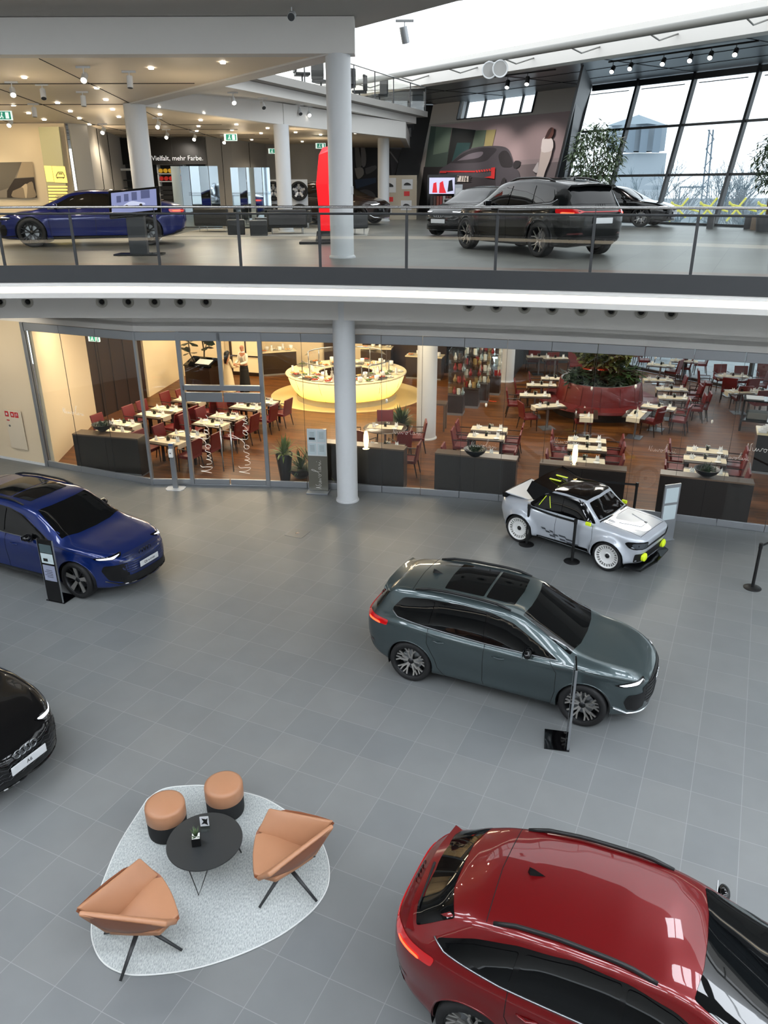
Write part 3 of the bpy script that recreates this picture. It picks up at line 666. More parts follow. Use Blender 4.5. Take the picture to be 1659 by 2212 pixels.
def retro(loc, yaw, label):
    S = dict(W=.745, rear=-1.66, front=1.70, wx=(1.04, -1.04), Rt=.315, Ra=.355, scale=1.0, pf=7, pr=6, round=.045, flare=.075, smooth=.04, lip=.012, tw=.24, wout=.04,
        top=[(-1.66, .86), (-1.5, .89), (-1.05, .93), (-.92, .96), (-.52, 1.30), (-.40, 1.335), (-.1, 1.36), (.2, 1.345), (.34, 1.31), (.72, .945), (.80, .925), (1.3, .89), (1.62, .85), (1.70, .80)],
        belt=[(-1.66, .80), (-1.2, .83), (0, .855), (1.0, .85), (1.5, .82), (1.70, .76)],
        roofw=[(-1.66, .60), (-1.2, .62), (-.9, .60), (-.4, .55), (.3, .55), (.72, .61), (.9, .63), (1.4, .63), (1.7, .6)],
        bot=[(-1.66, .32), (-1.3, .22), (1.3, .19), (1.70, .26)], nose=[(0, -.10), (.35, -.05), (.55, .0), (.76, .03), (.9, -.01)], tail=[(0, -.10), (.4, -.03), (.6, .02), (.9, .0)],
        shoulder=.93, crown=.05, lower=.93, waist=.45, door=.965)
    s = Car('small_classic_car', label, S, PW, loc, yaw, make_wheel(24, mat('white_rim', (226, 226, 224), .35), mat('white_rim', (226, 226, 224), .35), rr=.80, style='holes'))
    # black roof skin with the pillars, then glass
    g = [(.70, .90), (.36, 1.24), (.2, 1.285), (-.40, 1.27), (-.62, 1.16), (-.86, .94), (-.80, .90)]
    s.patch('window_surround', [(-x, z) for x, z in g], 90, M_GLOSSBLACK, .004, both=True)
    for P in ([(.60, .925), (.36, 1.185), (.22, 1.24), (-.02, 1.245), (-.02, .925)], [(-.09, .925), (-.09, 1.245), (-.36, 1.225), (-.55, 1.13), (-.72, .94)]): s.patch('side_window', [(-x, z) for x, z in P], 90, M_GLASS, .012, both=True)
    s.patch('black_roof', [(.36, .49), (.39, 0), (.36, -.49), (.2, -.545), (-.42, -.53), (-.62, -.50), (-.60, 0), (-.62, .50), (-.42, .53), (.2, .545)], 'top', M_GLOSSBLACK, .006)
    s.patch('windscreen', [(.71, .56), (.745, 0), (.71, -.56), (.41, -.46), (.43, 0), (.41, .46)], 'top', M_GLASS, .006)
    s.patch('rear_window', [(-.62, .44), (-.60, 0), (-.62, -.44), (-.86, -.50), (-.88, 0), (-.86, .50)], 'top', M_GLASS, .006)
    s.patch('windscreen_frame', [(.76, .60), (.795, 0), (.76, -.60), (.735, -.58), (.765, 0), (.735, .58)], 'top', M_GLOSSBLACK, .005, smooth=0)
    # ducktail roof wing
    b = MB(); rows = [[(-.36, y, 1.32-.03*abs(y)) for y in (-.56, -.3, 0, .3, .56)], [(-.62, y, 1.37-.03*abs(y)) for y in (-.60, -.3, 0, .3, .60)], [(-.86, y, 1.44-.04*abs(y)) for y in (-.62, -.3, 0, .3, .62)], [(-.84, y, 1.40-.04*abs(y)) for y in (-.60, -.3, 0, .3, .60)], [(-.60, y, 1.31) for y in (-.58, -.3, 0, .3, .58)], [(-.36, y, 1.29-.03*abs(y)) for y in (-.55, -.3, 0, .3, .55)]]
    b.sheet(rows); w = b.build('roof_wing', M_GLOSSBLACK, s.root, smooth=True, auto=50)
    for sg in (1, -1): b = MB(); b.add([(-.36, sg*.565, 1.30), (-.86, sg*.63, 1.44), (-.98, sg*.62, 1.18), (-.78, sg*.60, .98), (-.60, sg*.575, 1.12), (-.36, sg*.545, 1.29), (-.86, sg*.60, 1.43), (-.96, sg*.59, 1.18), (-.78, sg*.57, .98), (-.60, sg*.55, 1.12)], [(0, 1, 2, 3, 4), (9, 8, 7, 6, 5), (0, 1, 6, 5), (1, 2, 7, 6), (2, 3, 8, 7), (3, 4, 9, 8)]); b.build('wing_side_plate', M_GLOSSBLACK, s.root)
    for y in (-.14, .14): b = MB(); b.box((-.60, y, 1.39), (.30, .055, .01)); o = b.build('lime_strip', M_LIME, s.root); o.rotation_euler = (0, 0, 0); b2 = None
    # raised engine lid
    b = MB(); b.add([(-.95, -.52, .95), (-.95, .52, .95), (-1.57, .54, .985), (-1.57, -.54, .985), (-.95, -.52, .92), (-.95, .52, .92), (-1.56, .54, .95), (-1.56, -.54, .95)], [(0, 1, 2, 3), (7, 6, 5, 4), (0, 3, 7, 4), (1, 5, 6, 2), (2, 6, 7, 3)]); b.build('engine_lid', PW, s.root, bevel=.015)
    b = MB(); b.box((-1.56, 0, .92), (.10, 1.14, .10)); b.build('rear_opening', M_GLOSSBLACK, s.root)
    cage = MB(); cage.tube([(-.85, -.50, .93), (-.45, -.50, 1.255), (-.2, -.50, 1.27)], .0, 4)
    gap = MB()
    for P in ([(.66, .86), (.68, .60), (.62, .24)], [(-.16, .88), (-.18, .5), (-.14, .22)]): s.line(gap, [(-x, z) for x, z in P], 90, .004)
    s.line(gap, [(.82, .52), (1.60, .52)], 'top', .004); s.line(gap, [(1.60, -.52), (1.60, .52)], 'top', .004, both=False); s.line(gap, [(.82, -.52), (.82, .52)], 'top', .004, both=False)
    gap.build('panel_gaps', M_GAP, s.root)
    b = MB()
    for P in ([(1.02, .30), (1.42, .13)], [(1.02, -.30), (1.42, -.13)], [(1.42, -.13), (1.42, .13)]): s.line(b, P, 'top', .008, .002, both=False)
    b.build('bonnet_ridge', PW, s.root, smooth=True); s.patch('bonnet_vent', [(1.36, .17), (1.42, .17), (1.42, .10), (1.36, .12)], 'top', M_INK, .006, smooth=0)
    # face
    s.patch('grille_slot', [(-.52, .655), (.52, .655), (.52, .60), (-.52, .60)], 0, M_INK, .006, smooth=.5)
    for sg in (1, -1):
        s.patch('headlight', [(sg*.42, .755), (sg*.70, .755), (sg*.72, .70), (sg*.70, .60), (sg*.42, .60)], 0, M_GLOSSBLACK, .010, smooth=1.8)
        s.patch('headlight_lens', [(sg*.45, .735), (sg*.67, .735), (sg*.69, .69), (sg*.67, .62), (sg*.45, .62)], 0, mat('smoked_lens', (58, 64, 70), .08, coat=1), .014, smooth=1.6)
        c = s.hit((sg*.44, .40), 0, .0); b = MB(); b.lathe([(0, .05), (.06, .05), (.085, .035), (.09, .0), (.09, -.02)], 24, axis='X'); o = b.build('fog_lamp', M_LIME, s.root, smooth=True, auto=50); o.location = (c.x+.02, c.y, c.z)
        b = MB(); b.box((0, 0, 0), (.12, .05, .075)); o = b.build('side_mirror', M_LIME, s.root, bevel=.015); h = s.hit((-sg*.60, .86), 90*sg, 0); o.location = (.60, h.y+sg*.10, .92); b = MB(); b.tube([(h.x, h.y, h.z), (.60, h.y+sg*.09, .90)], .01, 6); b.build('mirror_arm', M_GLOSSBLACK, s.root)
    s.patch('front_air_intake', [(-.64, .50), (.64, .50), (.62, .30), (-.62, .30)], 0, M_INK, .005, smooth=1)
    b = MB(); b.add([(1.45, -.80, .20), (1.74, -.66, .17), (1.80, 0, .16), (1.74, .66, .17), (1.45, .80, .20), (1.45, -.80, .23), (1.74, -.66, .20), (1.80, 0, .19), (1.74, .66, .20), (1.45, .80, .23), (1.3, 0, .15), (1.3, 0, .18)], [(0, 1, 6, 5), (1, 2, 7, 6), (2, 3, 8, 7), (3, 4, 9, 8), (10, 2, 1, 0), (10, 4, 3, 2), (11, 5, 6, 7), (11, 7, 8, 9)]); b.build('front_splitter', M_GLOSSBLACK, s.root)
    s.patch('side_skirt', [(.66, .19), (.60, .30), (-.60, .34), (-.66, .22)], 90, M_GLOSSBLACK, .008, both=True, smooth=0)
    dk = mat('livery_grey', (70, 74, 80), .4)
    for k, (x, z, w_) in enumerate(((-.50, .52, .10), (-.40, .47, .10), (-.30, .50, .08), (-.22, .44, .12), (-.08, .46, .16), (.08, .42, .20), (.10, .36, .28), (-.06, .38, .14), (-.30, .40, .14))): s.patch('side_livery', [(-x, z), (-x-w_, z), (-x-w_-.03, z-.04), (-x-.03, z-.04)], 90, dk, .006, both=True, smooth=0)
    cg = MB()
    for sg in (1,):
        s.line(cg, [(.62, .96), (.50, 1.18)], 90, .008, .012); s.line(cg, [(.34, .97), (.42, 1.19)], 90, .008, .012)
    cg.build('roll_cage_glimpse', M_LIME, s.root)
    return s
# ------------------------------------------------------------ surfaces
def tile_mat(name, size, yaw, c1, c2, grout, rough, gw=.006, org=(0, 0), aspect=1.0, streak=0.0, off=0.0):
    m = bpy.data.materials.new(name); m.use_nodes = True; nt = m.node_tree; b = nt.nodes['Principled BSDF']; L = nt.links.new
    tc = nt.nodes.new('ShaderNodeTexCoord'); mp = nt.nodes.new('ShaderNodeMapping'); mp.vector_type = 'TEXTURE'
    mp.inputs['Location'].default_value = (org[0], org[1], 0); mp.inputs['Rotation'].default_value = (0, 0, yaw)
    L(tc.outputs['Object'], mp.inputs[0])
    br = nt.nodes.new('ShaderNodeTexBrick'); br.offset = off; br.squash = 1; br.inputs['Scale'].default_value = 1
    br.inputs['Brick Width'].default_value = size*aspect; br.inputs['Row Height'].default_value = size
    br.inputs['Mortar Size'].default_value = gw; br.inputs['Mortar Smooth'].default_value = .15; br.inputs['Bias'].default_value = 0
    br.inputs['Color1'].default_value = c1; br.inputs['Color2'].default_value = c2; br.inputs['Mortar'].default_value = grout
    L(mp.outputs[0], br.inputs['Vector'])
    nz = nt.nodes.new('ShaderNodeTexNoise'); nz.inputs['Scale'].default_value = 2.2; nz.inputs['Detail'].default_value = 5
    m2 = nt.nodes.new('ShaderNodeMapping'); L(mp.outputs[0], m2.inputs[0])
    if streak: m2.inputs['Scale'].default_value = (.6, 14, 1)
    L(m2.outputs[0], nz.inputs['Vector'])
    mx = nt.nodes.new('ShaderNodeMix'); mx.data_type = 'RGBA'; mx.blend_type = 'MULTIPLY'; mx.inputs[0].default_value = 1
    cr = nt.nodes.new('ShaderNodeMapRange'); a = streak or .10; cr.inputs[3].default_value = 1-a; cr.inputs[4].default_value = 1+a
    L(nz.outputs['Fac'], cr.inputs[0]); L(br.outputs['Color'], mx.inputs[6]); L(cr.outputs[0], mx.inputs[7]); L(mx.outputs[2], b.inputs['Base Color'])
    b.inputs['Roughness'].default_value = rough
    return m
def lin(*c): return srgb(*c)
M_TILE = tile_mat('grey_floor_tiles', .6, R(-25.06), lin(104, 107, 108), lin(111, 113, 113), lin(128, 130, 130), .42, .004, G(1193.3, 1624)[:2])
M_TILE2 = tile_mat('upper_floor_tiles', .9, R(-25.06), lin(86, 86, 82), lin(98, 98, 93), lin(58, 58, 56), .36, .006, (0.2, .1), 1.0, .12)
M_WOOD = tile_mat('wood_floor', .075, R(-16), lin(80, 46, 18), lin(114, 70, 30), lin(50, 28, 12), .4, .002, (0, 0), 14, .22, .37)
M_WOOD.node_tree.nodes['Principled BSDF'].inputs['Specular IOR Level'].default_value = .22
M_WOOD2 = tile_mat('wood_border', .09, R(-14), lin(84, 62, 46), lin(104, 78, 58), lin(52, 40, 32), .35, .002, (0, 0), 14, .2, .37)
M_WHITE = mat('white_paint', (214, 212, 208), .7, noise=(1.5, .02))
M_WHITE2 = mat('column_white', (205, 208, 210), .45)
M_CEIL = mat('ceiling_grey', (150, 150, 150), .8)
M_CREAM = mat('cream_wall', (212, 196, 168), .8, noise=(.8, .03))
M_ANTH = mat('anthracite_panel', (52, 54, 56), .5, noise=(3, .06))
M_STEEL = mat('grey_steel', (62, 64, 66), .4, .5)
M_ALU = mat('brushed_aluminium', (158, 162, 166), .38, .75)
M_HANDRAIL = mat('polished_steel', (190, 190, 188), .2, 1.0)
M_GLASSP = glassy('pane_glass', (.97, .985, .98, 1))
M_GLASSR = glassy('balustrade_glass', (.90, .93, .92, 1))
M_LED = mat('led_strip', (255, 244, 220), .5, emit=(255, 240, 214), es=3.6)
M_SKY = mat('skylight_diffuser', (250, 252, 255), .6, emit=(244, 250, 255), es=2.1)
M_DARKW = mat('dark_wood_panel', (46, 32, 24), .35, noise=(6, .25, (8, 8, .5)))
M_CONC = mat('grey_wall_panel', (150, 148, 144), .7, noise=(1.2, .03))
def struct(o, name=None): o['kind'] = 'structure'; return o

# ------------------------------------------------------------ plan lines
GL = [(-9.37, 20.42), (-8.27, 19.93), (-7.17, 19.43), (-6.06, 18.94), (-5.0, 18.91), (-4.0, 18.85), (-3.0, 18.77), (-1.98, 18.66), (-1.02, 18.52), (-.05, 18.34), (.92, 18.17), (1.88, 17.96), (2.84, 17.72), (3.8, 17.46), (4.76, 17.17), (5.71, 16.86), (6.66, 16.52), (7.61, 16.17), (8.55, 15.82), (9.5, 15.42), (10.4, 15.0), (11.4, 14.5), (12.4, 13.9), (14.4, 12.6), (17, 10.6)]
EDGE = spline([(-16, 14.2), (-13, 14.95), (-10, 15.5), (-7.35, 15.66), (-5.96, 15.68), (-4.33, 15.60), (-2.72, 15.38), (-1.18, 15.14), (.43, 14.82), (2.01, 14.40), (3.61, 13.99), (5.20, 13.55), (7.0, 12.95), (9, 12.15), (12, 10.7), (15, 8.9), (19, 6)], 4)
EDGE = [Vector((p.x, p.y, 0)) for p in [Vector((q[0], q[1], 0)) for q in EDGE]]
BULK = spline([(-17, 16.6), (-13, 17.6), (-8.79, 18.05), (-5.84, 18.03), (-3.4, 17.92), (-.9, 17.58), (1.6, 17.1), (4.19, 16.42), (7.57, 15.30), (10, 14.35), (14, 12.2), (18, 9.5)], 5)
nv = Vector((.801, .598, 0)); dv = Vector((-.598, .801, 0)); FB = Vector((12.536, 31.123, 0))
def FP(t, z, out=0.0): return FB+dv*t+nv*(.2717*(z-5.75)+out)+Vector((0, 0, z))      # point of the leaning facade

def flat(name, poly, z, m, thick=.02, **k):
    b = MB(); b.prism(poly, z-thick, z); return struct(b.build(name, m, **k))
gl2 = [Vector((p[0], p[1])) for p in GL]
flat('floor', [(-18, -6), (30, -6), (30, 1.2)]+[tuple(p) for p in reversed(gl2)]+[(-18, 24.3)], 0, M_TILE, .2)
flat('floor', [tuple(p) for p in gl2]+[(27.5, 10), (9.5, 34), (-18, 34), (-18, 24.3)], 0, M_WOOD, .2)
b = MB(); b.prism([(-1.35+2.85*cos(a), 28.35+2.55*sin(a)) for a in [2*PI*k/72 for k in range(72)]], .001, .012); struct(b.build('floor_disc', mat('cream_polished_stone', (226, 200, 140), .12)))
# upper slab
up = [(p.x, p.y) for p in offset(EDGE, .03)]
flat('floor', up+[(25.4, 13.9), (12.5, 31.1), (-.6, 48.6), (-24, 60), (-24, 15)], 5.75, M_TILE2, .12)
b = MB(); E2 = offset(EDGE, .12); E3 = offset(EDGE, 1.0); b.sheet([[(p.x, p.y, 5.753) for p in E2], [(p.x, p.y, 5.753) for p in E3]]); struct(b.build('floor_border', M_WOOD2))
flat('ceiling', [(p.x, p.y) for p in offset(EDGE, .05)]+[(25.4, 13.9), (12.3, 31.1), (5.6, 40), (-24, 40), (-24, 15)], 5.60, M_WHITE, .1)
b = MB(); b.wall(EDGE, 5.48, 5.80, .06); struct(b.build('trim_1', M_ANTH))
b = MB()
P = EDGE; Q1 = offset(P, .10); Q2 = offset(P, .30)
b.sheet([[(p.x, p.y, 5.48) for p in offset(P, .02)], [(p.x, p.y, 5.40) for p in P], [(p.x, p.y, 5.395) for p in Q1], [(p.x, p.y, 5.285) for p in Q1], [(p.x, p.y, 5.28) for p in P], [(p.x, p.y, 5.18) for p in offset(P, .015)], [(p.x, p.y, 5.16) for p in offset(P, .06)], [(p.x, p.y, 5.16) for p in offset(P, 3.2)]])
struct(b.build('trim_2', M_WHITE))
b = MB(); b.sheet([[(p.x, p.y, 5.392) for p in offset(P, .09)], [(p.x, p.y, 5.288) for p in offset(P, .09)]]); tag(b.build('light_strip', M_LED), 'glowing warm white light line running along the edge of the curved upper floor', 'light')
# bulkhead with air nozzles, header over the restaurant glass
b = MB(); b.wall(BULK, 4.43, 5.17, .1); b.sheet([[(p[0], p[1], 4.43) for p in BULK], [(p.x, p.y, 4.43) for p in offset([Vector((q[0], q[1], 0)) for q in BULK], 1.9)]]); struct(b.build('wall_bulkhead', M_WHITE))
b = MB(); b.wall([(-16, 23.4)]+GL, 3.97, 4.5, .12); struct(b.build('wall_header', M_WHITE))
def bulk_at(x):
    for p, q in zip(BULK, BULK[1:]):
        if p.x <= x <= q.x: t = (x-p.x)/(q.x-p.x); v = p+(q-p)*t; d = (q-p).normalized(); return Vector((v.x, v.y, 0)), math.atan2(d.y, d.x)
nz0 = None
for i, u in enumerate((0, 60, 220, 277, 334, 389, 445, 1013, 1072, 1133, 1193, 1256, 1320, 1385, 1450)):
    v = 652 if u < 500 else 652+(u-830)*.040
    y = 17.9
    for _ in range(6): p = GY(u, v, y); q, a = bulk_at(p.x); y = q.y
    lab = ('round air nozzle under the upper floor left of the column' if u < 500 else 'round air nozzle under the upper floor right of the column'); grp = 'air nozzles left of the column' if u < 500 else 'air nozzles right of the column'
    if nz0 is None:
        nz0 = empty('air_nozzle'); r = MB(); r.lathe([(.13, 0), (.13, -.012), (.085, -.02), (.06, .0), (.055, .02)], 24, axis='Y'); r.build('outer_ring', mat('nozzle_ring', (158, 156, 148), .5), nz0, smooth=True, auto=40); r = MB(); r.lathe([(0, -.03), (.045, -.03), (.058, -.004), (.058, 0.005)], 20, axis='Y'); r.build('nozzle_opening', mat('black_matt', (6, 6, 6), .8), nz0); o = nz0
        tag(o, lab, 'air vent', grp)
    else: o = copy_tree(nz0, label=lab, group=grp)
    o.location = (p.x, q.y-.005, p.z); o.rotation_euler = (0, 0, a)
# ------------------------------------------------------------ restaurant glass wall
M_SIGN = mat('frosted_lettering', (235, 235, 232), .6, emit=(235, 235, 232), es=.12)
def sign_strokes():
    """handwritten word N u v o l a r i on a 1 m wide baseline"""
    W = [[(0, .02), (.015, .10), (.03, .2), (.035, .12), (.06, .04), (.10, -.0), (.105, .09), (.10, .17), (.13, .20)],
         [(.15, .09), (.16, .02), (.20, .0), (.23, .05), (.24, .09), (.245, .02), (.27, .01), (.30, .07), (.32, .02), (.35, .01), (.385, .09), (.42, .08)],
         [(.47, .085), (.435, .06), (.44, .01), (.48, .0), (.50, .05), (.47, .085), (.53, .07), (.60, .14), (.67, .28), (.66, .33), (.625, .28), (.60, .12), (.60, .03), (.64, .0)],
         [(.74, .075), (.70, .08), (.67, .03), (.69, 0), (.73, .03), (.75, .08), (.745, .01), (.78, .01), (.82, .05), (.83, .08), (.85, .055), (.87, .06), (.865, .01), (.89, 0), (.93, .07), (.93, .015), (.96, 0), (1.0, .03)], [(.945, .14), (.96, .15)]]
    return W
def signature(name, width, M, parent=None, r=.008, bold=1.0):
    b = MB()
    for st in sign_strokes():
        b.tube([Vector((x*width, 0, z*width)) for x, z in [(p.x, p.y) for p in spline([(x, z, 0) for x, z in st], 5)]], r, 6, flat=.25)
    b.v = [M @ v for v in b.v]; return b.build(name, M_SIGN, parent)
npan = 0
for i in range(len(GL)-1):
    a, c = Vector((*GL[i], 0)), Vector((*GL[i+1], 0)); d = c-a; L = d.length; yaw = math.atan2(d.y, d.x)
    if i in (4, 5):                                                # the double door bay
        continue
    npan += 1
    w = struct(empty('window_%d' % npan, a, yaw))
    s_ = MB(); s_.box((L/2, 0, .085), (L-.008, .06, .17)); s_.build('sill', M_ALU, w, bevel=.01)
    s_ = MB(); s_.box((L/2, 0, 3.86), (L-.008, .06, .21)); s_.build('head_rail', M_ALU, w, bevel=.01)
    s_ = MB(); s_.box((L/2, 0, 1.96), (L-.006, .012, 3.6)); s_.build('pane', M_GLASSP, w)
    s_ = MB(); s_.box((0, 0, 1.96), (.007, .014, 3.6)); s_.build('joint', M_STEEL, w)
def post(p, yaw=0, w=.07, z1=3.97, n='window_post'):
    s_ = MB(); s_.box((0, 0, z1/2), (w, .09, z1)); o = struct(s_.build('trim_3', M_ALU)); o.location = (p[0], p[1], 0); o.rotation_euler = (0, 0, yaw); return o
post(GL[3], -.2, .06); post((-9.42, 20.44), -.42, .10); post(GL[19], -.4)
dr = struct(empty('door_1', (*GL[4], 0), math.atan2(GL[6][1]-GL[4][1], GL[6][0]-GL[4][0])))
LD = (Vector(GL[6])-Vector(GL[4])).length
s_ = MB()
for x in (.0, LD): s_.box((x, 0, 1.985), (.10, .10, 3.97))
s_.box((LD/2, 0, 3.26), (.10, .09, 1.40)); s_.box((LD/2, 0, 2.60), (LD, .10, .13)); s_.box((LD/2, 0, 3.86), (LD, .09, .21)); s_.box((LD/2, 0, .02), (LD, .08, .04)); s_.build('door_frame', M_ALU, dr, bevel=.006)
for k, (x0, x1) in enumerate(((.06, LD/2-.055), (LD/2+.055, LD-.06))):
    s_ = MB(); s_.box(((x0+x1)/2, 0, 3.2), (x1-x0, .012, 1.15)); s_.build('transom_pane', M_GLASSP, dr)
for sg in (-1, 1):
    cx = LD/2+sg*(LD/4-.02); wd = LD/2-.07
    lf = MB(); lf.box((cx, 0, 2.36), (wd, .06, .24)); lf.box((cx, 0, .11), (wd, .06, .14)); lf = lf.build('door_leaf', M_ALU, dr, bevel=.01)
    g_ = MB(); g_.box((cx, 0, 1.21), (wd, .014, 2.08)); g_.build('door_glass', M_GLASSP, lf)
    h = MB(); hx = LD/2+sg*.13; h.tube([(hx, -.075, .42), (hx, -.075, 1.66)], .018, 10); h.tube([(hx, -.075, .55), (hx, 0, .55)], .012); h.tube([(hx, -.075, 1.52), (hx, 0, 1.52)], .012); h.build('door_handle', M_HANDRAIL, lf, smooth=True)
    M = Matrix.Translation((cx+sg*.02+.06, -.012, .35)) @ Matrix.Rotation(-PI/2, 4, 'Y'); signature('door_lettering', 1.55, M, lf, .014)
for (u, v, wd) in ((160, 895, .75), (255, 918, .55), (880, 938, .72), (1045, 966, .62), (1225, 958, .62), (1430, 976, .60), (1590, 992, .5)):
    # lettering on the panes: plane of the glass at this place
    best = None
    for i in range(len(GL)-1):
        a, c = Vector((*GL[i], 0)), Vector((*GL[i+1], 0)); y = a.y
        for _ in range(12):
            p = GY(u, v, y); t = (p.x-a.x)/(c.x-a.x); y = a.y+(c.y-a.y)*t
        if 0 <= t <= 1: best = (p, math.atan2((c-a).y, (c-a).x)); break
    if best:
        M = Matrix.Translation(best[0]+Vector((0, -.015, 0))) @ Matrix.Rotation(best[1], 4, 'Z') @ Matrix.Translation((-wd/2, 0, 0))
        o = signature('glass_lettering', wd, M, None, .006)
        where = {160: 'on the leftmost panes of the restaurant glass', 255: 'on the pane beside the angled corner post', 880: 'on the pane before the round table', 1045: 'on the pane before the parapet right of the column', 1225: 'on the pane behind the pale small car', 1430: 'on the pane over the gap between two parapets', 1590: 'on the pane before the rightmost parapet'}[u]
        tag(o, 'white handwritten lettering '+where, 'lettering')
# ------------------------------------------------------------ columns
def column(x, y, z0, z1, r, label, ring=True):
    c = empty('column', (x, y, z0), 0, label, 'column'); b = MB(); b.lathe([(r, 0), (r, z1-z0)], 40); b.build('shaft', M_WHITE2, c, smooth=True)
    b = MB(); b.lathe([(r+.035, 0), (r+.035, .02), (r+.02, .05), (r, .06)], 40); b.build('base_ring', mat('base_ring_grey', (188, 190, 192), .4), c, smooth=True); return c
column(-.905, 17.83, 0, 5.2, .255, 'white round column on the ground floor before the restaurant glass')
column(-.895, 17.83, 5.75, 9.63, .255, 'white round column on the upper floor behind the balustrade, nearest the red pylon')
column(-6.94, 24.3, 5.75, 9.33, .305, 'white round column behind the tilted display screen on the upper floor')
column(-3.33, 28.2, 5.75, 9.06, .25, 'white round column behind the dark lounge armchairs on the upper floor')
column(.03, 36.9, 5.75, 9.2, .25, 'distant white round column behind the board with small car pictures')
column(1.31, 22.95, 0, 4.1, .30, 'white round column inside the restaurant beside the bushy plant')
column(4.87, 30.5, 0, 4.1, .33, 'white round column at the back of the restaurant beside the glass showcases')
# ------------------------------------------------------------ balustrade
bal = empty('balustrade', (0, 0, 0), 0, 'long curved glass balustrade with dark posts and steel handrail along the upper floor', 'railing')
B0 = offset(EDGE, .04)
b = MB(); b.tube([(p.x, p.y, 6.85) for p in B0], .023, 10); b.build('handrail', M_HANDRAIL, bal, smooth=True)
b = MB(); b.tube([(p.x, p.y, 6.735) for p in B0], .02, 8); b.build('top_bar', M_STEEL, bal, smooth=True)
def along(P, s):
    for p, q in zip(P, P[1:]):
        l = (q-p).length
        if s <= l: return p+(q-p)*(s/l), math.atan2((q-p).y, (q-p).x)
        s -= l
    return P[-1], 0
def arclen(P, x):
    s = 0
    for p, q in zip(P, P[1:]):
        if p.x <= x <= q.x: return s+(q-p).length*(x-p.x)/(q.x-p.x)
        s += (q-p).length
    return s
pxs = [G(u, v, 5.8).x for u, v in ((8, 574), (165, 573), (345, 573), (520, 575), (692, 577), (878, 580), (1071, 585), (1276, 589), (1490, 593))]
ss = [arclen(B0, x) for x in pxs]; sp_ = (ss[-1]-ss[0])/8
ss = [ss[0]-sp_*k for k in (4, 3, 2, 1)]+ss+[ss[-1]+sp_*k for k in range(1, 6)]
last = None
for s in ss:
    p, a = along(B0, s)
    q = MB(); q.box((0, 0, 6.26), (.05, .03, .98)); q.tube([(0, 0, 6.72), (0, 0, 6.84)], .008, 6); o = q.build('post', M_STEEL, bal); o.location = (p.x, p.y, 0); o.rotation_euler = (0, 0, a)
    if last is not None:
        g = MB(); n = 6; rows = [[], []]
        for k in range(n+1):
            pp, _ = along(B0, last+.035+(s-last-.07)*k/n); rows[0].append((pp.x, pp.y, 5.80)); rows[1].append((pp.x, pp.y, 6.715))
        g.sheet(rows); g.build('glass_pane', M_GLASSR, bal, smooth=True)
    last = s
# camera side of the atrium: the walkway one stands at, with the same light line
NE = [Vector(p) for p in spline([(-17.7, 9, 0), (-16.4, 4, 0), (-13, 1.2, 0), (-8, -.3, 0), (-3, -.75, 0), (3, -.8, 0), (9, -.6, 0), (14, -1.0, 0), (19, -2.5, 0)], 5)]
b = MB(); b.wall(NE, 5.48, 5.80, -.06); struct(b.build('trim_4', M_ANTH))
b = MB(); b.sheet([[(p.x, p.y, z) for p in offset(NE, o_)] for z, o_ in ((5.48, 0), (5.40, 0), (5.395, -.1), (5.285, -.1), (5.28, 0), (5.16, -.02), (5.16, -6))]); struct(b.build('ceiling_walkway', M_WHITE))
b = MB(); b.sheet([[(p.x, p.y, 5.392) for p in offset(NE, -.09)], [(p.x, p.y, 5.288) for p in offset(NE, -.09)]]); tag(b.build('light_strip', M_LED), 'light line under the walkway on the near side, outside the picture', 'light')
flat('floor', [(p.x, p.y) for p in NE]+[(22, -8), (-24, -8)], 5.75, M_TILE2, .1)
b = MB(); b.box((1, -8, 6), (50, .2, 12)); struct(b.build('wall_back', M_WHITE))
b = MB(); b.wall([(-18, -8), (-18, 24.3)], 0, 12, .2); struct(b.build('wall_left', M_WHITE))
# ------------------------------------------------------------ left wall beside the restaurant
b = MB(); b.wall([(-18, 24.3), (-9.47, 20.47)], 0, 4.5, .15); struct(b.build('wall_corner', M_CREAM))
b = MB(); b.wall([(-18, 24.28), (-9.49, 20.455)], 0, .07, -.02); struct(b.build('baseboard_corner', M_WHITE2))
wyaw = math.atan2(20.47-24.3, -9.47+18)
cab = empty('fire_cabinet', (-10.28, 20.80, .95), wyaw, 'flush white fire equipment door with red pictograms on the cream wall', 'cabinet')
b = MB(); b.box((0, -.012, 0), (.62, .02, 1.12)); b.build('door_panel', mat('cabinet_door', (208, 196, 174), .6), cab, bevel=.004)
b = MB()
for x in (-.23, -.02, .14): b.box((x, -.026, .44), (.13, .006, .15))
b.build('red_pictograms', mat('sign_red', (190, 30, 36), .5), cab)
b = MB(); b.box((-.23, -.031, .44), (.06, .004, .07)); b.box((-.02, -.031, .45), (.05, .004, .05)); b.tube([(.12, -.031, .40), (.12, -.031, .47), (.16, -.031, .49), (.17, -.031, .42)], .008, 6); b.box((-.02, -.031, .41), (.07, .004, .015)); b.build('white_symbols', M_PLATE, cab)
b = MB(); b.box((-.22, -.026, .26), (.1, .006, .03)); b.build('red_strip', MAT['sign_red'], cab)
b = MB(); b.cyl((-.2, -.03, .1), .03, .012, 16, axis='Y'); b.build('lock', M_SATIN, cab)
sgn = MB(); sgn.box((0, 0, 0), (.04, .03, .3)); o = sgn.build('wall_switch', M_ALU); o.location = (-11.1, 21.13, 2.2); o.rotation_euler = (0, 0, wyaw); tag(o, 'small grey plate high on the cream wall at the left picture edge', 'switch')
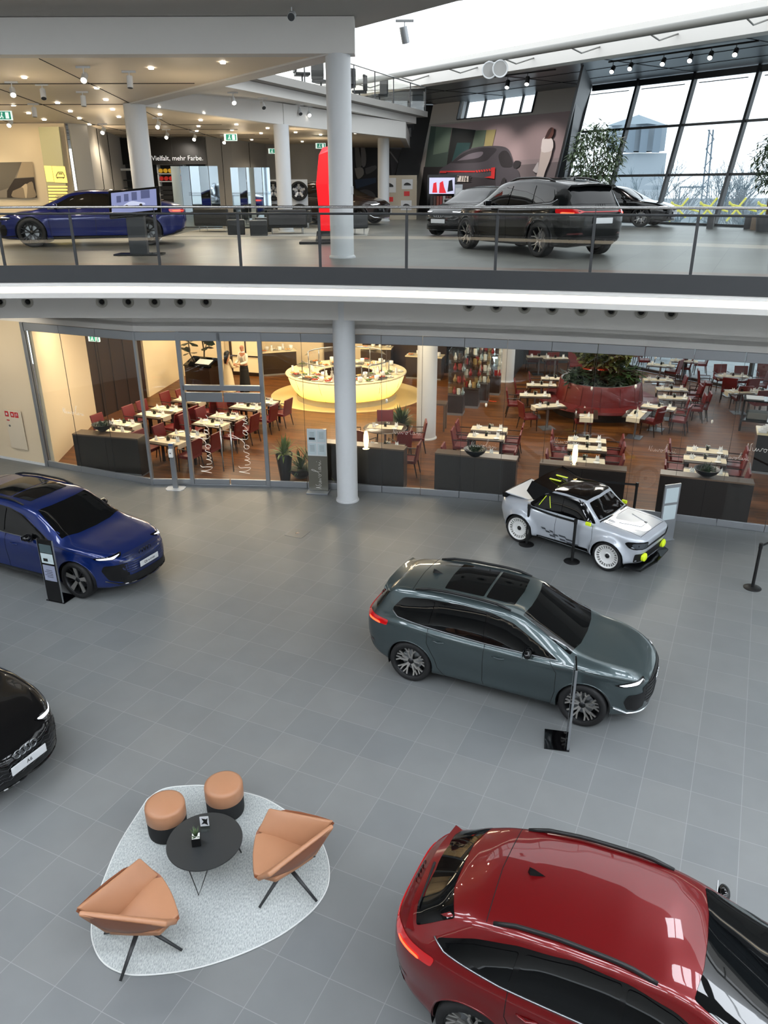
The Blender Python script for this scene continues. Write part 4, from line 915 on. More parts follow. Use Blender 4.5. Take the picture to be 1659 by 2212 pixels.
# ------------------------------------------------------------ restaurant shell
b = MB(); b.wall([(-9.25, 20.55), (-9.62, 25.15)], 0, 4.0, .1); struct(b.build('wall_restaurant_left', M_CREAM))
b = MB(); b.wall([(-9.6, 25.1), (-8.75, 28.0)], 0, 4.0, .3); b.wall([(-8.75, 28.0), (-9.1, 28.1)], 0, 4.0, .05); struct(b.build('wall_dark_panelling', M_DARKW))
b = MB()
for k in range(4): p = Vector((-9.6, 25.1, 0)).lerp(Vector((-8.75, 28, 0)), (k+.5)/4); b.box((p.x+.02, p.y, 2), (.02, .012, 4))
struct(b.build('trim_5', M_GAP))
M_WARMW = mat('warm_white_wall', (232, 214, 178), .75)
b = MB(); b.wall([(-8.8, 28.1), (-8.3, 31.6), (-6.6, 32.1)], 0, 4.0, -.1); b.wall([(-6.6, 32.1), (-5.0, 31.6)], 0, 4, .1); b.wall([(-5.0, 31.6), (-4.95, 32.6), (-2.6, 33.4), (1, 33.6)], 0, 4, .1); struct(b.build('wall_restaurant_back', M_WARMW))
b = MB(); b.wall([(-2.55, 33.2), (-1.8, 33.3)], 0, 4, .02); b.wall([(-.9, 33.2), (2.6, 31.9), (2.6, 33)], 0, 4, .05); struct(b.build('wall_restaurant_dark', M_DARKW))
b = MB(); b.wall([(5.3, 31.0), (6.1, 33.6), (9.5, 34)], 0, 4, .1); struct(b.build('wall_restaurant_right', M_ANTH))
b = MB(); b.box((3.2, 34, 2), (3.2, .1, 4)); struct(b.build('wall_shop', M_DARKW))
flat('ceiling', [tuple(p) for p in gl2]+[(27.5, 10), (9.5, 34.2), (-18, 34.2), (-18, 24.3)], 4.2, M_WHITE, .1)
# lattice door with warm panels behind the waiter
d2 = struct(empty('door_2', (-6.25, 31.85, 0), math.atan2(-.5, 1.6)))
b = MB(); W2 = 1.35
for x in (0, W2/2, W2): b.box((x, -.08, 1.6), (.09 if x != W2/2 else .04, .06, 3.2))
for z in (.06, .8, 1.55, 2.3, 3.15): b.box((W2/2, -.08, z), (W2, .05, .05 if z > .1 else .16))
b.build('lattice', M_DARKW, d2); b = MB(); b.box((W2/2, -.05, 1.6), (W2, .01, 3.1)); b.build('paper_panel', mat('paper_panel', (236, 214, 176), .8, emit=(236, 200, 140), es=.35), d2)
tag(d2, None)
b = MB(); b.box((-7.55, 31.74, 2.3), (1.0, .05, .07), rz=.28); b.box((-7.45, 31.77, 1.45), (.8, .05, .07), rz=.28); struct(b.build('trim_6', M_DARKW))
# lower facade with outdoor paving
for k in range(9):
    t0 = -22+k*2.75; a = nv*28.1+dv*((FB.dot(dv))+t0); c = nv*28.1+dv*(FB.dot(dv)+t0+2.75)
    w = struct(empty('window_%d' % (40+k), (a.x, a.y, 0), math.atan2(dv.y, dv.x))); q = MB(); q.box((0, 0, 2.5), (.12, .16, 5.0)); q.build('mullion', M_STEEL, w)
    q = MB(); q.box((1.375, 0, .06), (2.7, .14, .12)); q.box((1.375, 0, 3.0), (2.7, .1, .07)); q.build('transom', M_STEEL, w); q = MB(); q.box((1.375, 0, 2.6), (2.6, .015, 5)); q.build('pane', M_GLASSP, w)
Z2 = 5.75
# ------------------------------------------------------------ beams, ceilings, skylight
b = MB(); b.box((-10.55, 17.83, 9.935), (20.0, .46, .63)); struct(b.build('trim_7', M_WHITE))
ce = [(-24, -9), (24, -9), (24, 2), (9, 11), (2.45, 15.8), (1.36, 16.35), (-.55, 18.9), (-24, 18.9)]
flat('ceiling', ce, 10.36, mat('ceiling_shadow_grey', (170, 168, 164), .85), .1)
b = MB(); b.wall([(24, -9), (24, 2), (9, 11), (2.45, 15.8), (1.36, 16.35), (-.55, 18.9)], 10.36, 12.0, -.05); struct(b.build('trim_8', M_WHITE))
M_CEILW = mat('warm_ceiling_boards', (228, 214, 192), .5, noise=(2, .04, (1, 14, 1)))
b = MB()
b.add([(-24, 18.05, 9.62), (-1.15, 18.05, 9.62), (-6.9, 24.3, 9.33), (-24, 24.3, 9.33), (-3.2, 28.2, 9.10), (-24, 28.2, 9.10)], [(0, 1, 2, 3), (3, 2, 4, 5)])
b.add([(-24, 28.2, 9.10), (-12, 28.2, 9.10), (-3.2, 28.2, 9.10), (.75, 37, 9.10), (1.5, 46, 9.10), (-24, 46, 9.10)], [(0, 1, 2, 3, 4, 5)])
struct(b.build('ceiling', M_CEILW))
b = MB()
for x in (-22, -19.5, -17, -14.5, -12, -9.5, -7): b.tube([(x, 18.1, 9.615), (x, 24.3, 9.325), (x, 28.2, 9.095), (x, 37, 9.095)], .01, 4)
for y in (28.6, 31, 34, 37): b.box((-13.2+(y-21.5)*.05, y, 9.095), (15, .02, .01))
for y in (21, 24.3): b.tube([(-24, y, 9.62-(y-18.05)*.0464-.005), (-4.5-(y-21)*.7, y, 9.62-(y-18.05)*.0464-.005)], .01, 4)
struct(b.build('trim_9', M_GAP))
def beam(P, Q, w, zb0, zb1, h, m, name):
    P, Q = Vector(P), Vector(Q); n = Vector((-(Q-P).y, (Q-P).x)).normalized()*w/2; b = MB()
    b.add([(P.x-n.x, P.y-n.y, zb0), (P.x+n.x, P.y+n.y, zb0), (Q.x+n.x, Q.y+n.y, zb1), (Q.x-n.x, Q.y-n.y, zb1), (P.x-n.x, P.y-n.y, zb0+h), (P.x+n.x, P.y+n.y, zb0+h), (Q.x+n.x, Q.y+n.y, zb1+h), (Q.x-n.x, Q.y-n.y, zb1+h)], [(0, 1, 2, 3), (7, 6, 5, 4), (0, 4, 5, 1), (1, 5, 6, 2), (2, 6, 7, 3), (3, 7, 4, 0)])
    return struct(b.build(name, m))
beam((-.9, 17.8), (-6.9, 24.3), .5, 9.60, 9.30, .5, M_WHITE, 'trim_10')
beam((-6.9, 24.2), (-3.33, 28.2), .25, 9.29, 9.05, .62, M_WHITE, 'trim_11'); beam((-3.33, 28.2), (.85, 36.2), .25, 9.05, 9.05, .62, M_WHITE, 'trim_16')
beam((.85, 36.2), (1.3, 45), .25, 9.05, 9.05, .62, M_WHITE, 'trim_12')
# upper gallery crossing above the exhibition
ga, gb = Vector((-4.9, 21.4, 0)), Vector((1.98, 38.0, 0)); gd = (gb-ga).normalized(); gn = Vector((gd.y, -gd.x, 0))
def gal(t, off, z): p = ga+gd*t+gn*off; return (p.x, p.y, z)
GLn = (gb-ga).length
b = MB(); b.add([gal(-2, 0, 9.98), gal(GLn, 0, 9.98), gal(GLn, -5, 9.98), gal(-.5, -5, 9.98), gal(-2, 0, 10.2), gal(GLn, 0, 10.2), gal(GLn, -5, 10.2), gal(-.5, -5, 10.2)], [(0, 1, 2, 3), (7, 6, 5, 4), (0, 4, 5, 1), (1, 5, 6, 2)]); struct(b.build('floor_gallery', M_CONC))
b = MB(); b.add([gal(-1.5, -.35, 9.70), gal(GLn-.5, -.35, 9.70), gal(GLn-.5, -4, 9.70), gal(-.5, -4, 9.70), gal(-1.5, -.35, 9.97), gal(GLn-.5, -.35, 9.97), gal(GLn-.5, -4, 9.97), gal(-.5, -4, 9.97)], [(0, 1, 2, 3), (7, 6, 5, 4), (0, 4, 5, 1), (1, 5, 6, 2)]); struct(b.build('ceiling_gallery', M_WHITE))
gr_ = empty('gallery_balustrade', (0, 0, 0), 0, 'glass balustrade with slim posts on the highest gallery behind the big column', 'railing')
b = MB(); b.tube([gal(-3, -.08, 11.12), gal(GLn-.1, -.08, 11.12), gal(GLn-.1, -3, 11.12)], .025, 8); b.build('handrail', M_HANDRAIL, gr_, smooth=True)
t = 1.0
while t < GLn+.01:
    q = MB(); p = gal(min(t, GLn-.1), -.08, 10.66); q.box(p, (.04, .04, .92)); q.build('post', M_STEEL, gr_); q = MB()
    a0, a1 = gal(t+.04, -.08, 0), gal(min(t+1.7, GLn-.1), -.08, 0)
    if t+.1 < GLn: q.sheet([[(a0[0], a0[1], 10.22), (a1[0], a1[1], 10.22)], [(a0[0], a0[1], 11.0), (a1[0], a1[1], 11.0)]]); q.build('glass_pane', M_GLASSR, gr_)
    t += (GLn-1.1)/9
q = MB(); a0, a1 = gal(GLn-.1, -.1, 0), gal(GLn-.1, -2.8, 0); q.sheet([[(a0[0], a0[1], 10.22), (a1[0], a1[1], 10.22)], [(a0[0], a0[1], 11.0), (a1[0], a1[1], 11.0)]]); q.build('glass_pane', M_GLASSR, gr_)
for k, (tt, off) in enumerate(((5.2, 1.2), (6.6, 1.5), (8.4, 1.1), (10.4, 1.4), (12.2, 1.2), (14, 1.5), (15.6, 1.3))):      # dark office chairs on the gallery
    p = gal(tt, -off, 10.2); ch = empty('office_chair', p, k*.9)
    tag(ch, 'dark office chair seen through the highest gallery glass', 'chair', 'office chairs on the gallery')
    q = MB(); q.box((0, 0, .46), (.5, .5, .09)); q.build('seat', M_BLACKPL, ch, bevel=.02); q = MB(); q.box((0, .24, .78), (.5, .08, .55)); q.build('backrest', M_BLACKPL, ch, bevel=.03); q = MB(); q.cyl((0, 0, .03), .03, .4, 10); q.cyl((0, 0, 0), .25, .03, 12); q.build('pedestal', M_STEEL, ch)
for k, tt in enumerate((6.0, 7.6, 9.6, 11.2, 12.6, 14.2)):
    p = gal(tt, -1.7, 0); sh = empty('pendant_lamp', (p[0], p[1], 11.1)); tag(sh, 'white cone pendant lamp over the highest gallery', 'lamp', 'pendant lamps over the gallery')
    q = MB(); q.lathe([(.06, 0), (.07, .02), (.17, .30), (.15, .31), (.05, .33)], 16); q.build('lamp_shade', mat('lamp_shade_white', (235, 235, 232), .5, emit=(255, 250, 240), es=.5), sh, smooth=True); q = MB(); q.tube([(0, 0, .3), (0, 0, 1.0)], .006, 5); q.build('cord', M_STEEL, sh)
p = gal(4.6, -1.6, 10.2); q = MB(); q.box((0, 0, .45), (1.4, .3, .9)); q.box((0, 0, .95), (1.3, .2, .1)); o = q.build('shelf_unit', mat('orange_red', (214, 80, 52), .5), bevel=.02); o.location = p; tag(o, 'orange red cabinet on the highest gallery, left of the big column', 'cabinet')
# beam and soffit before the leaning facade
def NP(n, t, z): return nv*n+dv*(FB.dot(dv)+t)+Vector((0, 0, z))
b = MB(); b.add([NP(23.9, -30, 11.2), NP(23.9, 24, 11.2), NP(23.9, 24, 12.0), NP(23.9, -30, 12.0), NP(24.5, -30, 11.2), NP(24.5, 24, 11.2)], [(0, 1, 2, 3), (0, 4, 5, 1)]); struct(b.build('trim_13', M_WHITE))
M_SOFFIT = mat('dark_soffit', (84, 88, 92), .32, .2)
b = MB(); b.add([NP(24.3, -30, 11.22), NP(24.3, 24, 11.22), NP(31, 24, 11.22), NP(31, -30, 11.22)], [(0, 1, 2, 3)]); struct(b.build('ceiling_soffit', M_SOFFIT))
b = MB()
for n in (26.3, 28.3): b.tube([NP(n, -30, 11.215), NP(n, 24, 11.215)], .012, 4)
for t in (-2.6, 2.6, 7.8, 13, 18): b.tube([NP(24.5, t, 11.215), NP(30, t, 11.215)], .012, 4)
struct(b.build('trim_14', M_GAP))
b = MB(); b.tube([NP(22.0, -26, 11.32), NP(21.75, 20, 11.32)], .11, 12)
for k in range(14): t = -22+k*3; b.tube([NP(22.0, t, 11.32), NP(23.0, t+.3, 11.25), NP(23.9, t+.3, 11.5)], .025, 6)
tag(b.build('steel_tube', mat('pipe_grey', (120, 120, 116), .45), smooth=True), 'long grey steel tube running below the bright skylight', 'pipe')
b = MB(); b.add([(-20, -9, 12.0), (30, -9, 12.0), (29, 12, 12), (0, 50, 12), (-14, 50, 12), (-14, 19, 12), (-20, 19, 12)], [(0, 1, 2, 3, 4, 5, 6)]); sk = struct(b.build('ceiling_skylight', M_SKY))
M_FILL = mat('fill_panel_glow', (250, 252, 255), .6, emit=(240, 247, 255), es=18)  # glowing panels added under the unseen hall ceiling to brighten the floor
for j, y in enumerate((-5.5, -1.5, 2.5, 6.5, 10.5)):
    b = MB()
    for x in (-13, -8, -3, 1, 5, 9, 13, 17, 21):
        if y > 4 and -4 < x < 8: continue
        if x > 12 and y > 8: continue
        for k in (-.75, .75): b.box((x+k, y, 10.25), (1.3, 1.5, .02))
    struct(b.build('ceiling_fill_panel', M_FILL))
# ------------------------------------------------------------ leaning facade
for k in range(-12, 4):
    t0 = (k)*2.62; w = struct(empty('window_%d' % (60+k))); t1 = t0+2.62 if k < 2 else 7.6
    if k > 2: continue
    b = MB()
    def bar(A, Bp, w_, d_):
        A, Bp = Vector(A), Vector(Bp); x = (Bp-A).normalized(); n_ = nv*w_ if False else (nv-x*nv.dot(x)).normalized(); s2 = x.cross(n_); b.add([A+s2*w_/2*i+n_*d_/2*j for i, j in ((-1, -1), (1, -1), (1, 1), (-1, 1))]+[Bp+s2*w_/2*i+n_*d_/2*j for i, j in ((-1, -1), (1, -1), (1, 1), (-1, 1))], [(0, 1, 2, 3), (4, 5, 6, 7), (0, 1, 5, 4), (1, 2, 6, 5), (2, 3, 7, 6), (3, 0, 4, 7)])
    bar(FP(t0, 5.75), FP(t0, 11.2), .11, .22); b.build('mullion', M_STEEL, w)
    b = MB()
    for z in (5.80, 7.56, 9.36, 11.08): bar(FP(t0+.05, z), FP(t1, z), .09 if z < 11 else .22, .12)
    b.build('transom', M_STEEL, w)
    b = MB(); bar(FP(t0+.3, 10.82, -.12), FP(t0+2.3, 10.82, -.12), .03, .03); b.build('opener_rod', M_STEEL, w)
    b = MB(); b.add([FP(t0, 5.75), FP(t1, 5.75), FP(t1, 11.2), FP(t0, 11.2)], [(0, 1, 2, 3)]); b.build('pane', M_GLASSP, w)
# fin between windows and picture wall
def quadbox(P, th, name, m, **k):
    a, b_, c, d = [Vector(p) for p in P]; n = (b_-a).cross(d-a).normalized()*th; q = MB(); q.add([a, b_, c, d, a+n, b_+n, c+n, d+n], [(0, 1, 2, 3), (7, 6, 5, 4), (0, 4, 5, 1), (1, 5, 6, 2), (2, 6, 7, 3), (3, 7, 4, 0)]); return struct(q.build(name, m, **k))
quadbox([FP(8.0, Z2, -.45), G(1262, 138, 11.25), FP(7.66, 11.25), FP(7.66, Z2)], .35, 'wall_fin', M_ANTH)
quadbox([FP(8.46, Z2), FP(18.4, Z2), FP(18.4, 10.37), FP(8.46, 10.37)], .2, 'wall_picture', M_CONC)
M_PALEW = mat('pale_grey_wall', (172, 168, 164), .8)
quadbox([FP(8.46, 10.26, -.004), FP(18.4, 10.26, -.004), FP(18.4, 10.38, -.004), FP(8.46, 10.38, -.004)], .05, 'wall_picture', M_PALEW)
quadbox([FP(8.46, 10.38), FP(10.9, 10.38), FP(10.9, 11.25), FP(8.46, 11.25)], .2, 'wall_picture', M_PALEW); quadbox([FP(16.15, 10.38), FP(18.4, 10.38), FP(18.4, 11.25), FP(16.15, 11.25)], .2, 'wall_picture', M_PALEW)
w = struct(empty('window_80')); b = MB()
bar(FP(10.9, 10.36, -.02), FP(16.15, 10.36, -.02), .05, .1); bar(FP(10.9, 10.36, -.02), FP(10.9, 11.22, -.02), .05, .1); bar(FP(16.15, 10.36, -.02), FP(16.15, 11.22, -.02), .05, .1); b.build('frame', M_STEEL, w)
b = MB()
for k in range(5): t = 10.9+5.25*k/4; bar(FP(t, 10.38, .5), FP(t, 11.25, .5), .08, .1)
b.build('mullion', M_STEEL, w)
b = MB(); b.add([FP(10.9, 10.38), FP(16.15, 10.38), FP(16.15, 10.38, .6), FP(10.9, 10.38, .6)], [(0, 1, 2, 3)]); b.add([FP(16.15, 10.38), FP(16.15, 11.3), FP(16.15, 11.3, .6), FP(16.15, 10.38, .6)], [(0, 1, 2, 3)]); b.build('reveal', M_WHITE2, w)
b = MB(); b.add([FP(10.9, 10.38, .5), FP(16.15, 10.38, .5), FP(16.15, 11.3, .5), FP(10.9, 11.3, .5)], [(0, 1, 2, 3)]); b.build('pane', M_GLASSP, w)
# dark end walls between picture wall and gallery
e1 = FP(18.4, Z2); e2 = FP(18.4, 11.2)
quadbox([e1, e1+Vector((-1.3, -.2, 0)), e2+Vector((-1.2, -.2, 0)), e2], .2, 'wall_dark', mat('near_black_wall', (30, 30, 32), .5))
# ------------------------------------------------------------ flat pictures: pixel outlines laid on the real plane they hang on
def onplane(u, v, P0, N, off):
    d = Fv+Rv*((u-829.5)/FPX)-Uv*((v-1106)/FPX); N = N.normalized(); N = N if N.dot(EYE-P0) > 0 else -N
    t = (P0+N*off-EYE).dot(N)/d.dot(N); return EYE+d*t
NART = 0
def art(name, shapes, P0, N, parent=None, base=.006):
    b = MB(); mats = []; 
    for k, (col, poly) in enumerate(shapes):
        m = mat('print_%d_%d_%d' % tuple(col), col, .7) if not isinstance(col, bpy.types.Material) else col
        if m not in mats: mats.append(m)
        b.mi = mats.index(m)
        pts = poly
        b.add([onplane(u, v, P0, N, base+.004*k) for u, v in pts], [tuple(range(len(pts)))])
    return b.build(name, mats, parent)
Nf = (FP(0, 8)-FP(0, 6)).cross(dv)
def cr(pts, n=4): P = spline([(u, v, 0) for u, v in pts+[pts[0]]], n); return [(p.x, p.y) for p in P[:-1]]
mu = empty('mural', (0, 0, 0), 0, 'wall-high photograph of a grey car from behind and a walking woman in white', 'picture')
MO = lambda x, y: (740+x/3.072, 100+y/3.072)                       # read off an enlargement of the photograph
sh = [((150, 134, 136), [MO(590, 530), MO(1520, 428), MO(1478, 885), MO(1478, 1100), MO(520, 1100)]),
      ((138, 126, 128), [MO(1165, 755), MO(1487, 738), MO(1486, 762), MO(1160, 790)]), ((104, 96, 98), [MO(1150, 790), MO(1486, 762), MO(1478, 1100), MO(1120, 1100)]),
      ((56, 72, 66), [MO(585, 530), MO(725, 540), MO(690, 800), MO(545, 800)]), ((82, 100, 88), [MO(620, 534), MO(725, 540), MO(700, 700), MO(600, 720)]), ((24, 30, 30), [MO(728, 540), MO(884, 556), MO(820, 800), MO(690, 800)]), ((30, 66, 66), [MO(760, 640), MO(850, 640), MO(815, 760), MO(720, 780)]),
      ((84, 100, 86), [MO(884, 558), MO(955, 556), MO(930, 690), MO(850, 690)]), ((150, 142, 96), [MO(955, 556), MO(1018, 552), MO(990, 680), MO(935, 690)]), ((34, 34, 36), [MO(540, 800), MO(760, 800), MO(700, 1100), MO(500, 1100)]),
      ((66, 64, 70), cr([MO(640, 880), MO(645, 820), MO(720, 770), MO(800, 700), MO(900, 668), MO(1040, 662), MO(1105, 690), MO(1140, 790), MO(1172, 840), MO(1168, 890), MO(1100, 940), MO(1040, 1010), MO(900, 1050), MO(760, 1060), MO(660, 1000)])),
      ((40, 39, 44), cr([MO(715, 775), MO(800, 712), MO(900, 676), MO(1020, 678), MO(985, 730), MO(935, 765), MO(820, 775)])), ((96, 92, 100), cr([MO(760, 760), MO(840, 715), MO(930, 700), MO(900, 740)])),
      ((30, 29, 33), cr([MO(1040, 760), MO(1035, 725), MO(1060, 695), MO(1095, 700), MO(1125, 760), MO(1120, 800), MO(1060, 800)])), ((30, 29, 33), cr([MO(1130, 790), MO(1145, 760), MO(1180, 765), MO(1170, 800), MO(1140, 812)], 3)),
      ((48, 46, 50), [MO(650, 850), MO(1010, 880), MO(1020, 950), MO(700, 960)]), ((196, 44, 44), [MO(690, 826), MO(880, 826), MO(880, 836), MO(690, 836)])]
for k in range(7): sh.append(((206, 52, 48), [MO(882+k*17, 824-k*2), MO(892+k*17, 822-k*2), MO(900+k*17, 836-k*2), MO(890+k*17, 838-k*2)]))
for k in range(5): sh.append(((206, 52, 48), [MO(650+k*9, 826), MO(656+k*9, 826), MO(650+k*9, 840), MO(642+k*9, 840)]))
sh += [((190, 40, 40), [MO(985, 806), MO(1012, 802), MO(1008, 880), MO(940, 870), MO(985, 860)]), ((202, 198, 190), [MO(745, 860), MO(836, 862), MO(834, 900), MO(745, 898)]), ((34, 33, 36), cr([MO(1040, 940), MO(1060, 880), MO(1082, 880), MO(1070, 960), MO(1040, 1010)], 3)),
       ((188, 178, 172), cr([MO(1325, 620), MO(1355, 605), MO(1395, 625), MO(1392, 680), MO(1378, 745), MO(1345, 830), MO(1325, 885), MO(1285, 885), MO(1300, 800), MO(1315, 700)], 3)), ((214, 208, 206), cr([MO(1325, 618), MO(1350, 600), MO(1394, 620), MO(1390, 690), MO(1320, 700)], 3)), ((178, 174, 174), cr([MO(1262, 825), MO(1295, 770), MO(1300, 790), MO(1290, 840)], 3)),
       ((88, 52, 46), cr([MO(1340, 612), MO(1362, 560), MO(1385, 538), MO(1402, 548), MO(1398, 585), MO(1378, 612)], 3)), ((54, 32, 30), cr([MO(1338, 616), MO(1360, 570), MO(1380, 540), MO(1390, 548), MO(1366, 600)], 3))]
art('print', sh, FP(12, 8), Nf, mu)
pc = onplane(*MO(790, 880), FP(12, 8), Nf, .16); Mx = Matrix((-dv, (FP(0, 8)-FP(0, 6)).normalized(), Nf.normalized() if Nf.dot(EYE-pc) > 0 else -Nf.normalized())).transposed().to_4x4()
pt = text('plate_text', 'GT 116 E', .36, M_INK, mu, Matrix.Translation(pc) @ Mx)
# second picture: a car cabin in greys, hung at the back of the exhibition
P2 = Vector((0, 46, 8)); N2 = Vector((.25, -1, 0))
m2 = empty('mural', (0, 0, 0), 0, 'large dark photograph of car seats and a dashboard behind the board of small pictures', 'picture')
sh = [((46, 46, 50), [MO(20, 620), MO(470, 520), MO(455, 860), MO(455, 1120), MO(20, 1120)]), ((74, 74, 78), [MO(300, 615), MO(455, 600), MO(455, 860), MO(330, 880)]), ((24, 24, 28), [MO(60, 1000), MO(230, 1000), MO(230, 1120), MO(60, 1120)]),
      ((112, 110, 110), cr([MO(80, 640), MO(100, 630), MO(112, 700), MO(128, 790), MO(90, 800)], 3)), ((128, 126, 126), cr([MO(120, 650), MO(138, 640), MO(156, 720), MO(152, 790), MO(128, 790)], 3)), ((150, 146, 140), cr([MO(80, 810), MO(130, 805), MO(140, 850), MO(100, 880)], 3)), ((96, 96, 98), cr([MO(150, 810), MO(215, 790), MO(222, 815), MO(160, 850)], 3)),
      ((60, 74, 96), [MO(80, 885), MO(222, 872), MO(222, 905), MO(90, 945)]), ((92, 92, 94), cr([MO(100, 960), MO(160, 950), MO(215, 985), MO(215, 1060), MO(120, 1040)], 3)), ((130, 130, 132), [MO(310, 700), MO(318, 696), MO(440, 860), MO(430, 866)]), ((104, 104, 108), [MO(380, 560), MO(455, 540), MO(455, 600), MO(380, 610)])]
art('print', sh, P2, N2, m2); bb = MB(); cs = [onplane(*MO(*q), P2, N2, .0) for q in ((20, 500), (475, 500), (470, 1130), (20, 1130))]; bb.add(cs+[c+Vector((0, .1, 0)) for c in cs], [(0, 1, 2, 3), (4, 5, 6, 7), (0, 1, 5, 4), (1, 2, 6, 5), (2, 3, 7, 6), (3, 0, 4, 7)]); bb.build('backing', M_ANTH, m2)
# back walls of the exhibition
def W(name, pts, z0, z1, m, t=.12): b = MB(); b.wall(pts, z0, z1, t); return struct(b.build(name, m))
W('wall_upper_left', [(-24, 27.9), (-10.3, 27.85)], Z2, 9.1, M_CREAM)
W('wall_upper_panels', [(-10.15, 27.9), (-9.72, 28.3), (-10.9, 35.8)], Z2, 9.1, M_CONC, .1); W('wall_upper_recess', [(-12, 37.2), (-7.2, 37.2)], Z2, 9.1, mat('recess_dark', (36, 34, 33), .6))
W('wall_upper_middle', [(-7.3, 35.3), (-6.6, 37.2), (-5.7, 41.6), (-5.2, 42.0)], Z2, 9.1, M_CONC); W('wall_upper_back', [(-5.6, 43.4), (-2.2, 46.9), (2.4, 48)], Z2, 11.5, M_ANTH)
b = MB(); b.lathe([(1.5, 0), (1.5, 3.4)], 40, c=(-4.0, 42.9, Z2)); struct(b.build('wall_drum', M_CONC, smooth=True))
b = MB()
for p in ((-9.9, 29.6), (-10.2, 31.6), (-6.9, 36.2), (-6.2, 39.2)): b.box((p[0]+.06, p[1]-.04, 7.4), (.02, .02, 3.3))
struct(b.build('trim_15', M_GAP))
# glazed greenish showcase strip with the light boxes
gp = empty('illuminated_display_panel', (0, 0, 0), 0, 'tall greenish glass panel with yellow lit car outlines beside the landscape picture', 'display')
NY = Vector((0, -1, 0)); PY = Vector((0, 27.5, 8)); q4 = lambda P: P
MA = lambda x, y: (x/3.95, 230+y/3.95)
bb = MB(); cs = [onplane(*MA(*q), PY, NY, 0) for q in ((325, 175), (500, 172), (600, 1000), (440, 1000))]; cs[2].z = cs[3].z = Z2; bb.add(cs+[c+Vector((0, .08, 0)) for c in cs], [(0, 1, 2, 3), (4, 5, 6, 7), (0, 1, 5, 4), (1, 2, 6, 5), (2, 3, 7, 6), (3, 0, 4, 7)]); bb.build('glass_sheet', mat('greenish_glass_sheet', (176, 172, 136), .25), gp)
M_LBOX = mat('lit_yellow_panel', (240, 218, 120), .5, emit=(250, 222, 120), es=.75)
art('light_box', [(M_LBOX, [MA(375, 505), MA(438, 508), MA(462, 645), MA(398, 642)]), (M_LBOX, [MA(442, 508), MA(552, 512), MA(578, 652), MA(466, 648)])]+[(M_LBOX, [MA(408+k*2, 678+k*26), MA(574, 678+k*26), MA(576, 692+k*26), MA(410+k*2, 692+k*26)]) for k in range(6)], PY, NY, gp, .02)
b = MB()
for P in ([(480, 590), (495, 560), (535, 560), (550, 590), (550, 606), (482, 606), (480, 590)], [(500, 574), (532, 574)], [(490, 606), (490, 616)], [(542, 606), (542, 616)]): b.tube([onplane(*MA(*p), PY, NY, .06) for p in P], .012, 5)
b.build('car_outline', M_STEEL, gp)
b = MB()
for k in range(4): c = onplane(*MA(488+k*13, 772), PY, NY, .08); b.tube([(c.x+.045*cos(a), c.y, c.z+.045*sin(a)) for a in [2*PI*i/16 for i in range(16)]], .007, 5, closed=True)
b.build('four_ring_emblem', M_SATIN, gp)
pi_ = empty('framed_landscape', (0, 0, 0), 0, 'sepia landscape picture of dunes on the cream wall at far left', 'picture')
art('print', [((120, 112, 100), [MA(-60, 478), MA(275, 472), MA(318, 778), MA(-60, 782)]), ((92, 86, 76), [MA(-60, 480), MA(185, 476), MA(90, 690), MA(-60, 740)]), ((150, 134, 110), [MA(185, 476), MA(275, 472), MA(292, 600), MA(140, 610)]), ((44, 36, 30), [MA(125, 615), MA(290, 605), MA(315, 778), MA(60, 778), MA(60, 720)]), ((132, 118, 98), cr([MA(110, 720), MA(200, 680), MA(270, 640), MA(290, 700), MA(300, 775), MA(110, 775)], 3)), ((186, 168, 140), cr([MA(180, 690), MA(230, 660), MA(228, 775), MA(215, 775), MA(200, 700)], 3))], Vector((0, 27.8, 7)), NY, pi_)
# sign over the colour shop
sg_ = empty('fascia_sign', (-8.6, 35.2, 8.5), 0, 'black fascia with the white words Mehr Vielfalt, mehr Farbe. above the colour samples', 'sign')
b = MB(); b.box((-.85, 0, .05), (4.3, .1, 1.0)); b.build('board', mat('sign_black', (16, 15, 15), .3), sg_)
b = MB()
for k in range(4): b.box((-2.2+k*1.05, -.052, .05), (.012, .004, 1.0))
b.build('seam', M_STEEL, sg_)
pp = GY(366, 342, 35.1); text('lettering', 'Mehr Vielfalt, mehr Farbe.', .262, mat('lettering_white', (235, 235, 235), .5, emit=(255, 255, 255), es=.4), sg_, Matrix.Translation((pp.x+8.6, -.07, pp.z-8.5)) @ Matrix.Rotation(PI/2, 4, 'X'))
# colour samples shelf
sf = empty('sample_shelf', (-8.9, 35.6, Z2), 0, 'white rack with yellow and red rolls below the black fascia sign', 'shelf')
b = MB()
for x in (-.55, .55): b.box((x, 0, 1.15), (.05, .4, 2.3))
for z in (1.35, 1.65, 1.95, 2.3): b.box((0, 0, z), (1.15, .4, .03))
b.build('frame', M_WHITE2, sf)
for k in range(5):
    for z, c, n_ in ((1.98, (226, 178, 40), 'roll_yellow'), (1.68, (190, 36, 30), 'roll_red')):
        b = MB(); b.cyl((-.44+k*.2, -.15, z+.09), .085, .3, 12, axis='Y'); b.build('fabric_roll', mat(n_, c, .6), sf)
cn = empty('dark_crate_wall', (-9.0, 33.6, Z2), 0, 'dark louvred crates standing on an orange plinth behind the blue coupe', 'shelf')
b = MB()
for k in range(6): b.box((.35, 0, .55+k*.17), (1.5, .4, .14))
b.build('crates', M_BLACKPL, cn); b = MB(); b.box((.35, 0, .24), (1.6, .5, .48)); b.build('plinth', mat('orange_brown', (168, 104, 48), .5), cn)
fr = empty('white_door_frame', (-10.45, 34.4, Z2), 0, 'white open frame before dark shelves beside the second column', 'frame'); b = MB()
for x in (-.45, .45): b.box((x, 0, 1.05), (.08, .08, 2.1))
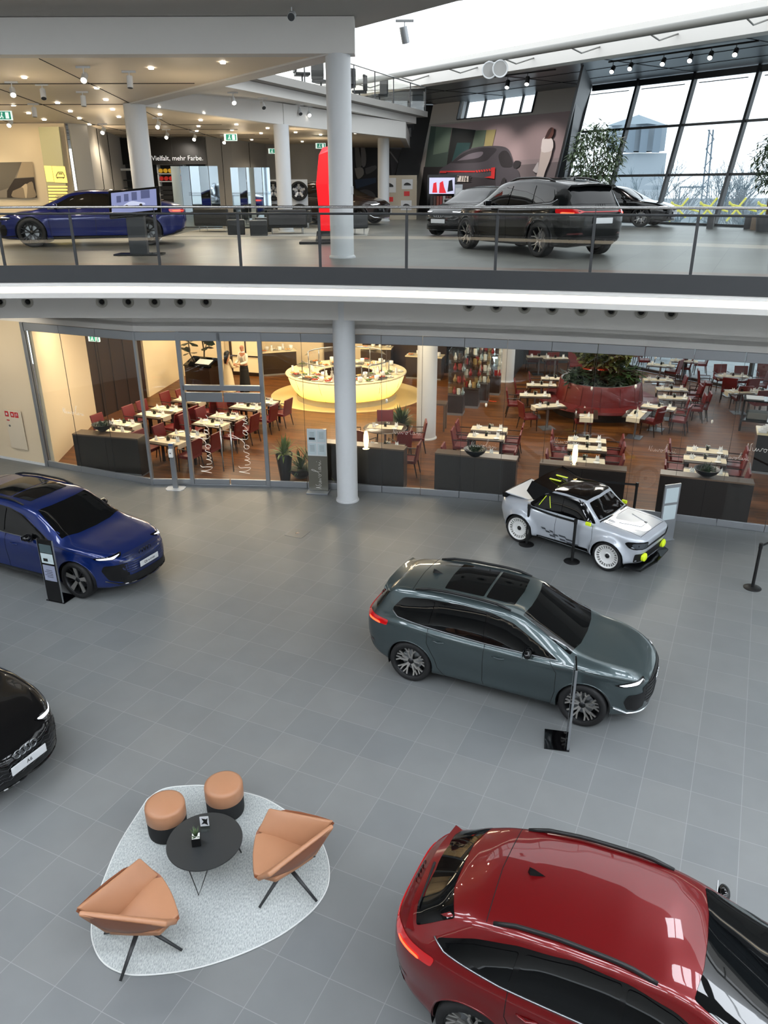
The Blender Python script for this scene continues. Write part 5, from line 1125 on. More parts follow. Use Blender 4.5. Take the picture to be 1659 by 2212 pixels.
b.box((0, 0, 2.1), (.98, .08, .08)); b.build('frame', M_WHITE2, fr); b = MB()
for k in range(5): b.box((0, .5, .5+k*.3), (1.4, .3, .04))
b.build('shelves', M_STEEL, fr)
# tall mirror partitions
def mirror_wall(u0, u1, v0, y, n, label):
    a, c = GY(u0, v0, y), GY(u1, v0, y); h = a.z-Z2; w = (c.x-a.x)/n
    r = empty('mirror_partition', (a.x, y, Z2), 0, label, 'partition')
    for k in range(n):
        b = MB(); ang = .18*(-1)**k+.06*k; b.box((0, 0, h/2), (w*.96, .04, h)); o = b.build('mirror_slat', MAT.get('tinted_mirror') or mat('tinted_mirror', (188, 204, 214), .03, 1.0), r); o.location = (w*(k+.5), 0, 0); o.rotation_euler = (0, 0, ang)
    b = MB(); b.box((w*n/2, 0, .02), (w*n, .2, .04)); b.build('foot', M_STEEL, r)
mirror_wall(368, 470, 359, 31.5, 5, 'tall folding mirror partition just behind the tail of the blue coupe'); mirror_wall(497, 582, 362, 31, 5, 'tall folding mirror partition between the two rear columns')
# red pylon
py = empty('red_pylon', (-1.58, 22.6, Z2), 0, 'tall tapering red pylon on a black foot beside the big upper column', 'sign')
b = MB(); b.add([(-.13, 0, .28), (.16, -.1, .25), (.32, 0, 2.45), (-.02, .12, 2.4), (-.22, 0, 1.5), (.1, -.12, 1.5), (.36, .0, 1.5), (.06, .14, 1.5), (-.12, -.02, 2.22), (.16, -.12, 2.3), (.1, .1, .28)], [(0, 1, 5, 4), (4, 5, 9, 8), (1, 10, 7, 6), (5, 1, 6), (5, 6, 2, 9), (6, 7, 3, 2), (0, 4, 7, 10), (4, 8, 3, 7), (8, 9, 2, 3), (0, 10, 1)])
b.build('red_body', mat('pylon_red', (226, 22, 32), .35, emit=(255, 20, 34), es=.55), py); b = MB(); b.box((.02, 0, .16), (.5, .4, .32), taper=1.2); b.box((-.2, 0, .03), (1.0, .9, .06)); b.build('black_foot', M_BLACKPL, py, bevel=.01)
# tilted display screen on a pedestal
ks = empty('display_kiosk', (-5.62, 18.75, Z2), 0, 'dark pedestal with a tilted screen showing a silver car before the blue coupe', 'screen')
b = MB(); b.box((0, 0, .02), (1.05, .55, .03)); b.build('base_plate', M_GLOSSBLACK, ks); b = MB(); b.box((0, 0, .46), (.40, .16, .88)); b.build('pedestal', M_ANTH, ks)
hd = MB(); hd.box((0, 0, 0), (1.16, .07, .66)); hd = hd.build('screen_housing', M_GLOSSBLACK, ks, bevel=.01); hd.location = (.03, 0, 1.12); hd.rotation_euler = (R(-33), R(-5), R(3))
b = MB(); b.box((-.01, -.037, .01), (1.02, .004, .52)); b.build('screen', mat('screen_lilac', (110, 118, 160), .2, emit=(150, 160, 205), es=.4), hd)
b = MB()
for x, z, w_, h_ in ((-.35, .1, .1, .16), (-.18, .12, .1, .18), (0, .14, .12, .2), (.25, .16, .2, .2)): b.box((x, -.041, z), (w_, .004, h_))
b.build('screen_windows', mat('screen_dark', (70, 78, 116), .3, emit=(70, 78, 116), es=.4), hd)
b = MB(); P = [(p.x, -.045, p.y) for p in spline([(-.28, -.09, 0), (-.2, -.03, 0), (-.06, .02, 0), (.1, -.02, 0), (.22, -.05, 0), (.24, -.1, 0)], 4)]; b.add(P, [tuple(range(len(P)))]); b.build('screen_car', mat('screen_silver', (176, 184, 210), .3, emit=(170, 178, 205), es=.5), hd)
b = MB(); b.cyl((-.18, -.05, -.1), .035, .006, 14, axis='Y'); b.cyl((.14, -.05, -.1), .035, .006, 14, axis='Y'); b.build('screen_car_wheels', M_INK, hd)
# board of small pictures, and the sample screen
bd = empty('picture_board', GY(858, 470, 38.6).xy.to_3d()+Vector((0, 0, Z2)), -.05, 'beige board with small car pictures and red cards before the dark mural', 'board')
b = MB(); b.box((0, 0, .95), (1.8, .08, 1.9)); b.build('panel', mat('board_beige', (176, 166, 148), .8), bd)
for x, z, w_, h_, c in ((-.42, 1.48, .72, .62, 0), (.46, 1.52, .5, .42, 0), (-.7, .86, .26, .2, 1), (-.32, .88, .26, .2, 1), (.44, 1.12, .26, .2, 1), (.42, .62, .5, .42, 0), (-.5, .4, .48, .42, 0)):
    b = MB(); b.box((x, -.05, z), (w_, .012, h_)); o = b.build('red_card' if c else 'car_print', mat('card_red', (196, 40, 40), .5) if c else M_PLATE, bd)
    if not c:
        b = MB(); P = [(x+p.x*w_, -.062, z+p.y*h_) for p in spline([(-.33, -.12, 0), (-.28, .03, 0), (-.1, .16, 0), (.12, .14, 0), (.32, .0, 0), (.33, -.12, 0)], 3)]; b.add(P, [tuple(range(len(P)))]); b.build('car_silhouette', M_INK, o)
tv = empty('sample_screen_stand', (2.62, 37.2, Z2), -.05, 'black stand with a lit screen of red seats above leather samples', 'screen')
b = MB(); b.box((0, 0, .95), (1.3, .25, 1.9)); b.build('cabinet', M_GLOSSBLACK, tv, bevel=.01); b = MB(); b.box((0, -.13, 1.45), (1.12, .01, .66)); sc_ = b.build('screen', mat('screen_pale', (190, 190, 215), .3, emit=(196, 196, 225), es=.7), tv)
b = MB()
for P in ([(-.42, -.28), (-.38, .1), (-.25, .15), (-.2, -.28)], [(-.12, -.3), (-.1, .12), (.04, .2), (.1, -.05), (.2, -.3)]): b.add([(x, -.138, 1.45+z) for x, z in P], [tuple(range(len(P)))])
b.build('red_seats', mat('screen_red', (210, 30, 40), .4, emit=(215, 30, 45), es=.6), sc_)
b = MB(); b.add([(x, -.138, 1.45+z) for x, z in ((.25, -.25), (.3, .2), (.45, .25), (.5, -.2))], [(0, 1, 2, 3)]); b.build('dark_seat', M_INK, sc_)
for k, c in enumerate(((40, 34, 32), (60, 40, 34), (110, 50, 34), (120, 34, 30), (150, 150, 148), (80, 30, 28), (90, 60, 40))): b = MB(); b.box((-.45+k*.14, -.14, .82), (.11, .03, .42)); b.build('leather_sample', mat('leather_%d' % k, c, .5), tv)
sd = empty('info_stele', (3.30, 36.5, Z2), 0, 'slim grey information stele beside the screen with red seats', 'sign'); b = MB(); b.box((0, 0, .75), (.35, .04, 1.5)); b.build('plate', M_ALU, sd); b = MB(); b.box((0, -.025, 1.1), (.26, .005, .5)); b.build('sheet', M_PLATE, sd); b = MB(); b.box((0, 0, .02), (.4, .4, .03)); b.build('foot', M_STEEL, sd)
# lounge group
def armchair(x, y, rz, label):
    r = empty('lounge_armchair', (x, y, Z2), rz, label, 'armchair'); m = mat('black_leather', (34, 36, 36), .4)
    b = MB(); b.box((0, 0, .32), (1.15, .75, .22)); b.build('seat', m, r, bevel=.04); b = MB(); b.box((0, .36, .52), (1.25, .16, .50)); b.build('backrest', m, r, bevel=.05)
    for sx in (-1, 1): b = MB(); b.box((sx*.57, 0, .42), (.14, .8, .42)); b.build('armrest', m, r, bevel=.04)
    for sx in (-1, 1):
        for sy in (-1, 1): b = MB(); b.cyl((sx*.5, sy*.3, 0), .015, .22, 8); b.build('leg', M_CHROME, r)
for x, y, rz, l in ((-5.75, 28.4, 2.9, 'black leather lounge armchair nearest the mirror partitions'), (-3.15, 27.0, 3.3, 'black leather lounge armchair with slim steel legs behind the balustrade, seen from its back'), (-3.3, 30.6, 0, 'black leather lounge armchair at the foot of the third column'), (-1.05, 26.5, 1.9, 'black lounge armchair half hidden behind the big upper column')): armchair(x, y, rz, l)
for x, y, l in ((-4.75, 26.6, 'black cube stool left of the two front lounge stools'), (-3.95, 26.1, 'black cube stool right of the two front lounge stools'), (-4.1, 28.2, 'black cube stool at the back of the lounge group')): b = MB(); b.box((0, 0, .24), (.55, .55, .46)); o = b.build('cube_stool', MAT['black_leather'], bevel=.03); o.location = (x, y, Z2); o.rotation_euler = (0, 0, .15); tag(o, l, 'stool')
b = MB(); b.box((-3.6, 28.0, Z2+.008), (6.2, 4.6, .014)); tag(b.build('lounge_rug', mat('rug_pale', (150, 148, 142), .9)), 'pale flat rug under the black lounge seats', 'rug')
# wheels on the display wall
wd = empty('wheel_display_wall', (-3.85, 33.3, Z2), .1, 'white wall panel carrying four large alloy wheels behind the third column', 'display'); b = MB(); b.box((0, 0, .85), (1.7, .1, 1.7)); b.build('panel', M_WHITE2, wd)
wm = make_wheel(5, M_DARKMETAL, M_ALLOY, style='five'); w0 = wm(.36, .24)
for k, (x, z) in enumerate(((-.5, 1.28), (.5, 1.28), (-.5, .45), (.5, .45))):
    o = w0 if k == 0 else copy_tree(w0); o.parent = wd; o.location = (x, -.2, z); o.rotation_euler = (0, 0, PI)
# emergency exit signs, white-on-green running man
def exit_sign(p, rz, label, w=.42):
    r = empty('exit_sign', p, rz, label, 'sign'); b = MB(); b.box((0, 0, 0), (w, .05, w*.5)); b.build('housing', mat('exit_white', (225, 240, 236), .4, emit=(225, 245, 238), es=.7), r); b = MB(); b.box((.02, -.03, 0), (w*.8, .006, w*.42)); b.build('green_panel', mat('exit_green', (30, 130, 110), .4, emit=(40, 150, 120), es=.4), r)
    b = MB(); b.box((.1, -.036, 0), (w*.2, .004, w*.34)); b.cyl((-.03, -.036, w*.12), .018, .004, 10, axis='Y'); b.tube([(-.03, -.036, .03), (-.05, -.036, -.01), (-.08, -.036, -.06)], .012, 5); b.tube([(-.04, -.036, 0), (-.01, -.036, -.04), (-.02, -.036, -.07)], .011, 5); b.build('pictogram', MAT['exit_white'], r)
exit_sign((-9.63, 22, 8.88), 0, 'green emergency exit sign at the left picture edge under the warm ceiling'); exit_sign((-4.97, 28, 8.68), 0, 'green emergency exit sign in the middle of the warm ceiling'); exit_sign((-2.62, 36, 8.77), 0, 'green emergency exit sign above the red pylon'); exit_sign((-4.25, 33, 8.46), 0, 'small emergency exit sign left of the third column', .36)
exit_sign(GY(203, 729, 21.6)-Vector((.0, 0, .02)), -.35, 'green emergency exit sign behind the restaurant glass at its left end', .36)
# ceiling lights of the exhibition
M_DL = mat('downlight_glow', (255, 248, 235), .5, emit=(255, 246, 230), es=14)
def ceil_at(u, v, dz=-.02):
    p = G(u, v, 9.10+dz)
    if 28.2 < p.y < 48: return p
    y0, y1 = 18.1, 28.2
    for _ in range(24):
        y = (y0+y1)/2; p = GY(u, v, y)
        if p.z > (9.62-(y-18.05)*.0464 if y < 24.3 else 9.33-(y-24.3)*.059)+dz: y1 = y
        else: y0 = y
    return p
dl = None
DL = [(105, 168), (653, 148), (963, 136), (418, 191), (458, 216), (487, 237), (249, 223), (58, 228), (124, 245), (304, 241), (191, 259), (343, 256), (514, 253), (387, 269), (685, 231), (691, 248), (878, 244), (867, 260), (858, 273), (1021, 269), (1047, 256), (1156, 277), (1128, 288), (1277, 286), (1322, 275), (1385, 291), (1306, 306), (1088, 302), (850, 283), (1536, 288), (1002, 281), (735, 300), (20, 285)]
for k, (x, v) in enumerate(DL):
    p = ceil_at(x/2, v)
    if dl is None:
        dl = MB(); dl.lathe([(0, -.012), (.055, -.012), (.06, 0)], 12); dl = dl.build('downlight', M_DL); o = dl
    else: o = dl.copy(); LINK(o)
    o.location = p; tag(o, 'small recessed downlight glowing in the warm white ceiling of the upper exhibition', 'light', 'recessed downlights in the warm ceiling')
def spotlamp(p, aim, lab, grp, lit=True, m=None, big=1.0, track=True):
    r = empty('spotlight', p); tag(r, lab, 'light', grp)
    if track: b = MB(); b.box((0, 0, .0), (.30*big, .05, .04)); b.build('mount', m or M_WHITE2, r)
    h = MB(); h.tube([(0, 0, 0), (0, 0, -.16*big)], .012, 6); h.build('stem', m or M_WHITE2, r)
    d = Vector(aim).normalized(); q = d.to_track_quat('Z', 'Y').to_matrix().to_4x4()
    b = MB(); b.cyl((0, 0, -.12*big), .065*big, .24*big, 16); o = b.build('lamp_body', m or M_WHITE2, r, smooth=True, auto=40); o.matrix_local = Matrix.Translation((0, 0, -.2*big)) @ q
    b = MB(); b.lathe([(0, .125*big), (.055*big, .125*big), (.06*big, .12*big)], 16); b.build('lens', M_DL if lit else M_STEEL, o)
    return r
WS = 'white spotlight on the warm ceiling, '
for x, v, aim, lit, lab in ((358, 152, (.1, -.8, -.5), 1, WS+'lit and nearest the big beam'), (556, 162, (0, -.2, -1), 0, WS+'unlit, right of the nearest lit one'), (48, 185, (.3, -.7, -.6), 1, WS+'second from the left edge in the front row'), (180, 190, (.2, -.5, -.8), 0, WS+'unlit, in the front row left'), (355, 206, (0, -.1, -1), 0, WS+'hanging straight down left of the second column'), (143, 232, (0, -.1, -1), 0, WS+'hanging straight down above the grey wall panels'), (38, 258, (0, -.8, -.5), 1, WS+'glowing beside the exit sign at the left edge'), (442, 275, (0, -.8, -.5), 1, WS+'glowing left of the second column'), (680, 262, (0, -.8, -.5), 1, WS+'glowing right of the second column'), (718, 287, (0, -.8, -.5), 1, WS+'glowing above the black fascia sign'), (838, 292, (0, -.8, -.5), 1, WS+'glowing at the right end of the black fascia sign'), (968, 300, (0, -.8, -.5), 1, WS+'glowing under the middle exit sign')):
    p = ceil_at(x/2, v-7)
    spotlamp(p, aim, lab, 'spotlights on the warm ceiling', lit)
for x, v, lab in ((1043, 395, 'first from the left'), (1137, 413, 'second from the left'), (1268, 437, 'third from the left'), (1302, 445, 'fourth, brightly lit'), (1388, 458, 'fifth, beside the big column'), (1772/1*1.0, 525, 'last, near the corner'), (1660+60*1.0, 510, 'sixth, right of the big column')):
    u = x/2 if x < 1500 else x/2; v = v/2 if False else v
    y = 25+(u-520)*.035
    p = GY(u, v*.5, y); p.z = 9.68
    # under the gallery
    t = (Vector((p.x, p.y, 0))-ga).dot(gd); q = ga+gd*max(1, min(GLn-1, t))-gn*.9; spotlamp((q.x, q.y, 9.69), (.3, -.7, -.6), 'white spotlight under the highest gallery, '+lab, 'spotlights under the gallery', lab[0] in 'fl')
tr = MB()
A_, B_ = G(1315, 134, 11.15), G(1640, 88, 11.15); tr.tube([A_, B_], .03, 6); tag(tr.build('lighting_track', M_BLACKPL), 'black lighting track under the dark soffit before the big windows', 'track')
for u, v, n_ in ((1325, 134, 'leftmost'), (1364, 127, 'second from left'), (1435, 116, 'third from left'), (1494, 108, 'fourth from left'), (1538, 101, 'fifth from left'), (1592, 94, 'rightmost')): spotlamp(G(u, v, 11.12), (-.4, -.7, -.6), 'black spotlight on the track before the big windows, '+n_, 'spotlights before the big windows', True, M_BLACKPL, 1.15, False)
tr = MB(); A_, B_ = G(1050, 168, 11.15), G(1200, 150, 11.15); tr.tube([A_, B_], .03, 6); tag(tr.build('lighting_track', M_BLACKPL), 'black lighting track above the wall-high mural', 'track')
for u, v, n_ in ((1097, 166, 'left of the two lit ones'), (1140, 158, 'right of the two lit ones')): spotlamp(G(u, v, 11.12), (-.2, -.6, -.8), 'spotlight above the wall-high mural, '+n_, 'spotlights above the mural', True, M_BLACKPL, 1.3, False)
for u, n_ in ((1057, 'left'), (1080, 'right')):
    p = G(u, 152 if n_ == 'left' else 149, 10.95); r = empty('round_floodlight', p, 0, 'round white floodlight of the pair under the skylight beam, the %s one' % n_, 'light'); b = MB(); b.lathe([(0, .1), (.16, .08), (.27, -.02), (.28, -.06), (.25, -.06), (.22, -.02)], 28, axis='Y'); b.build('ring', M_WHITE2, r, smooth=True); b = MB(); b.lathe([(0, -.03), (.23, -.03)], 24, axis='Y'); b.build('lens', mat('floodlight_lens', (150, 150, 148), .3), r); b = MB(); b.tube([(0, .05, .1), (0, .2, .45)], .03, 8); b.build('bracket', M_WHITE2, r)
spotlamp(G(874, 45, 10.34), (.2, .2, -.9), 'grey spotlight hanging from the ceiling edge before the skylight', None, False, M_SATIN, 1.25); spotlamp(G(629, 4, 10.34), (0, -.9, -.3), 'white spotlight under the grey ceiling at the top picture edge', None, False, None, 1.1)
q = MB(); q.box((0, 0, 0), (.07, .03, .16)); o = q.build('sensor_box', M_WHITE2, bevel=.005); o.location = (-.66, 17.72, 6.85+.27); tag(o, 'small white sensor box on the side of the big upper column', 'sensor')
# bench and planters near the windows
bn = empty('window_bench', (12.45, 29.6, Z2), R(-25), 'low grey bench standing before the big windows at right', 'bench'); b = MB(); b.box((0, 0, .42), (1.5, .4, .05)); b.build('seat', M_ANTH, bn)
for sx in (-1, 1): b = MB(); b.box((sx*.62, 0, .2), (.22, .36, .4)); b.build('support', M_ANTH, bn)
def bush(name, x, y, z0, r, h, pot, label, seed, n=420, leaf=.22, trunk=.6, col=(62, 84, 44), droop=.5, width=.2):
    rnd = random.Random(seed); e = empty(name, (x, y, z0), 0, label, 'plant')
    if pot: b = MB(); b.lathe([(0, 0), (pot*.8, 0), (pot, pot*1.5), (pot*.9, pot*1.5), (pot*.88, pot*1.35), (0, pot*1.35)], 24); b.build('pot', M_ANTH, e, smooth=True, auto=40)
    st = MB(); lf = MB()
    for k in range(9 if n > 200 else 5):
        a = rnd.uniform(0, 2*PI); rr = r*rnd.uniform(.2, .8); top = Vector((rr*cos(a), rr*sin(a), trunk+h*rnd.uniform(.5, .95)))
        st.tube([(rr*.05*cos(a), rr*.05*sin(a), pot or 0), (top.x*.4, top.y*.4, trunk+.2*h), top], [.025, .018, .006], 5)
    for k in range(n):
        a = rnd.uniform(0, 2*PI); ph = math.acos(rnd.uniform(-1, 1)); q = rnd.uniform(.35, 1)**.6
        c = Vector((r*q*sin(ph)*cos(a), r*q*sin(ph)*sin(a), trunk+h/2+h/2*q*cos(ph))); d = Vector((rnd.uniform(-1, 1), rnd.uniform(-1, 1), rnd.uniform(-droop-.3, .4))).normalized(); s = d.cross(Vector((0, 0, 1))).normalized()*leaf*width; l = leaf*rnd.uniform(.7, 1.3)
        lf.add([c, c+d*l*.45+s, c+d*l-Vector((0, 0, .1*l)), c+d*l*.45-s], [(0, 1, 2), (0, 2, 3)])
    st.build('stems', mat('stem_brown', (84, 70, 50), .8), e); lf.build('foliage', mat('leaf_%d_%d_%d' % col, col, .55, noise=(4, .35)), e); return e
p = GY(1282, 395, 29.2); bush('potted_bamboo', p.x, 29.2, Z2, .95, 2.2, .34, 'leafy bamboo plant before the window beside the dark fin', 3, 1500, .28, 1.25, (84, 100, 74), .5, .13)
p = GY(1668, 400, 27.5); bush('potted_bamboo', p.x, 27.5, Z2, .75, 1.9, .32, 'leafy bamboo plant cut by the right picture edge before the windows', 4, 900, .28, 1.2, (64, 80, 56), .5, .10)
wp = MB(); wp.cyl((0, 0, 0), .42, .42, 28); o = wp.build('wooden_drum', mat('weathered_wood', (120, 104, 88), .7, noise=(3, .3, (6, 6, .4))), smooth=True, auto=40); o.location = (13.25, 28.6, Z2); tag(o, 'round ribbed wooden drum beside the bench at the right edge', 'planter')
M_RED = mat('red_leather', (100, 26, 26), .42, coat=.15, noise=(5, .12)); M_LEG = mat('dark_leg_wood', (36, 24, 22), .4)
M_TOP = mat('dark_table_wood', (62, 50, 42), .3, noise=(3, .15, (.6, 8, 1))); M_CLOTH = mat('cream_linen', (206, 196, 172), .85); M_CHINA = mat('white_china', (232, 232, 228), .25); M_NAP = mat('white_napkin', (228, 228, 224), .8)
def mk_chair():
    r = empty('dining_chair'); 
    b = MB(); b.box((0, .02, .43), (.50, .48, .10)); b.build('seat', M_RED, r, bevel=.025)
    b = MB(); b.add([(-.24, -.21, .42), (.24, -.21, .42), (.24, -.15, .42), (-.24, -.15, .42), (-.25, -.30, .93), (.25, -.30, .93), (.25, -.25, .93), (-.25, -.25, .93)], [(0, 3, 2, 1), (4, 5, 6, 7), (0, 1, 5, 4), (1, 2, 6, 5), (2, 3, 7, 6), (3, 0, 4, 7)]); b.build('backrest', M_RED, r, bevel=.018)
    for sx in (-1, 1):
        b = MB(); b.tube([(sx*.23, .22, .40), (sx*.235, .23, 0)], [.022, .014], 6); b.build('leg', M_LEG, r)
        b = MB(); b.tube([(sx*.22, -.18, .40), (sx*.23, -.26, 0)], [.022, .014], 6); b.build('leg', M_LEG, r)
        b = MB(); b.tube([(sx*.265, .20, .42), (sx*.27, .20, .66), (sx*.27, -.22, .66)], .015, 6); b.build('armrest', M_LEG, r)
    return r
_chair = [None]
def chair(x, y, fa, label, group=None):
    """fa: direction the sitter faces, degrees"""
    rz = R(fa-90)
    if _chair[0] is None: c = mk_chair(); _chair[0] = c; c.location = (x, y, 0); c.rotation_euler[2] = rz
    else: c = copy_tree(_chair[0], (x, y, 0), rz)
    tag(c, label, 'chair', group); 
    if not group and 'group' in c: del c['group']
    return c
P_TAB = {}
def mk_table(kind):
    r = empty('dining_table')
    if kind == 'round': b = MB(); b.lathe([(0, 0), (.62, 0), (.64, .015), (.62, .03), (0, .03)], 36); o = b.build('table_top', M_TOP, r, smooth=True, auto=40); o.location = (0, 0, .71)
    else: b = MB(); b.box((0, 0, .725), (1.0, .68, .035)); b.build('table_top', M_TOP, r, bevel=.006)
    if kind == 'steel' or kind == 'round':
        b = MB(); b.cyl((0, 0, .02), .035, .69, 12); b.build('pedestal', M_SATIN, r, smooth=True, auto=40); b = MB(); b.box((0, 0, .01), (.46, .46, .02)); b.build('base_plate', M_SATIN, r)
    else:
        for sx in (-1, 1):
            for sy in (-1, 1): b = MB(); b.box((sx*.44, sy*.30, .355), (.06, .06, .71)); b.build('leg', M_LEG, r)
    return r
def ptable(x, y, a, kind, label, group=None):
    if kind not in P_TAB: t = mk_table(kind); P_TAB[kind] = t; t.location = (x, y, 0); t.rotation_euler[2] = R(a)
    else: t = copy_tree(P_TAB[kind], (x, y, 0), R(a))
    tag(t, label, 'table', group)
    if not group and 'group' in t: del t['group']
    return t
PR_ = {}
def small(name, mk, x, y, z, a, label, cat, group):
    if name not in PR_: o = mk(); PR_[name] = o; o.location = (x, y, z); o.rotation_euler[2] = a
    else: o = copy_tree(PR_[name], (x, y, z), a)
    tag(o, label, cat, group); return o
def mk_runner():
    b = MB(); L = .52; n = 4
    b.sheet([[(-.515, y, .61), (-.51, y, .745), (-.49, y, .7475), (.49, y, .7475), (.51, y, .745), (.515, y, .61)] for y in (-.20, .20)]); o = b.build('table_runner', M_CLOTH); return o
def mk_napkin():
    b = MB(); b.add([(-.05, -.03, 0), (.05, -.03, 0), (.05, .03, 0), (-.05, .03, 0), (-.035, 0, .15), (.035, .0, .15), (0, .0, .10), (0, -.035, .06), (0, .035, .06)], [(0, 1, 7), (0, 7, 6, 4), (1, 5, 6, 7), (2, 3, 8), (3, 4, 6, 8), (2, 8, 6, 5), (0, 4, 3), (1, 2, 5), (0, 3, 2, 1)]); return b.build('napkin', M_NAP)
def mk_plate(): b = MB(); b.lathe([(0, .004), (.06, .004), (.085, .012), (.082, .016), (.058, .008), (0, .008)], 20); return b.build('side_plate', M_CHINA, smooth=True)
def mk_pot():
    r = empty('table_plant'); b = MB(); b.box((0, 0, .04), (.07, .07, .08)); b.build('pot', M_GLOSSBLACK, r); rnd = random.Random(2); b = MB()
    for k in range(14): a = rnd.uniform(0, 6.28); c = Vector((0, 0, .07)); d = Vector((.06*cos(a), .06*sin(a), rnd.uniform(.03, .09))); s = Vector((-sin(a), cos(a), 0))*.012; b.add([c-s, c+s, c+d], [(0, 1, 2)])
    b.build('leaves', mat('small_leaf', (52, 72, 40), .6), r); return r
def mk_cruet():
    r = empty('cruet'); b = MB(); b.cyl((-.035, 0, 0), .022, .08, 10); b.cyl((.03, 0, 0), .022, .07, 10); b.build('shakers', M_CHROME, r); b = MB(); b.box((0, .04, .025), (.12, .04, .05)); b.build('sachet_tray', M_CHINA, r); return r
def setting(x, y, a, where, n=2, grp='', runner=True, zt=.743):
    ca, sa = cos(R(a)), sin(R(a)); T = lambda dx, dy: (x+dx*ca-dy*sa, y+dx*sa+dy*ca)
    if runner: small('table_runner', mk_runner, x, y, 0, R(a), 'cream linen runner on the '+where, 'runner', None); z = .7485
    else: z = zt
    for k, sx in enumerate((-1, 1)[:n]):
        side = 'left' if sx < 0 else 'right'
        p = T(sx*.32, sx*.06); small('napkin', mk_napkin, p[0], p[1], z, R(a+20*sx), 'white napkin, %s end of %s' % (side, where), 'napkin', None)
        p = T(sx*.30, -sx*.14); small('side_plate', mk_plate, p[0], p[1], z, 0, 'white plate, %s end of %s' % (side, where), 'plate', None)
    p = T(0, .05); small('table_plant', mk_pot, p[0], p[1], z, R(a), 'tiny potted plant on '+where, 'plant', None)
    p = T(.02, .27 if runner else .2); small('cruet', mk_cruet, p[0], p[1], .7435 if runner else z, R(a), 'shakers on '+where, 'cruet', None)
def unit(u, v, a, where, ends='LR', kind='wood', chairs=True, gap=.62, cl=None):
    p = G(u, v, .75); ptable(p.x, p.y, a, kind, 'dark wooden table, '+where); setting(p.x, p.y, a, 'table '+where)
    for e in ends:
        s = -1 if e == 'L' else 1; q = Vector((p.x+s*gap*cos(R(a))+s*.12*cos(R(a)), p.y+s*gap*sin(R(a))+s*.12*sin(R(a))))
        chair(q.x, q.y, a if e == 'L' else a+180, 'red armchair, %s end of table %s' % ('left' if e == 'L' else 'right', where))
LG = 'left group, '
for u, v, a, w, e in ((361, 952, -24, LG+'nearest the hand sanitiser stand', 'LR'), (404, 938.5, -24, LG+'second behind the hand sanitiser stand', 'LR'), (457, 913.5, -24, LG+'middle row, behind the door handles', 'LR'), (491, 899, -24, LG+'middle row, nearer the buffet', 'LR'), (331.5, 895, -24, LG+'back row beside the dark panelling', 'LR'), (360.5, 883, -24, LG+'back row, second from the panelling', 'LR'), (409, 864, -24, LG+'below the big-leaved plant', 'LR'), (443, 856.5, -24, LG+'below the reception desk', 'LR'), (534, 878.5, -24, LG+'near the right door post', 'LR'), (566, 866.5, -24, LG+'closest to the buffet', 'LR'), (266, 914.5, -24, LG+'behind the plant bowl on the left parapet', 'L'), (243, 931, -24, LG+'right behind the leftmost parapet', '')): unit(u, v, a, w, e)
RG = 'behind parapet '
for u, v, a, w, e in ((1057, 926, -14, RG+'right of column, back one', 'LR'), (1050, 942.5, -14, RG+'right of column, middle one', 'LR'), (1034, 979, -14, RG+'right of column, front one', 'LR'), (1268, 950, -14, RG+'above small pale car, back one', 'LR'), (1268, 967, -14, RG+'above small pale car, middle one', 'LR'), (1262, 994, -14, RG+'above small pale car, front one', 'LR'), (1528, 973.5, -20, RG+'at far right, back one', 'LR'), (1523, 992, -20, RG+'at far right, middle one', 'LR'), (1525, 1022, -20, RG+'at far right, front one', 'LR'), (831, 964, -14, RG+'beside the column, front one', 'R')): unit(u, v, a, w, e, gap=.56)
for u, v, a, w, e in ((1170, 831, -6, 'left of the round planter, second row', 'L'), (1156, 853, -8, 'left of the round planter, third row', 'L'), (1185, 876, 12, 'left of the round planter, nearest', 'L'), (1200, 817, -8, 'left of the round planter, back row', 'L'), (1423, 879, -30, 'right of the round planter, nearest', 'R'), (1457, 859, -14, 'right of the round planter, second', 'R'), (1451, 840, -10, 'right of the round planter, third', 'R'), (1422, 820, -10, 'right of the round planter, fourth', 'R'), (1165, 770, -2, 'before the dark wall, left one', ''), (1200, 773, -2, 'before the dark wall, right one', ''), (1603, 846, -4, 'before the dark cabinet at right', ''), (1648, 845, -4, 'cut by the right picture edge', '')): unit(u, v, a, w, e, 'steel', gap=.56)
for u, v, a, w in ((1267, 893, 76, 'before the front of the round planter'), (1376, 894, 60, 'before the right front of the round planter'), (1428, 788, -25, 'large pale one near the windows'), (1478, 779, -18, 'closest to the windows at the back')):
    p = G(u, v, .75); ptable(p.x, p.y, a, 'steel', 'dark wooden table '+w); setting(p.x, p.y, a, 'table '+w)
p = G(832, 922, .75); ptable(p.x, p.y, 0, 'round', 'round dark table beside the column in the restaurant'); setting(p.x, p.y, -10, 'round table beside the column', runner=True)
for fa, l in ((-90, 'at the far side of'), (180, 'at the right side of'), (0, 'half hidden by the column at'), (118, 'at the near right side of'), (50, 'at the near left side of')): d = Vector((cos(R(fa)), sin(R(fa)))); chair(p.x-d.x*.92, p.y-d.y*.92, fa, 'red leather armchair %s the round table beside the column' % l)
p = G(1584, 812, .75); ptable(p.x, p.y, 0, 'round', 'round dark table near the windows at right'); setting(p.x, p.y, -10, 'round table near the windows')
for fa, l in ((-90, 'far side'), (170, 'right side'), (-15, 'left side'), (62, 'near left side'), (100, 'near side')): d = Vector((cos(R(fa)), sin(R(fa)))); chair(p.x-d.x*.95, p.y-d.y*.95, fa, 'red leather armchair at the %s of the round table near the windows' % l)
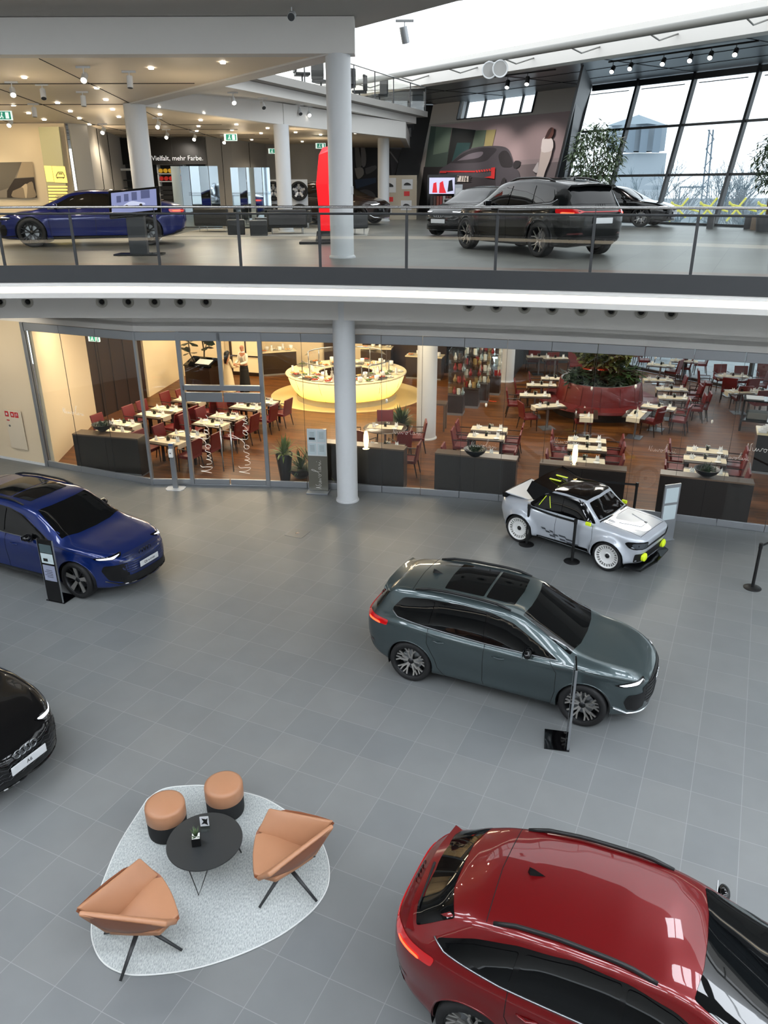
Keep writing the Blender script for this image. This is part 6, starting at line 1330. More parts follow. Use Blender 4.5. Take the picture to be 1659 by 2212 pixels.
for u, v, fa, l in ((1258, 925, 84, 'seen from behind at the table before the front of the planter'), (1407, 925, 130, 'turned left at the table before the right front of the planter'), (1463, 905, 160, 'with its arm towards us right of the planter'), (1510, 893, 165, 'second in the row right of the planter'), (1500, 866, 160, 'third in the row right of the planter'), (1478, 806, 155, 'dark red, at the large pale table near the windows, right one'), (1452, 815, 140, 'at the large pale table near the windows, near one'), (1512, 798, 165, 'at the right end of the table closest to the windows'), (1436, 765, 0, 'at the left end of the table closest to the windows'), (1598, 875, 90, 'seen from behind before the dark cabinet at right'), (1600, 835, -95, 'on the far side of the table before the dark cabinet'), (1648, 830, -100, 'at the right picture edge by the windows'), (1150, 790, 90, 'seen from behind, left of two before the dark wall'), (1190, 796, 90, 'seen from behind, right of two before the dark wall'), (1176, 758, -92, 'on the far side of the left table before the dark wall'), (1215, 762, -92, 'on the far side of the right table before the dark wall'), (1240, 800, -90, 'partly hidden left behind the planter'), (1335, 790, -40, 'behind the planter shrubs'), (1388, 790, -10, 'just right of the planter tree'), (1400, 772, -90, 'in the back row near the windows, left'), (1370, 778, -70, 'in the back row near the windows behind the tree'), (1636, 885, 95, 'beside the dark cabinet at the right edge')):
    p = G(u, v, .2); chair(p.x, p.y, fa, 'red leather armchair '+l)
# parapets with plant bowls
def parapet(pa, pb, h, label, d=.34, mk=True):
    pa, pb = Vector(pa), Vector(pb); c = (pa+pb)/2; L = (pb-pa).length; a = math.atan2((pb-pa).y, (pb-pa).x); r = empty('parapet', (c.x, c.y, 0), a, label, 'partition')
    b = MB(); b.box((0, d/2, (h-.04)/2+.03), (L, d, h-.07)); b.build('body', mat('dark_veneer', (34, 30, 28), .3, noise=(5, .2, (1, 1, 10))), r); b = MB(); b.box((0, d/2, h-.02), (L+.01, d+.01, .04)); b.build('cap', mat('brown_cap', (92, 76, 62), .35), r, bevel=.004); b = MB(); b.box((0, d/2, .04), (L-.02, d+.03, .08)); b.build('plinth', M_ALU, r)
    b = MB(); n = max(2, round(L/1.0))
    for k in range(1, n): b.box((-L/2+L*k/n, -.002, h/2), (.006, .006, h-.1))
    b.build('joint', M_GAP, r); return r
parapet((-8.4, 19.98), (-6.5, 19.5), 1.08, 'grey brown parapet behind the leftmost glass panes, with a plant bowl', .42)
parapet((-1.75, 19.1), (.5, 18.42), 1.1, 'dark parapet half hidden behind the big ground floor column'); parapet((1.27, 18.2), (3.2, 17.62), 1.1, 'dark parapet with a low plant bowl right of the column'); parapet((3.72, 17.40), (5.62, 16.82), 1.1, 'dark parapet with lit brown top behind the pale small car'); parapet((6.34, 16.62), (8.2, 15.95), 1.1, 'dark parapet with a plant bowl at far right')
def bowl(u, v, s, label, z=1.1):
    p = G(u, v, z); r = empty('plant_bowl', (p.x, p.y, z), 0, label, 'plant'); b = MB(); b.lathe([(0, 0), (.10*s, 0), (.24*s, .10*s), (.30*s, .2*s), (.27*s, .2*s), (.2*s, .12*s), (0, .10*s)], 28); b.build('bowl', mat('dark_bowl', (40, 44, 46), .35), r, smooth=True, auto=50)
    rnd = random.Random(int(u)); b = MB()
    for k in range(90): a = rnd.uniform(0, 6.28); q = rnd.uniform(0, .22)*s; c = Vector((q*cos(a), q*sin(a), .16*s)); d = Vector((rnd.uniform(-.12, .12), rnd.uniform(-.12, .12), rnd.uniform(.05, .16))); s_ = Vector((-sin(a), cos(a), 0))*.02; b.add([c-s_, c+s_, c+d], [(0, 1, 2)])
    b.build('succulents', mat('bowl_leaf', (48, 62, 44), .6, noise=(9, .4)), r)
bowl(223, 930, .95, 'grey bowl of greenery on the leftmost parapet', 1.08); bowl(1026, 985, .95, 'black bowl of succulents on the parapet right of the column'); bowl(1525, 1029, .95, 'black bowl of succulents on the rightmost parapet')
def tlamp(u, v, label):
    p = G(u, v, 1.1); r = empty('table_lamp', (p.x, p.y, 1.1), 0, label, 'lamp'); b = MB(); b.cyl((0, 0, 0), .09, .012, 20); b.build('foot', M_CHROME, r); b = MB(); b.lathe([(.03, .02), (.052, .08), (.068, .22), (.06, .36), (.035, .47), (0, .48)], 20); b.build('lamp_shade', mat('lamp_glow', (255, 224, 160), .5, emit=(255, 214, 140), es=5), r, smooth=True)
tlamp(791, 970, 'slim glowing table lamp on the parapet beside the column'); tlamp(1240, 1003, 'slim glowing table lamp on the parapet above the pale small car')
# ------------------------------------------------------------ buffet
BX, BY = -1.37, 28.05
bf = empty('buffet_counter', (BX, BY, 0), 0, 'large oval buffet counter with glowing yellow front in the restaurant', 'counter')
sx, sy = 1.0, .93
b = MB(); b.lathe([(1.84, .012), (1.84, .19), (1.86, .2)], 64, sy=sy); b.build('plinth', mat('buffet_plinth', (188, 180, 150), .5), bf, smooth=True)
M_BUF = mat('buffet_glow', (250, 226, 110), .45); nt = M_BUF.node_tree; pb = nt.nodes['Principled BSDF']
tc = nt.nodes.new('ShaderNodeTexCoord'); sp = nt.nodes.new('ShaderNodeSeparateXYZ'); mr = nt.nodes.new('ShaderNodeMapRange'); rp = nt.nodes.new('ShaderNodeValToRGB')
nt.links.new(tc.outputs['Object'], sp.inputs[0]); nt.links.new(sp.outputs[2], mr.inputs[0]); mr.inputs[1].default_value = .2; mr.inputs[2].default_value = .92
rp.color_ramp.elements[0].color = (1, .62, .12, 1); rp.color_ramp.elements[1].color = (1, .84, .42, 1); nt.links.new(mr.outputs[0], rp.inputs[0]); nt.links.new(rp.outputs[0], pb.inputs['Emission Color']); pb.inputs['Emission Strength'].default_value = 1.35
b = MB(); b.lathe([(1.80, .2), (1.93, .35), (2.04, .55), (2.12, .78), (2.15, .92)], 64, sy=sy); b.build('backlit_front', M_BUF, bf, smooth=True)
b = MB()
for k in range(12): a = 2*PI*k/12+.1; b.tube([(r_*cos(a+q), r_*sin(a+q)*sy, z) for r_, z, q in ((1.805, .2, .05), (2.045, .55, .02), (2.155, .92, 0))], .006, 4)
b.build('front_joint', mat('olive_joint', (120, 104, 40), .6), bf)
M_COUNTER = mat('cream_counter', (222, 208, 172), .2); b = MB(); b.lathe([(1.0, .92), (2.2, .92), (2.22, .94), (2.20, .965), (1.0, .965), (1.0, .92)], 64, sy=sy); b.build('worktop', M_COUNTER, bf, smooth=True, auto=40)
b = MB(); b.lathe([(1.0, .2), (1.0, .93)], 40, sy=sy); b.build('inner_wall', M_DARKW, bf, smooth=True); b = MB(); b.lathe([(2.205, .915), (2.225, .94), (2.205, .925)], 64, sy=sy); b.build('edge_band', mat('brown_edge', (120, 100, 80), .4), bf)
def guard(a0, a1, r, z, label):
    g = empty('sneeze_guard', (BX, BY, .965), 0, label, 'guard'); b = MB(); P = [(r*cos(a0+(a1-a0)*k/8), r*sin(a0+(a1-a0)*k/8)*sy, z) for k in range(9)]; b.tube(P, .022, 8)
    for k in (0, 4, 8): b.tube([P[k], (P[k][0], P[k][1], 0)], .018, 8)
    b.build('rail', M_SATIN, g, smooth=True); b = MB(); b.sheet([[(p[0], p[1], z-.02) for p in P], [(p[0]*1.14, p[1]*1.14, z-.20) for p in P]]); b.build('glass_shield', M_GLASSP, g)
guard(R(195), R(245), 1.62, .46, 'steel rail and glass shield over the left front of the buffet'); guard(R(255), R(292), 1.62, .46, 'steel rail and glass shield over the middle of the buffet'); guard(R(302), R(345), 1.62, .46, 'steel rail and glass shield over the right front of the buffet'); guard(R(110), R(160), 1.5, .62, 'steel rail and glass shield over the back left of the buffet'); guard(R(30), R(80), 1.5, .62, 'steel rail and glass shield over the back right of the buffet')
rnd = random.Random(5)
FOODC = [((196, 120, 60), 'bread_brown'), ((222, 170, 96), 'pastry'), ((150, 60, 40), 'salami_red'), ((226, 216, 190), 'cream_food'), ((90, 110, 50), 'salad_green')]
def mk_dish(kind, c):
    r = empty(kind)
    if kind == 'food_tray': b = MB(); b.box((0, 0, .04), (.34, .24, .08)); b.build('tray', M_SATIN, r); b = MB()
    elif kind == 'stacked_bowls': b = MB(); b.lathe([(0, 0), (.05, 0), (.085, .03), (.085, .16), (.075, .16), (0, .14)], 18); b.build('bowls', M_CHINA, r, smooth=True); return r
    elif kind == 'glass_carafe': b = MB(); b.lathe([(0, 0), (.05, 0), (.055, .1), (.03, .18), (.04, .24), (.035, .24)], 14); b.build('carafe', M_CHINA, r, smooth=True); return r
    else: b = MB(); b.lathe([(0, 0), (.07, 0), (.15, .03), (.15, .035), (.06, .015)], 20); b.build('platter', M_CHINA, r, smooth=True); b = MB()
    for k in range(9): x, y = rnd.uniform(-.11, .11), rnd.uniform(-.07, .07); b.lathe([(0, 0), (.032, .01), (.028, .035), (0, .045)], 7, c=(x, y, .07 if kind == 'food_tray' else .02))
    b.build('food', c, r, smooth=True); return r
WHERE = [(180, 215, 'at the left end'), (215, 245, 'at the left front'), (245, 262, 'left of the column'), (262, 292, 'behind the big column'), (292, 318, 'right of the column'), (318, 360, 'at the right end'), (20, 80, 'at the back right'), (100, 160, 'at the back left')]
kk = 0
for a0, a1, w in WHERE:
    for r_ in (1.25, 1.62, 1.95):
        for j in range(3):
            a = R(a0+(a1-a0)*(j+.5)/3+rnd.uniform(-2, 2)); kind = rnd.choice(['food_tray', 'food_tray', 'food_platter', 'food_platter', 'stacked_bowls', 'glass_carafe']); ci = rnd.randrange(5)
            if r_ == 1.62 and kind == 'food_tray': kind = 'food_platter'
            key = kind+str(ci if 'food' in kind else 0)
            lab = {'food_tray': 'steel tray of food', 'food_platter': 'white platter of food', 'stacked_bowls': 'stack of white bowls', 'glass_carafe': 'white jug'}[kind]
            ring = {1.25: 'inner row', 1.62: 'middle row', 1.95: 'outer row'}[r_]
            small(key, lambda: mk_dish(kind, mat(FOODC[ci][1], FOODC[ci][0], .6)), BX+r_*cos(a), BY+r_*sin(a)*sy, .967, a+PI/2, '%s on the buffet %s, %s' % (lab, w, ring), 'dish', lab+'s in the %s of the buffet %s' % (ring, w)); kk += 1
# side counters behind the buffet
def sideboard(P, Q, d, h, label, top=M_COUNTER, body=M_DARKW, items=8, what='crockery'):
    P, Q = Vector(P), Vector(Q); c = (P+Q)/2; L = (Q-P).length; a = math.atan2((Q-P).y, (Q-P).x); r = empty('sideboard', (c.x, c.y, 0), a, label, 'cabinet'); b = MB(); b.box((0, d/2, h/2-.02), (L, d, h-.04)); b.build('body', body, r); b = MB(); b.box((0, d/2, h), (L+.06, d+.06, .045)); b.build('worktop', top, r, bevel=.006)
    b = MB(); b.box((0, d/2, .03), (L-.02, d+.01, .06)); b.build('plinth', M_ALU, r)
    for k in range(items):
        x = -L/2+.15+(L-.3)*k/max(1, items-1); ci = k % 5; kind = ('food_platter', 'stacked_bowls', 'glass_carafe')[k % 3]; key = kind+str(ci if 'food' in kind else 0)
        small(key, lambda: mk_dish(kind, mat(FOODC[ci][1], FOODC[ci][0], .6)), c.x+x*cos(a)-(.15+.2*(k % 2))*sin(a), c.y+x*sin(a)+(.15+.2*(k % 2))*cos(a), h+.024, k*1.1, 'white dish on the '+label, 'dish', 'dishes on the '+label[:40])
sideboard((-5.0, 31.45), (-3.6, 31.9), .7, .95, 'dark sideboard with breakfast dishes left behind the buffet'); sideboard((-.95, 32.1), (.3, 31.9), .6, 1.0, 'sideboard with white towels behind the big column', items=4); sideboard((.9, 31.0), (2.3, 30.6), .6, .9, 'pale side table with pots right behind the buffet', items=5)
# glass showcases
def showcase(u, v, w, label, hb=.68, ht=2.2):
    p = G(u, v, 0); r = empty('glass_showcase', (p.x, p.y, 0), R(-14), label, 'showcase'); b = MB(); b.box((0, 0, .04), (w*1.02, w*1.02, .08)); b.build('plinth', M_ALU, r); b = MB(); b.box((0, 0, hb/2+.04), (w, w, hb-.08)); b.build('base', M_DARKW, r)
    b = MB(); b.sheet([[(x, y, z) for x, y in ((-w/2, -w/2), (w/2, -w/2), (w/2, w/2), (-w/2, w/2), (-w/2, -w/2))] for z in (hb, ht)]); b.build('glass_box', M_GLASSR, r)
    b = MB()
    for x in (-w/2, w/2):
        for y in (-w/2, w/2): b.tube([(x, y, hb), (x, y, ht)], .007, 4)
    for z in (hb+.4, hb+.8, hb+1.15, ht): b.box((0, 0, z), (w*.97, w*.97, .012))
    b.build('shelves', M_GLASSR, r)
    rr = random.Random(int(u)); cols = [((230, 228, 220), 'good_white'), ((60, 44, 36), 'good_brown'), ((170, 140, 90), 'good_gold'), ((150, 30, 36), 'good_red'), ((170, 186, 190), 'good_glass')]
    for z in (hb, hb+.41, hb+.81, hb+1.16):
        for k in range(4):
            c = rr.choice(cols); x, y = (-.26+.17*k)*w/.6, rr.uniform(-.15, .15)*w; hh = rr.uniform(.10, .3); key = 'ware%d%s' % (k % 2, c[1])
            def mkw():
                b = MB()
                if k % 2: b.lathe([(0, 0), (.05, 0), (.065, .08), (.03, .16), (.02, .24), (0, .24)], 12)
                else: b.box((0, 0, .1), (.11, .08, .2))
                return b.build('shop_ware', mat(c[1], c[0], .35))
            ca, sa = cos(R(-14)), sin(R(-14)); o = small(key, mkw, p.x+x*ca-y*sa, p.y+x*sa+y*ca, z+.007, k, 'small ware inside the '+label, 'ware', 'wares in the '+label[:45])
for u, v, w, l in ((985, 893, .52, 'glass showcase on a dark base, nearest and leftmost'), (1018, 878, .52, 'glass showcase on a dark base, second from the front'), (1040, 866, .5, 'glass showcase on a dark base, third from the front'), (1065, 850, .5, 'glass showcase on a dark base, farthest, beside the cream column')): showcase(u, v, w, l)
for k in range(5):
    x = 2.4+.75*k; r = empty('wall_shelf', (x, 33.5, 0), 0, 'tall gift shelf number %s along the dark back wall of the shop' % ('one', 'two', 'three', 'four', 'five')[k], 'shelf', 'gift shelves at the back wall'); r['label'] = 'tall gift shelf along the dark back wall of the shop'; b = MB()
    for z in (.4, .9, 1.4, 1.9, 2.4): b.box((0, 0, z), (.7, .35, .03))
    for sx in (-1, 1): b.box((sx*.35, 0, 1.25), (.03, .35, 2.5))
    b.build('frame', M_STEEL, r)
    b = MB(); rr = random.Random(k)
    for z in (.415, .915, 1.415, 1.915):
        for q in range(4): hh = rr.uniform(.12, .34); b.box((-.25+.16*q, -.05, z+hh/2), (.1, .1, hh))
    b.build('goods', mat('goods_%d' % (k % 3), ((206, 200, 184), (120, 132, 140), (90, 54, 40))[k % 3], .4), r)
st = empty('side_table', (G(952, 935, 0).x-.25, G(952, 935, 0).y+.4, 0), R(-14), 'narrow brown high side table right behind the restaurant column', 'table'); b = MB(); b.box((0, 0, .88), (.9, .45, .05)); b.build('table_top', MAT['brown_cap'], st, bevel=.004)
for sx in (-1, 1):
    for sy in (-1, 1): b = MB(); b.box((sx*.41, sy*.19, .43), (.05, .05, .86)); b.build('leg', MAT['brown_cap'], st)
# ------------------------------------------------------------ round planter with bench
PX, PYY = 7.42, 26.05
pl = empty('round_planter', (PX, PYY, 0), 0, 'round red leather planter with a bench around it in the restaurant', 'planter')
b = MB(); b.lathe([(1.55, .0), (1.55, .34)], 48); b.build('plinth', M_DARKW, pl, smooth=True)
b = MB(); b.lathe([(1.36, .34), (1.98, .34), (2.02, .37), (2.0, .45), (1.5, .47), (1.3, .46)], 64); b.build('bench', M_RED, pl, smooth=True, auto=50)
b = MB(); b.lathe([(1.46, .46), (1.44, .60), (1.40, .85), (1.36, 1.08), (1.34, 1.12), (1.27, 1.12), (1.255, 1.0)], 64); b.build('backrest', M_RED, pl, smooth=True, auto=50)
b = MB()
for k in range(14): a = 2*PI*k/14; b.tube([(r_*cos(a), r_*sin(a), z) for r_, z in ((2.02, .40), (1.98, .465), (1.47, .47), (1.445, .60), (1.405, .85), (1.365, 1.08))], .006, 4)
b.build('leather_seam', mat('dark_red_seam', (70, 16, 20), .6), pl); b = MB(); b.lathe([(1.335, 1.115), (1.30, 1.135), (1.262, 1.115)], 64); b.build('steel_rim', M_ALU, pl, smooth=True); b = MB(); b.lathe([(0, .98), (1.27, .98)], 40); b.build('soil', mat('soil', (38, 30, 24), .9), pl)
bush('planter_shrub', PX-.7, PYY-.3, .98, .62, .55, 0, 'dark green low shrub in the left part of the round planter', 11, 420, .26, .0, (34, 52, 34), .2, .3)
bush('planter_shrub', PX+.65, PYY-.1, .98, .66, .6, 0, 'glossy green low shrub in the right part of the round planter', 12, 480, .26, .0, (44, 72, 34), .2, .3)
bush('planter_shrub', PX+.1, PYY-.75, .98, .5, .35, 0, 'low ground cover at the front of the round planter', 13, 260, .18, .0, (36, 48, 32), .2, .3)
bush('planter_tree', PX+.05, PYY+.1, .98, 1.15, 2.3, 0, 'fig tree with pale trunk rising out of the round planter', 14, 3600, .20, .42, (84, 92, 46), .6, .38)
tk = MB()
for x, y in ((0, 0), (.18, .12), (.3, -.05)): tk.tube([(x, y, 0), (x*1.1+.02, y, .6), (x*1.3, y+.05, 1.5)], [.05, .04, .02], 8)
o = tk.build('tree_trunk', mat('pale_bark', (140, 126, 100), .8), smooth=True); o.location = (PX+.0, PYY, .98); tag(o, 'pale slim trunks of the tree standing in the round planter', 'trunk'); o.parent = [q for q in scn.collection.objects if q.name.startswith('planter_tree')][0]; o.location = (-.05, -.1, 0); del o['category']; del o['label']
# plants
def spiky(x, y, z0, n, L, label, pot, seed, col=(96, 116, 56), spread=1.0, z1=None):
    rnd = random.Random(seed); e = empty('potted_plant', (x, y, z0), 0, label, 'plant'); b = MB(); b.lathe(pot, 28); b.build('pot', mat('black_pot', (26, 28, 30), .3), e, smooth=True, auto=50); zt = max(p[1] for p in pot)-.03; b = MB()
    for k in range(n):
        a = rnd.uniform(0, 6.28); el = rnd.uniform(.25, 1.35); l = L*rnd.uniform(.6, 1.1); c = Vector((0, 0, zt)); s = Vector((-sin(a), cos(a), 0)); w_ = .028; P = []
        for t in (0, .35, .7, 1): P.append(c+Vector((cos(a)*cos(el)*l*t*spread, sin(a)*cos(el)*l*t*spread, sin(el)*l*t-.45*l*t*t*cos(el))))
        b.add([P[0]-s*w_*.5, P[0]+s*w_*.5, P[1]-s*w_, P[1]+s*w_, P[2]-s*w_*.8, P[2]+s*w_*.8, P[3]], [(0, 1, 3, 2), (2, 3, 5, 4), (4, 5, 6)])
    b.build('leaves', mat('spiky_leaf_%d' % col[1], col, .5, noise=(3, .3)), e)
spiky(-2.62, 19.25, 0, 70, .62, 'spiky light green plant in a tall black vase behind the glass', [(0, 0), (.13, 0), (.2, .55), (.23, .75), (.21, .75), (.19, .70), (0, .70)], 1)
spiky(-2.22, 19.45, 0, 80, .62, 'dark green spiky plant in a low black bowl behind the glass', [(0, 0), (.14, 0), (.27, .14), (.3, .26), (.27, .26), (0, .22)], 2, (70, 92, 52), .8)
spiky(-1.95, 19.7, 0, 34, 1.1, 'tall arching palm with thin fronds behind the menu stand', [(0, 0), (.12, 0), (.16, .25), (.14, .25), (0, .22)], 5, (98, 104, 58), 1.0)
spiky(.55, 23.3, 0, 170, .75, 'bushy green plant left of the inner restaurant column', [(0, 0), (.2, 0), (.26, .35), (.24, .35), (0, .3)], 8, (62, 82, 42), 1.0)
# big-leaved fig at the reception desk
fg = empty('fiddle_leaf_fig', (-6.95, 29.55, -.0), 0, 'fiddle-leaf fig with large dark leaves beside the reception desk', 'plant'); b = MB(); b.cyl((0, 0, 0), .22, .35, 20); b.build('pot', M_ANTH, fg)
b = MB(); b.tube([(0, 0, .3), (.1, 0, 1.4), (-.02, 0, 2.7)], [.04, .03, .02], 6); b.tube([(0, 0, .3), (-.45, 0, 1.3), (-.5, 0, 2.3)], [.03, .025, .015], 6); b.tube([(.08, 0, 1.3), (.4, 0, 2.2), (.6, 0, 2.5)], [.02, .015, .01], 6); b.build('stems', MAT['stem_brown'], fg)
b = MB(); rnd = random.Random(9)
for cx, cz, n in ((-.05, 2.0, 14), (-.42, 1.75, 10), (.4, 1.85, 12), (.3, 1.6, 7), (-.45, 1.35, 5), (.1, 2.3, 6)):
    for k in range(n):
        a = rnd.uniform(0, 6.28); e_ = rnd.uniform(-.5, .9); d = Vector((cos(a)*cos(e_), sin(a)*cos(e_), sin(e_))); s = d.cross(Vector((0, 0, 1))).normalized(); l = rnd.uniform(.28, .45); c = Vector((cx, 0, cz)); b.add([c, c+d*l*.3+s*.08, c+d*l*.75+s*.14, c+d*l, c+d*l*.75-s*.14, c+d*l*.3-s*.08], [(0, 1, 2, 3), (0, 3, 4, 5)])
b.build('leaves', mat('fig_leaf', (40, 54, 36), .45), fg)
# reception desk
dk = empty('reception_desk', (-6.85, 28.9, 0), R(-25), 'dark reception desk with a sloping top and open guest book', 'desk'); b = MB(); b.box((0, 0, .5), (1.15, .6, 1.0)); b.build('body', M_DARKW, dk, bevel=.01); b = MB(); b.add([(-.6, -.32, 1.0), (.6, -.32, 1.0), (.6, .32, 1.0), (-.6, .32, 1.0), (-.6, -.32, 1.04), (.6, -.32, 1.04), (.6, .32, 1.26), (-.6, .32, 1.26)], [(0, 3, 2, 1), (4, 5, 6, 7), (0, 1, 5, 4), (1, 2, 6, 5), (2, 3, 7, 6), (3, 0, 4, 7)]); b.build('sloping_top', M_GLOSSBLACK, dk); b = MB(); b.box((0, 0, 0), (.62, .34, .015)); o = b.build('guest_book', M_PLATE, dk); o.location = (.18, -.05, 1.16); o.rotation_euler = (R(19), 0, 0)
# service cabinets at the right edge
sb_ = empty('service_cabinet', (10.16, 19.66, 0), R(-22), 'black service cabinet with white handwritten lettering at the right edge', 'cabinet'); b = MB(); b.box((.6, .3, .55), (1.6, .7, 1.06)); b.build('body', M_GLOSSBLACK, sb_); b = MB(); b.box((.6, .3, 1.1), (1.66, .76, .05)); b.build('worktop', M_COUNTER, sb_); b = MB(); b.box((.6, .3, .03), (1.62, .72, .06)); b.build('plinth', M_ALU, sb_); signature('lettering', 1.0, Matrix.Translation((-.42, -.065, .62)), sb_, .014)
for k in range(4): b = MB(); b.box((-.1+.06*k, .1+.1*k, 1.15+.02*k), (.2, .3, .04)); o = b.build('paper_stack', M_PLATE, sb_)
s2 = empty('service_station', (11.9, 23.6, 0), R(-22), 'black service station with folded grey cloths at the right edge', 'cabinet'); b = MB()
for x in (-.55, 1.0): b.box((x, 0, .5), (.06, .6, 1.0))
for z in (.35, 1.0): b.box((.22, 0, z), (1.6, .65, .05))
b.box((.6, .1, 1.25), (.9, .5, .5)); b.build('frame', M_GLOSSBLACK, s2); b = MB(); b.box((-.1, 0, .5), (.6, .45, .22)); b.build('folded_cloths', mat('grey_cloth', (112, 114, 110), .9), s2, bevel=.04); b = MB(); b.box((-.25, 0, 1.04), (.5, .5, .02)); b.build('placemat', M_PLATE, s2)
# pendant lamps seen as small white tulips above the tables
for k, (u, v) in enumerate(((558+277, 868), (1050, 877), (1278, 841), (1373, 837), (1538, 913), (1416, 774))):
    p = G(u, v, 2.3) if False else GY(u, v, 21.5+(k % 3)); r = empty('pendant_lamp', p, 0, 'tiny white pendant light on a wire, %s' % ('above the round table', 'between column and showcases', 'before the planter leaves, left', 'before the planter leaves, right', 'over the empty wooden floor at right', 'near the windows')[k], 'lamp'); b = MB(); b.lathe([(.012, .09), (.03, .07), (.035, .02), (.02, -.03), (0, -.035)], 12); b.build('shade', M_CHINA, r, smooth=True); b = MB(); b.tube([(0, 0, .08), (0, 0, 4.1-p.z)], .0025, 4); b.build('wire', M_SATIN, r)
# ------------------------------------------------------------ lounge group on the ground floor
TAN = mat('tan_leather', (160, 114, 84), .42, noise=(9, .05)); TAN2 = mat('tan_leather_back', (136, 84, 58), .5, noise=(9, .05)); M_BLK = mat('black_fabric', (20, 21, 22), .85)
rugpx = [(318, 1728), (352, 1706), (400, 1699), (455, 1700), (560, 1722), (625, 1758), (680, 1800), (706, 1850), (710, 1905), (690, 1950), (650, 1990), (590, 2030), (500, 2070), (400, 2098), (300, 2108), (250, 2098), (215, 2070), (198, 2020), (205, 1960), (225, 1900), (260, 1820)]
P = spline([G(u, v, 0) for u, v in rugpx+[rugpx[0]]], 5)[:-1]
def rug_m():
    m = mat('woven_rug', (158, 163, 162), .95); nt = m.node_tree; b = nt.nodes['Principled BSDF']; tc = nt.nodes.new('ShaderNodeTexCoord'); nz = nt.nodes.new('ShaderNodeTexNoise'); nz.inputs['Scale'].default_value = 90; nz.inputs['Detail'].default_value = 3; n2 = nt.nodes.new('ShaderNodeTexNoise'); n2.inputs['Scale'].default_value = 2.5
    mp = nt.nodes.new('ShaderNodeMapping'); mp.inputs['Scale'].default_value = (1, .35, 1); cr_ = nt.nodes.new('ShaderNodeValToRGB'); cr_.color_ramp.elements[0].position = .3; cr_.color_ramp.elements[1].position = .7; cr_.color_ramp.elements[0].color = srgb(134, 140, 140); cr_.color_ramp.elements[1].color = srgb(184, 188, 186)
    L = nt.links.new; L(tc.outputs['Object'], mp.inputs[0]); L(mp.outputs[0], nz.inputs['Vector']); L(nz.outputs['Fac'], cr_.inputs[0]); L(cr_.outputs[0], b.inputs['Base Color']); bp = nt.nodes.new('ShaderNodeBump'); bp.inputs['Strength'].default_value = .5; bp.inputs['Distance'].default_value = .01; L(nz.outputs['Fac'], bp.inputs['Height']); L(bp.outputs[0], b.inputs['Normal']); return m
rc = sum(P, Vector())/len(P); rg_ = empty('rug', (rc.x, rc.y, 0), 0, 'light grey pebble-shaped woven rug under the tan lounge chairs', 'rug')
b = MB(); b.prism([(p.x-rc.x, p.y-rc.y) for p in P], .001, .012); b.build('pile', rug_m(), rg_); b = MB(); b.tube([(p.x-rc.x, p.y-rc.y, .009) for p in P], .009, 6, closed=True); b.build('edge_binding', mat('rug_edge', (196, 198, 196), .8), rg_, smooth=True)
ZR = .012
def pouf(u, v, label):
    p = G(u, v, .46); r = empty('pouf', (p.x, p.y, ZR), 0, label, 'stool'); b = MB(); b.lathe([(0, 0), (.20, 0), (.225, .015), (.23, .05), (.232, .24)], 40); b.build('black_base', M_BLK, r, smooth=True); b = MB(); b.lathe([(.232, .24), (.236, .245), (.236, .40), (.228, .428), (.19, .445), (0, .448)], 40); b.build('leather_top', TAN, r, smooth=True)
pouf(355, 1733, 'tan and black round pouf on the left, beside the low table'); pouf(482, 1690, 'tan and black round pouf on the right, at the rug\'s back edge')
# table
p = G(442, 1816, .40); ct = empty('coffee_table', (p.x, p.y, ZR), 0, 'round black coffee table on thin wire legs', 'table')
b = MB(); b.lathe([(0, .375), (.41, .375), (.424, .382), (.42, .392), (0, .395)], 56); b.build('table_top', mat('black_table_top', (38, 40, 41), .45), ct, smooth=True, auto=40)
for k in range(3):
    a = R(-92+120*k); c, s = cos(a), sin(a); b = MB(); q = Vector((-s, c, 0)); P = [Vector((c*.30, s*.30, .375))-q*.13, Vector((c*.40, s*.40, .008)), Vector((c*.30, s*.30, .375))+q*.13]; b.tube(P, .008, 6); b.build('leg', M_BLACKPL, ct, smooth=True)
p = G(425, 1822, .41); pp = empty('table_succulent', (p.x, p.y, .408), .2, 'spiky green succulent in a black cube pot on the coffee table', 'plant'); b = MB(); b.box((0, 0, .055), (.10, .10, .11)); b.build('pot', M_GLOSSBLACK, pp, bevel=.004); b = MB()
rnd = random.Random(3)
for k in range(26): a = rnd.uniform(0, 6.28); e_ = rnd.uniform(.4, 1.4); l = rnd.uniform(.08, .14); c0 = Vector((0, 0, .10)); d = Vector((cos(a)*cos(e_), sin(a)*cos(e_), sin(e_)))*l; s = Vector((-sin(a), cos(a), 0))*.011; b.add([c0-s, c0+s, c0+d*.5+s*.7, c0+d, c0+d*.5-s*.7], [(0, 1, 2, 3, 4)])
b.build('leaves', mat('succulent_green', (74, 92, 62), .5), pp); b = MB(); b.box((0, 0, .107), (.085, .085, .01)); b.build('white_pebbles', M_CHINA, pp)
p = G(443, 1790, .41); ah = empty('card_holder', (p.x, p.y, .408), R(6), 'clear acrylic stand holding a black and white photo card', 'stand'); b = MB(); b.box((0, 0, .006), (.11, .10, .008)); b.box((0, .02, .09), (.11, .008, .17)); b.build('acrylic', M_GLASSR, ah); b = MB(); b.box((0, .012, .10), (.10, .004, .14)); o = b.build('photo_card', M_PLATE, ah); b = MB(); b.add([(x, .008, .10+z) for x, z in ((-.04, -.04), (-.01, .0), (-.03, .05), (.02, .03), (.04, .05), (.03, -.01), (.04, -.06), (0, -.03))], [tuple(range(8))]); b.build('figure_print', M_INK, o)
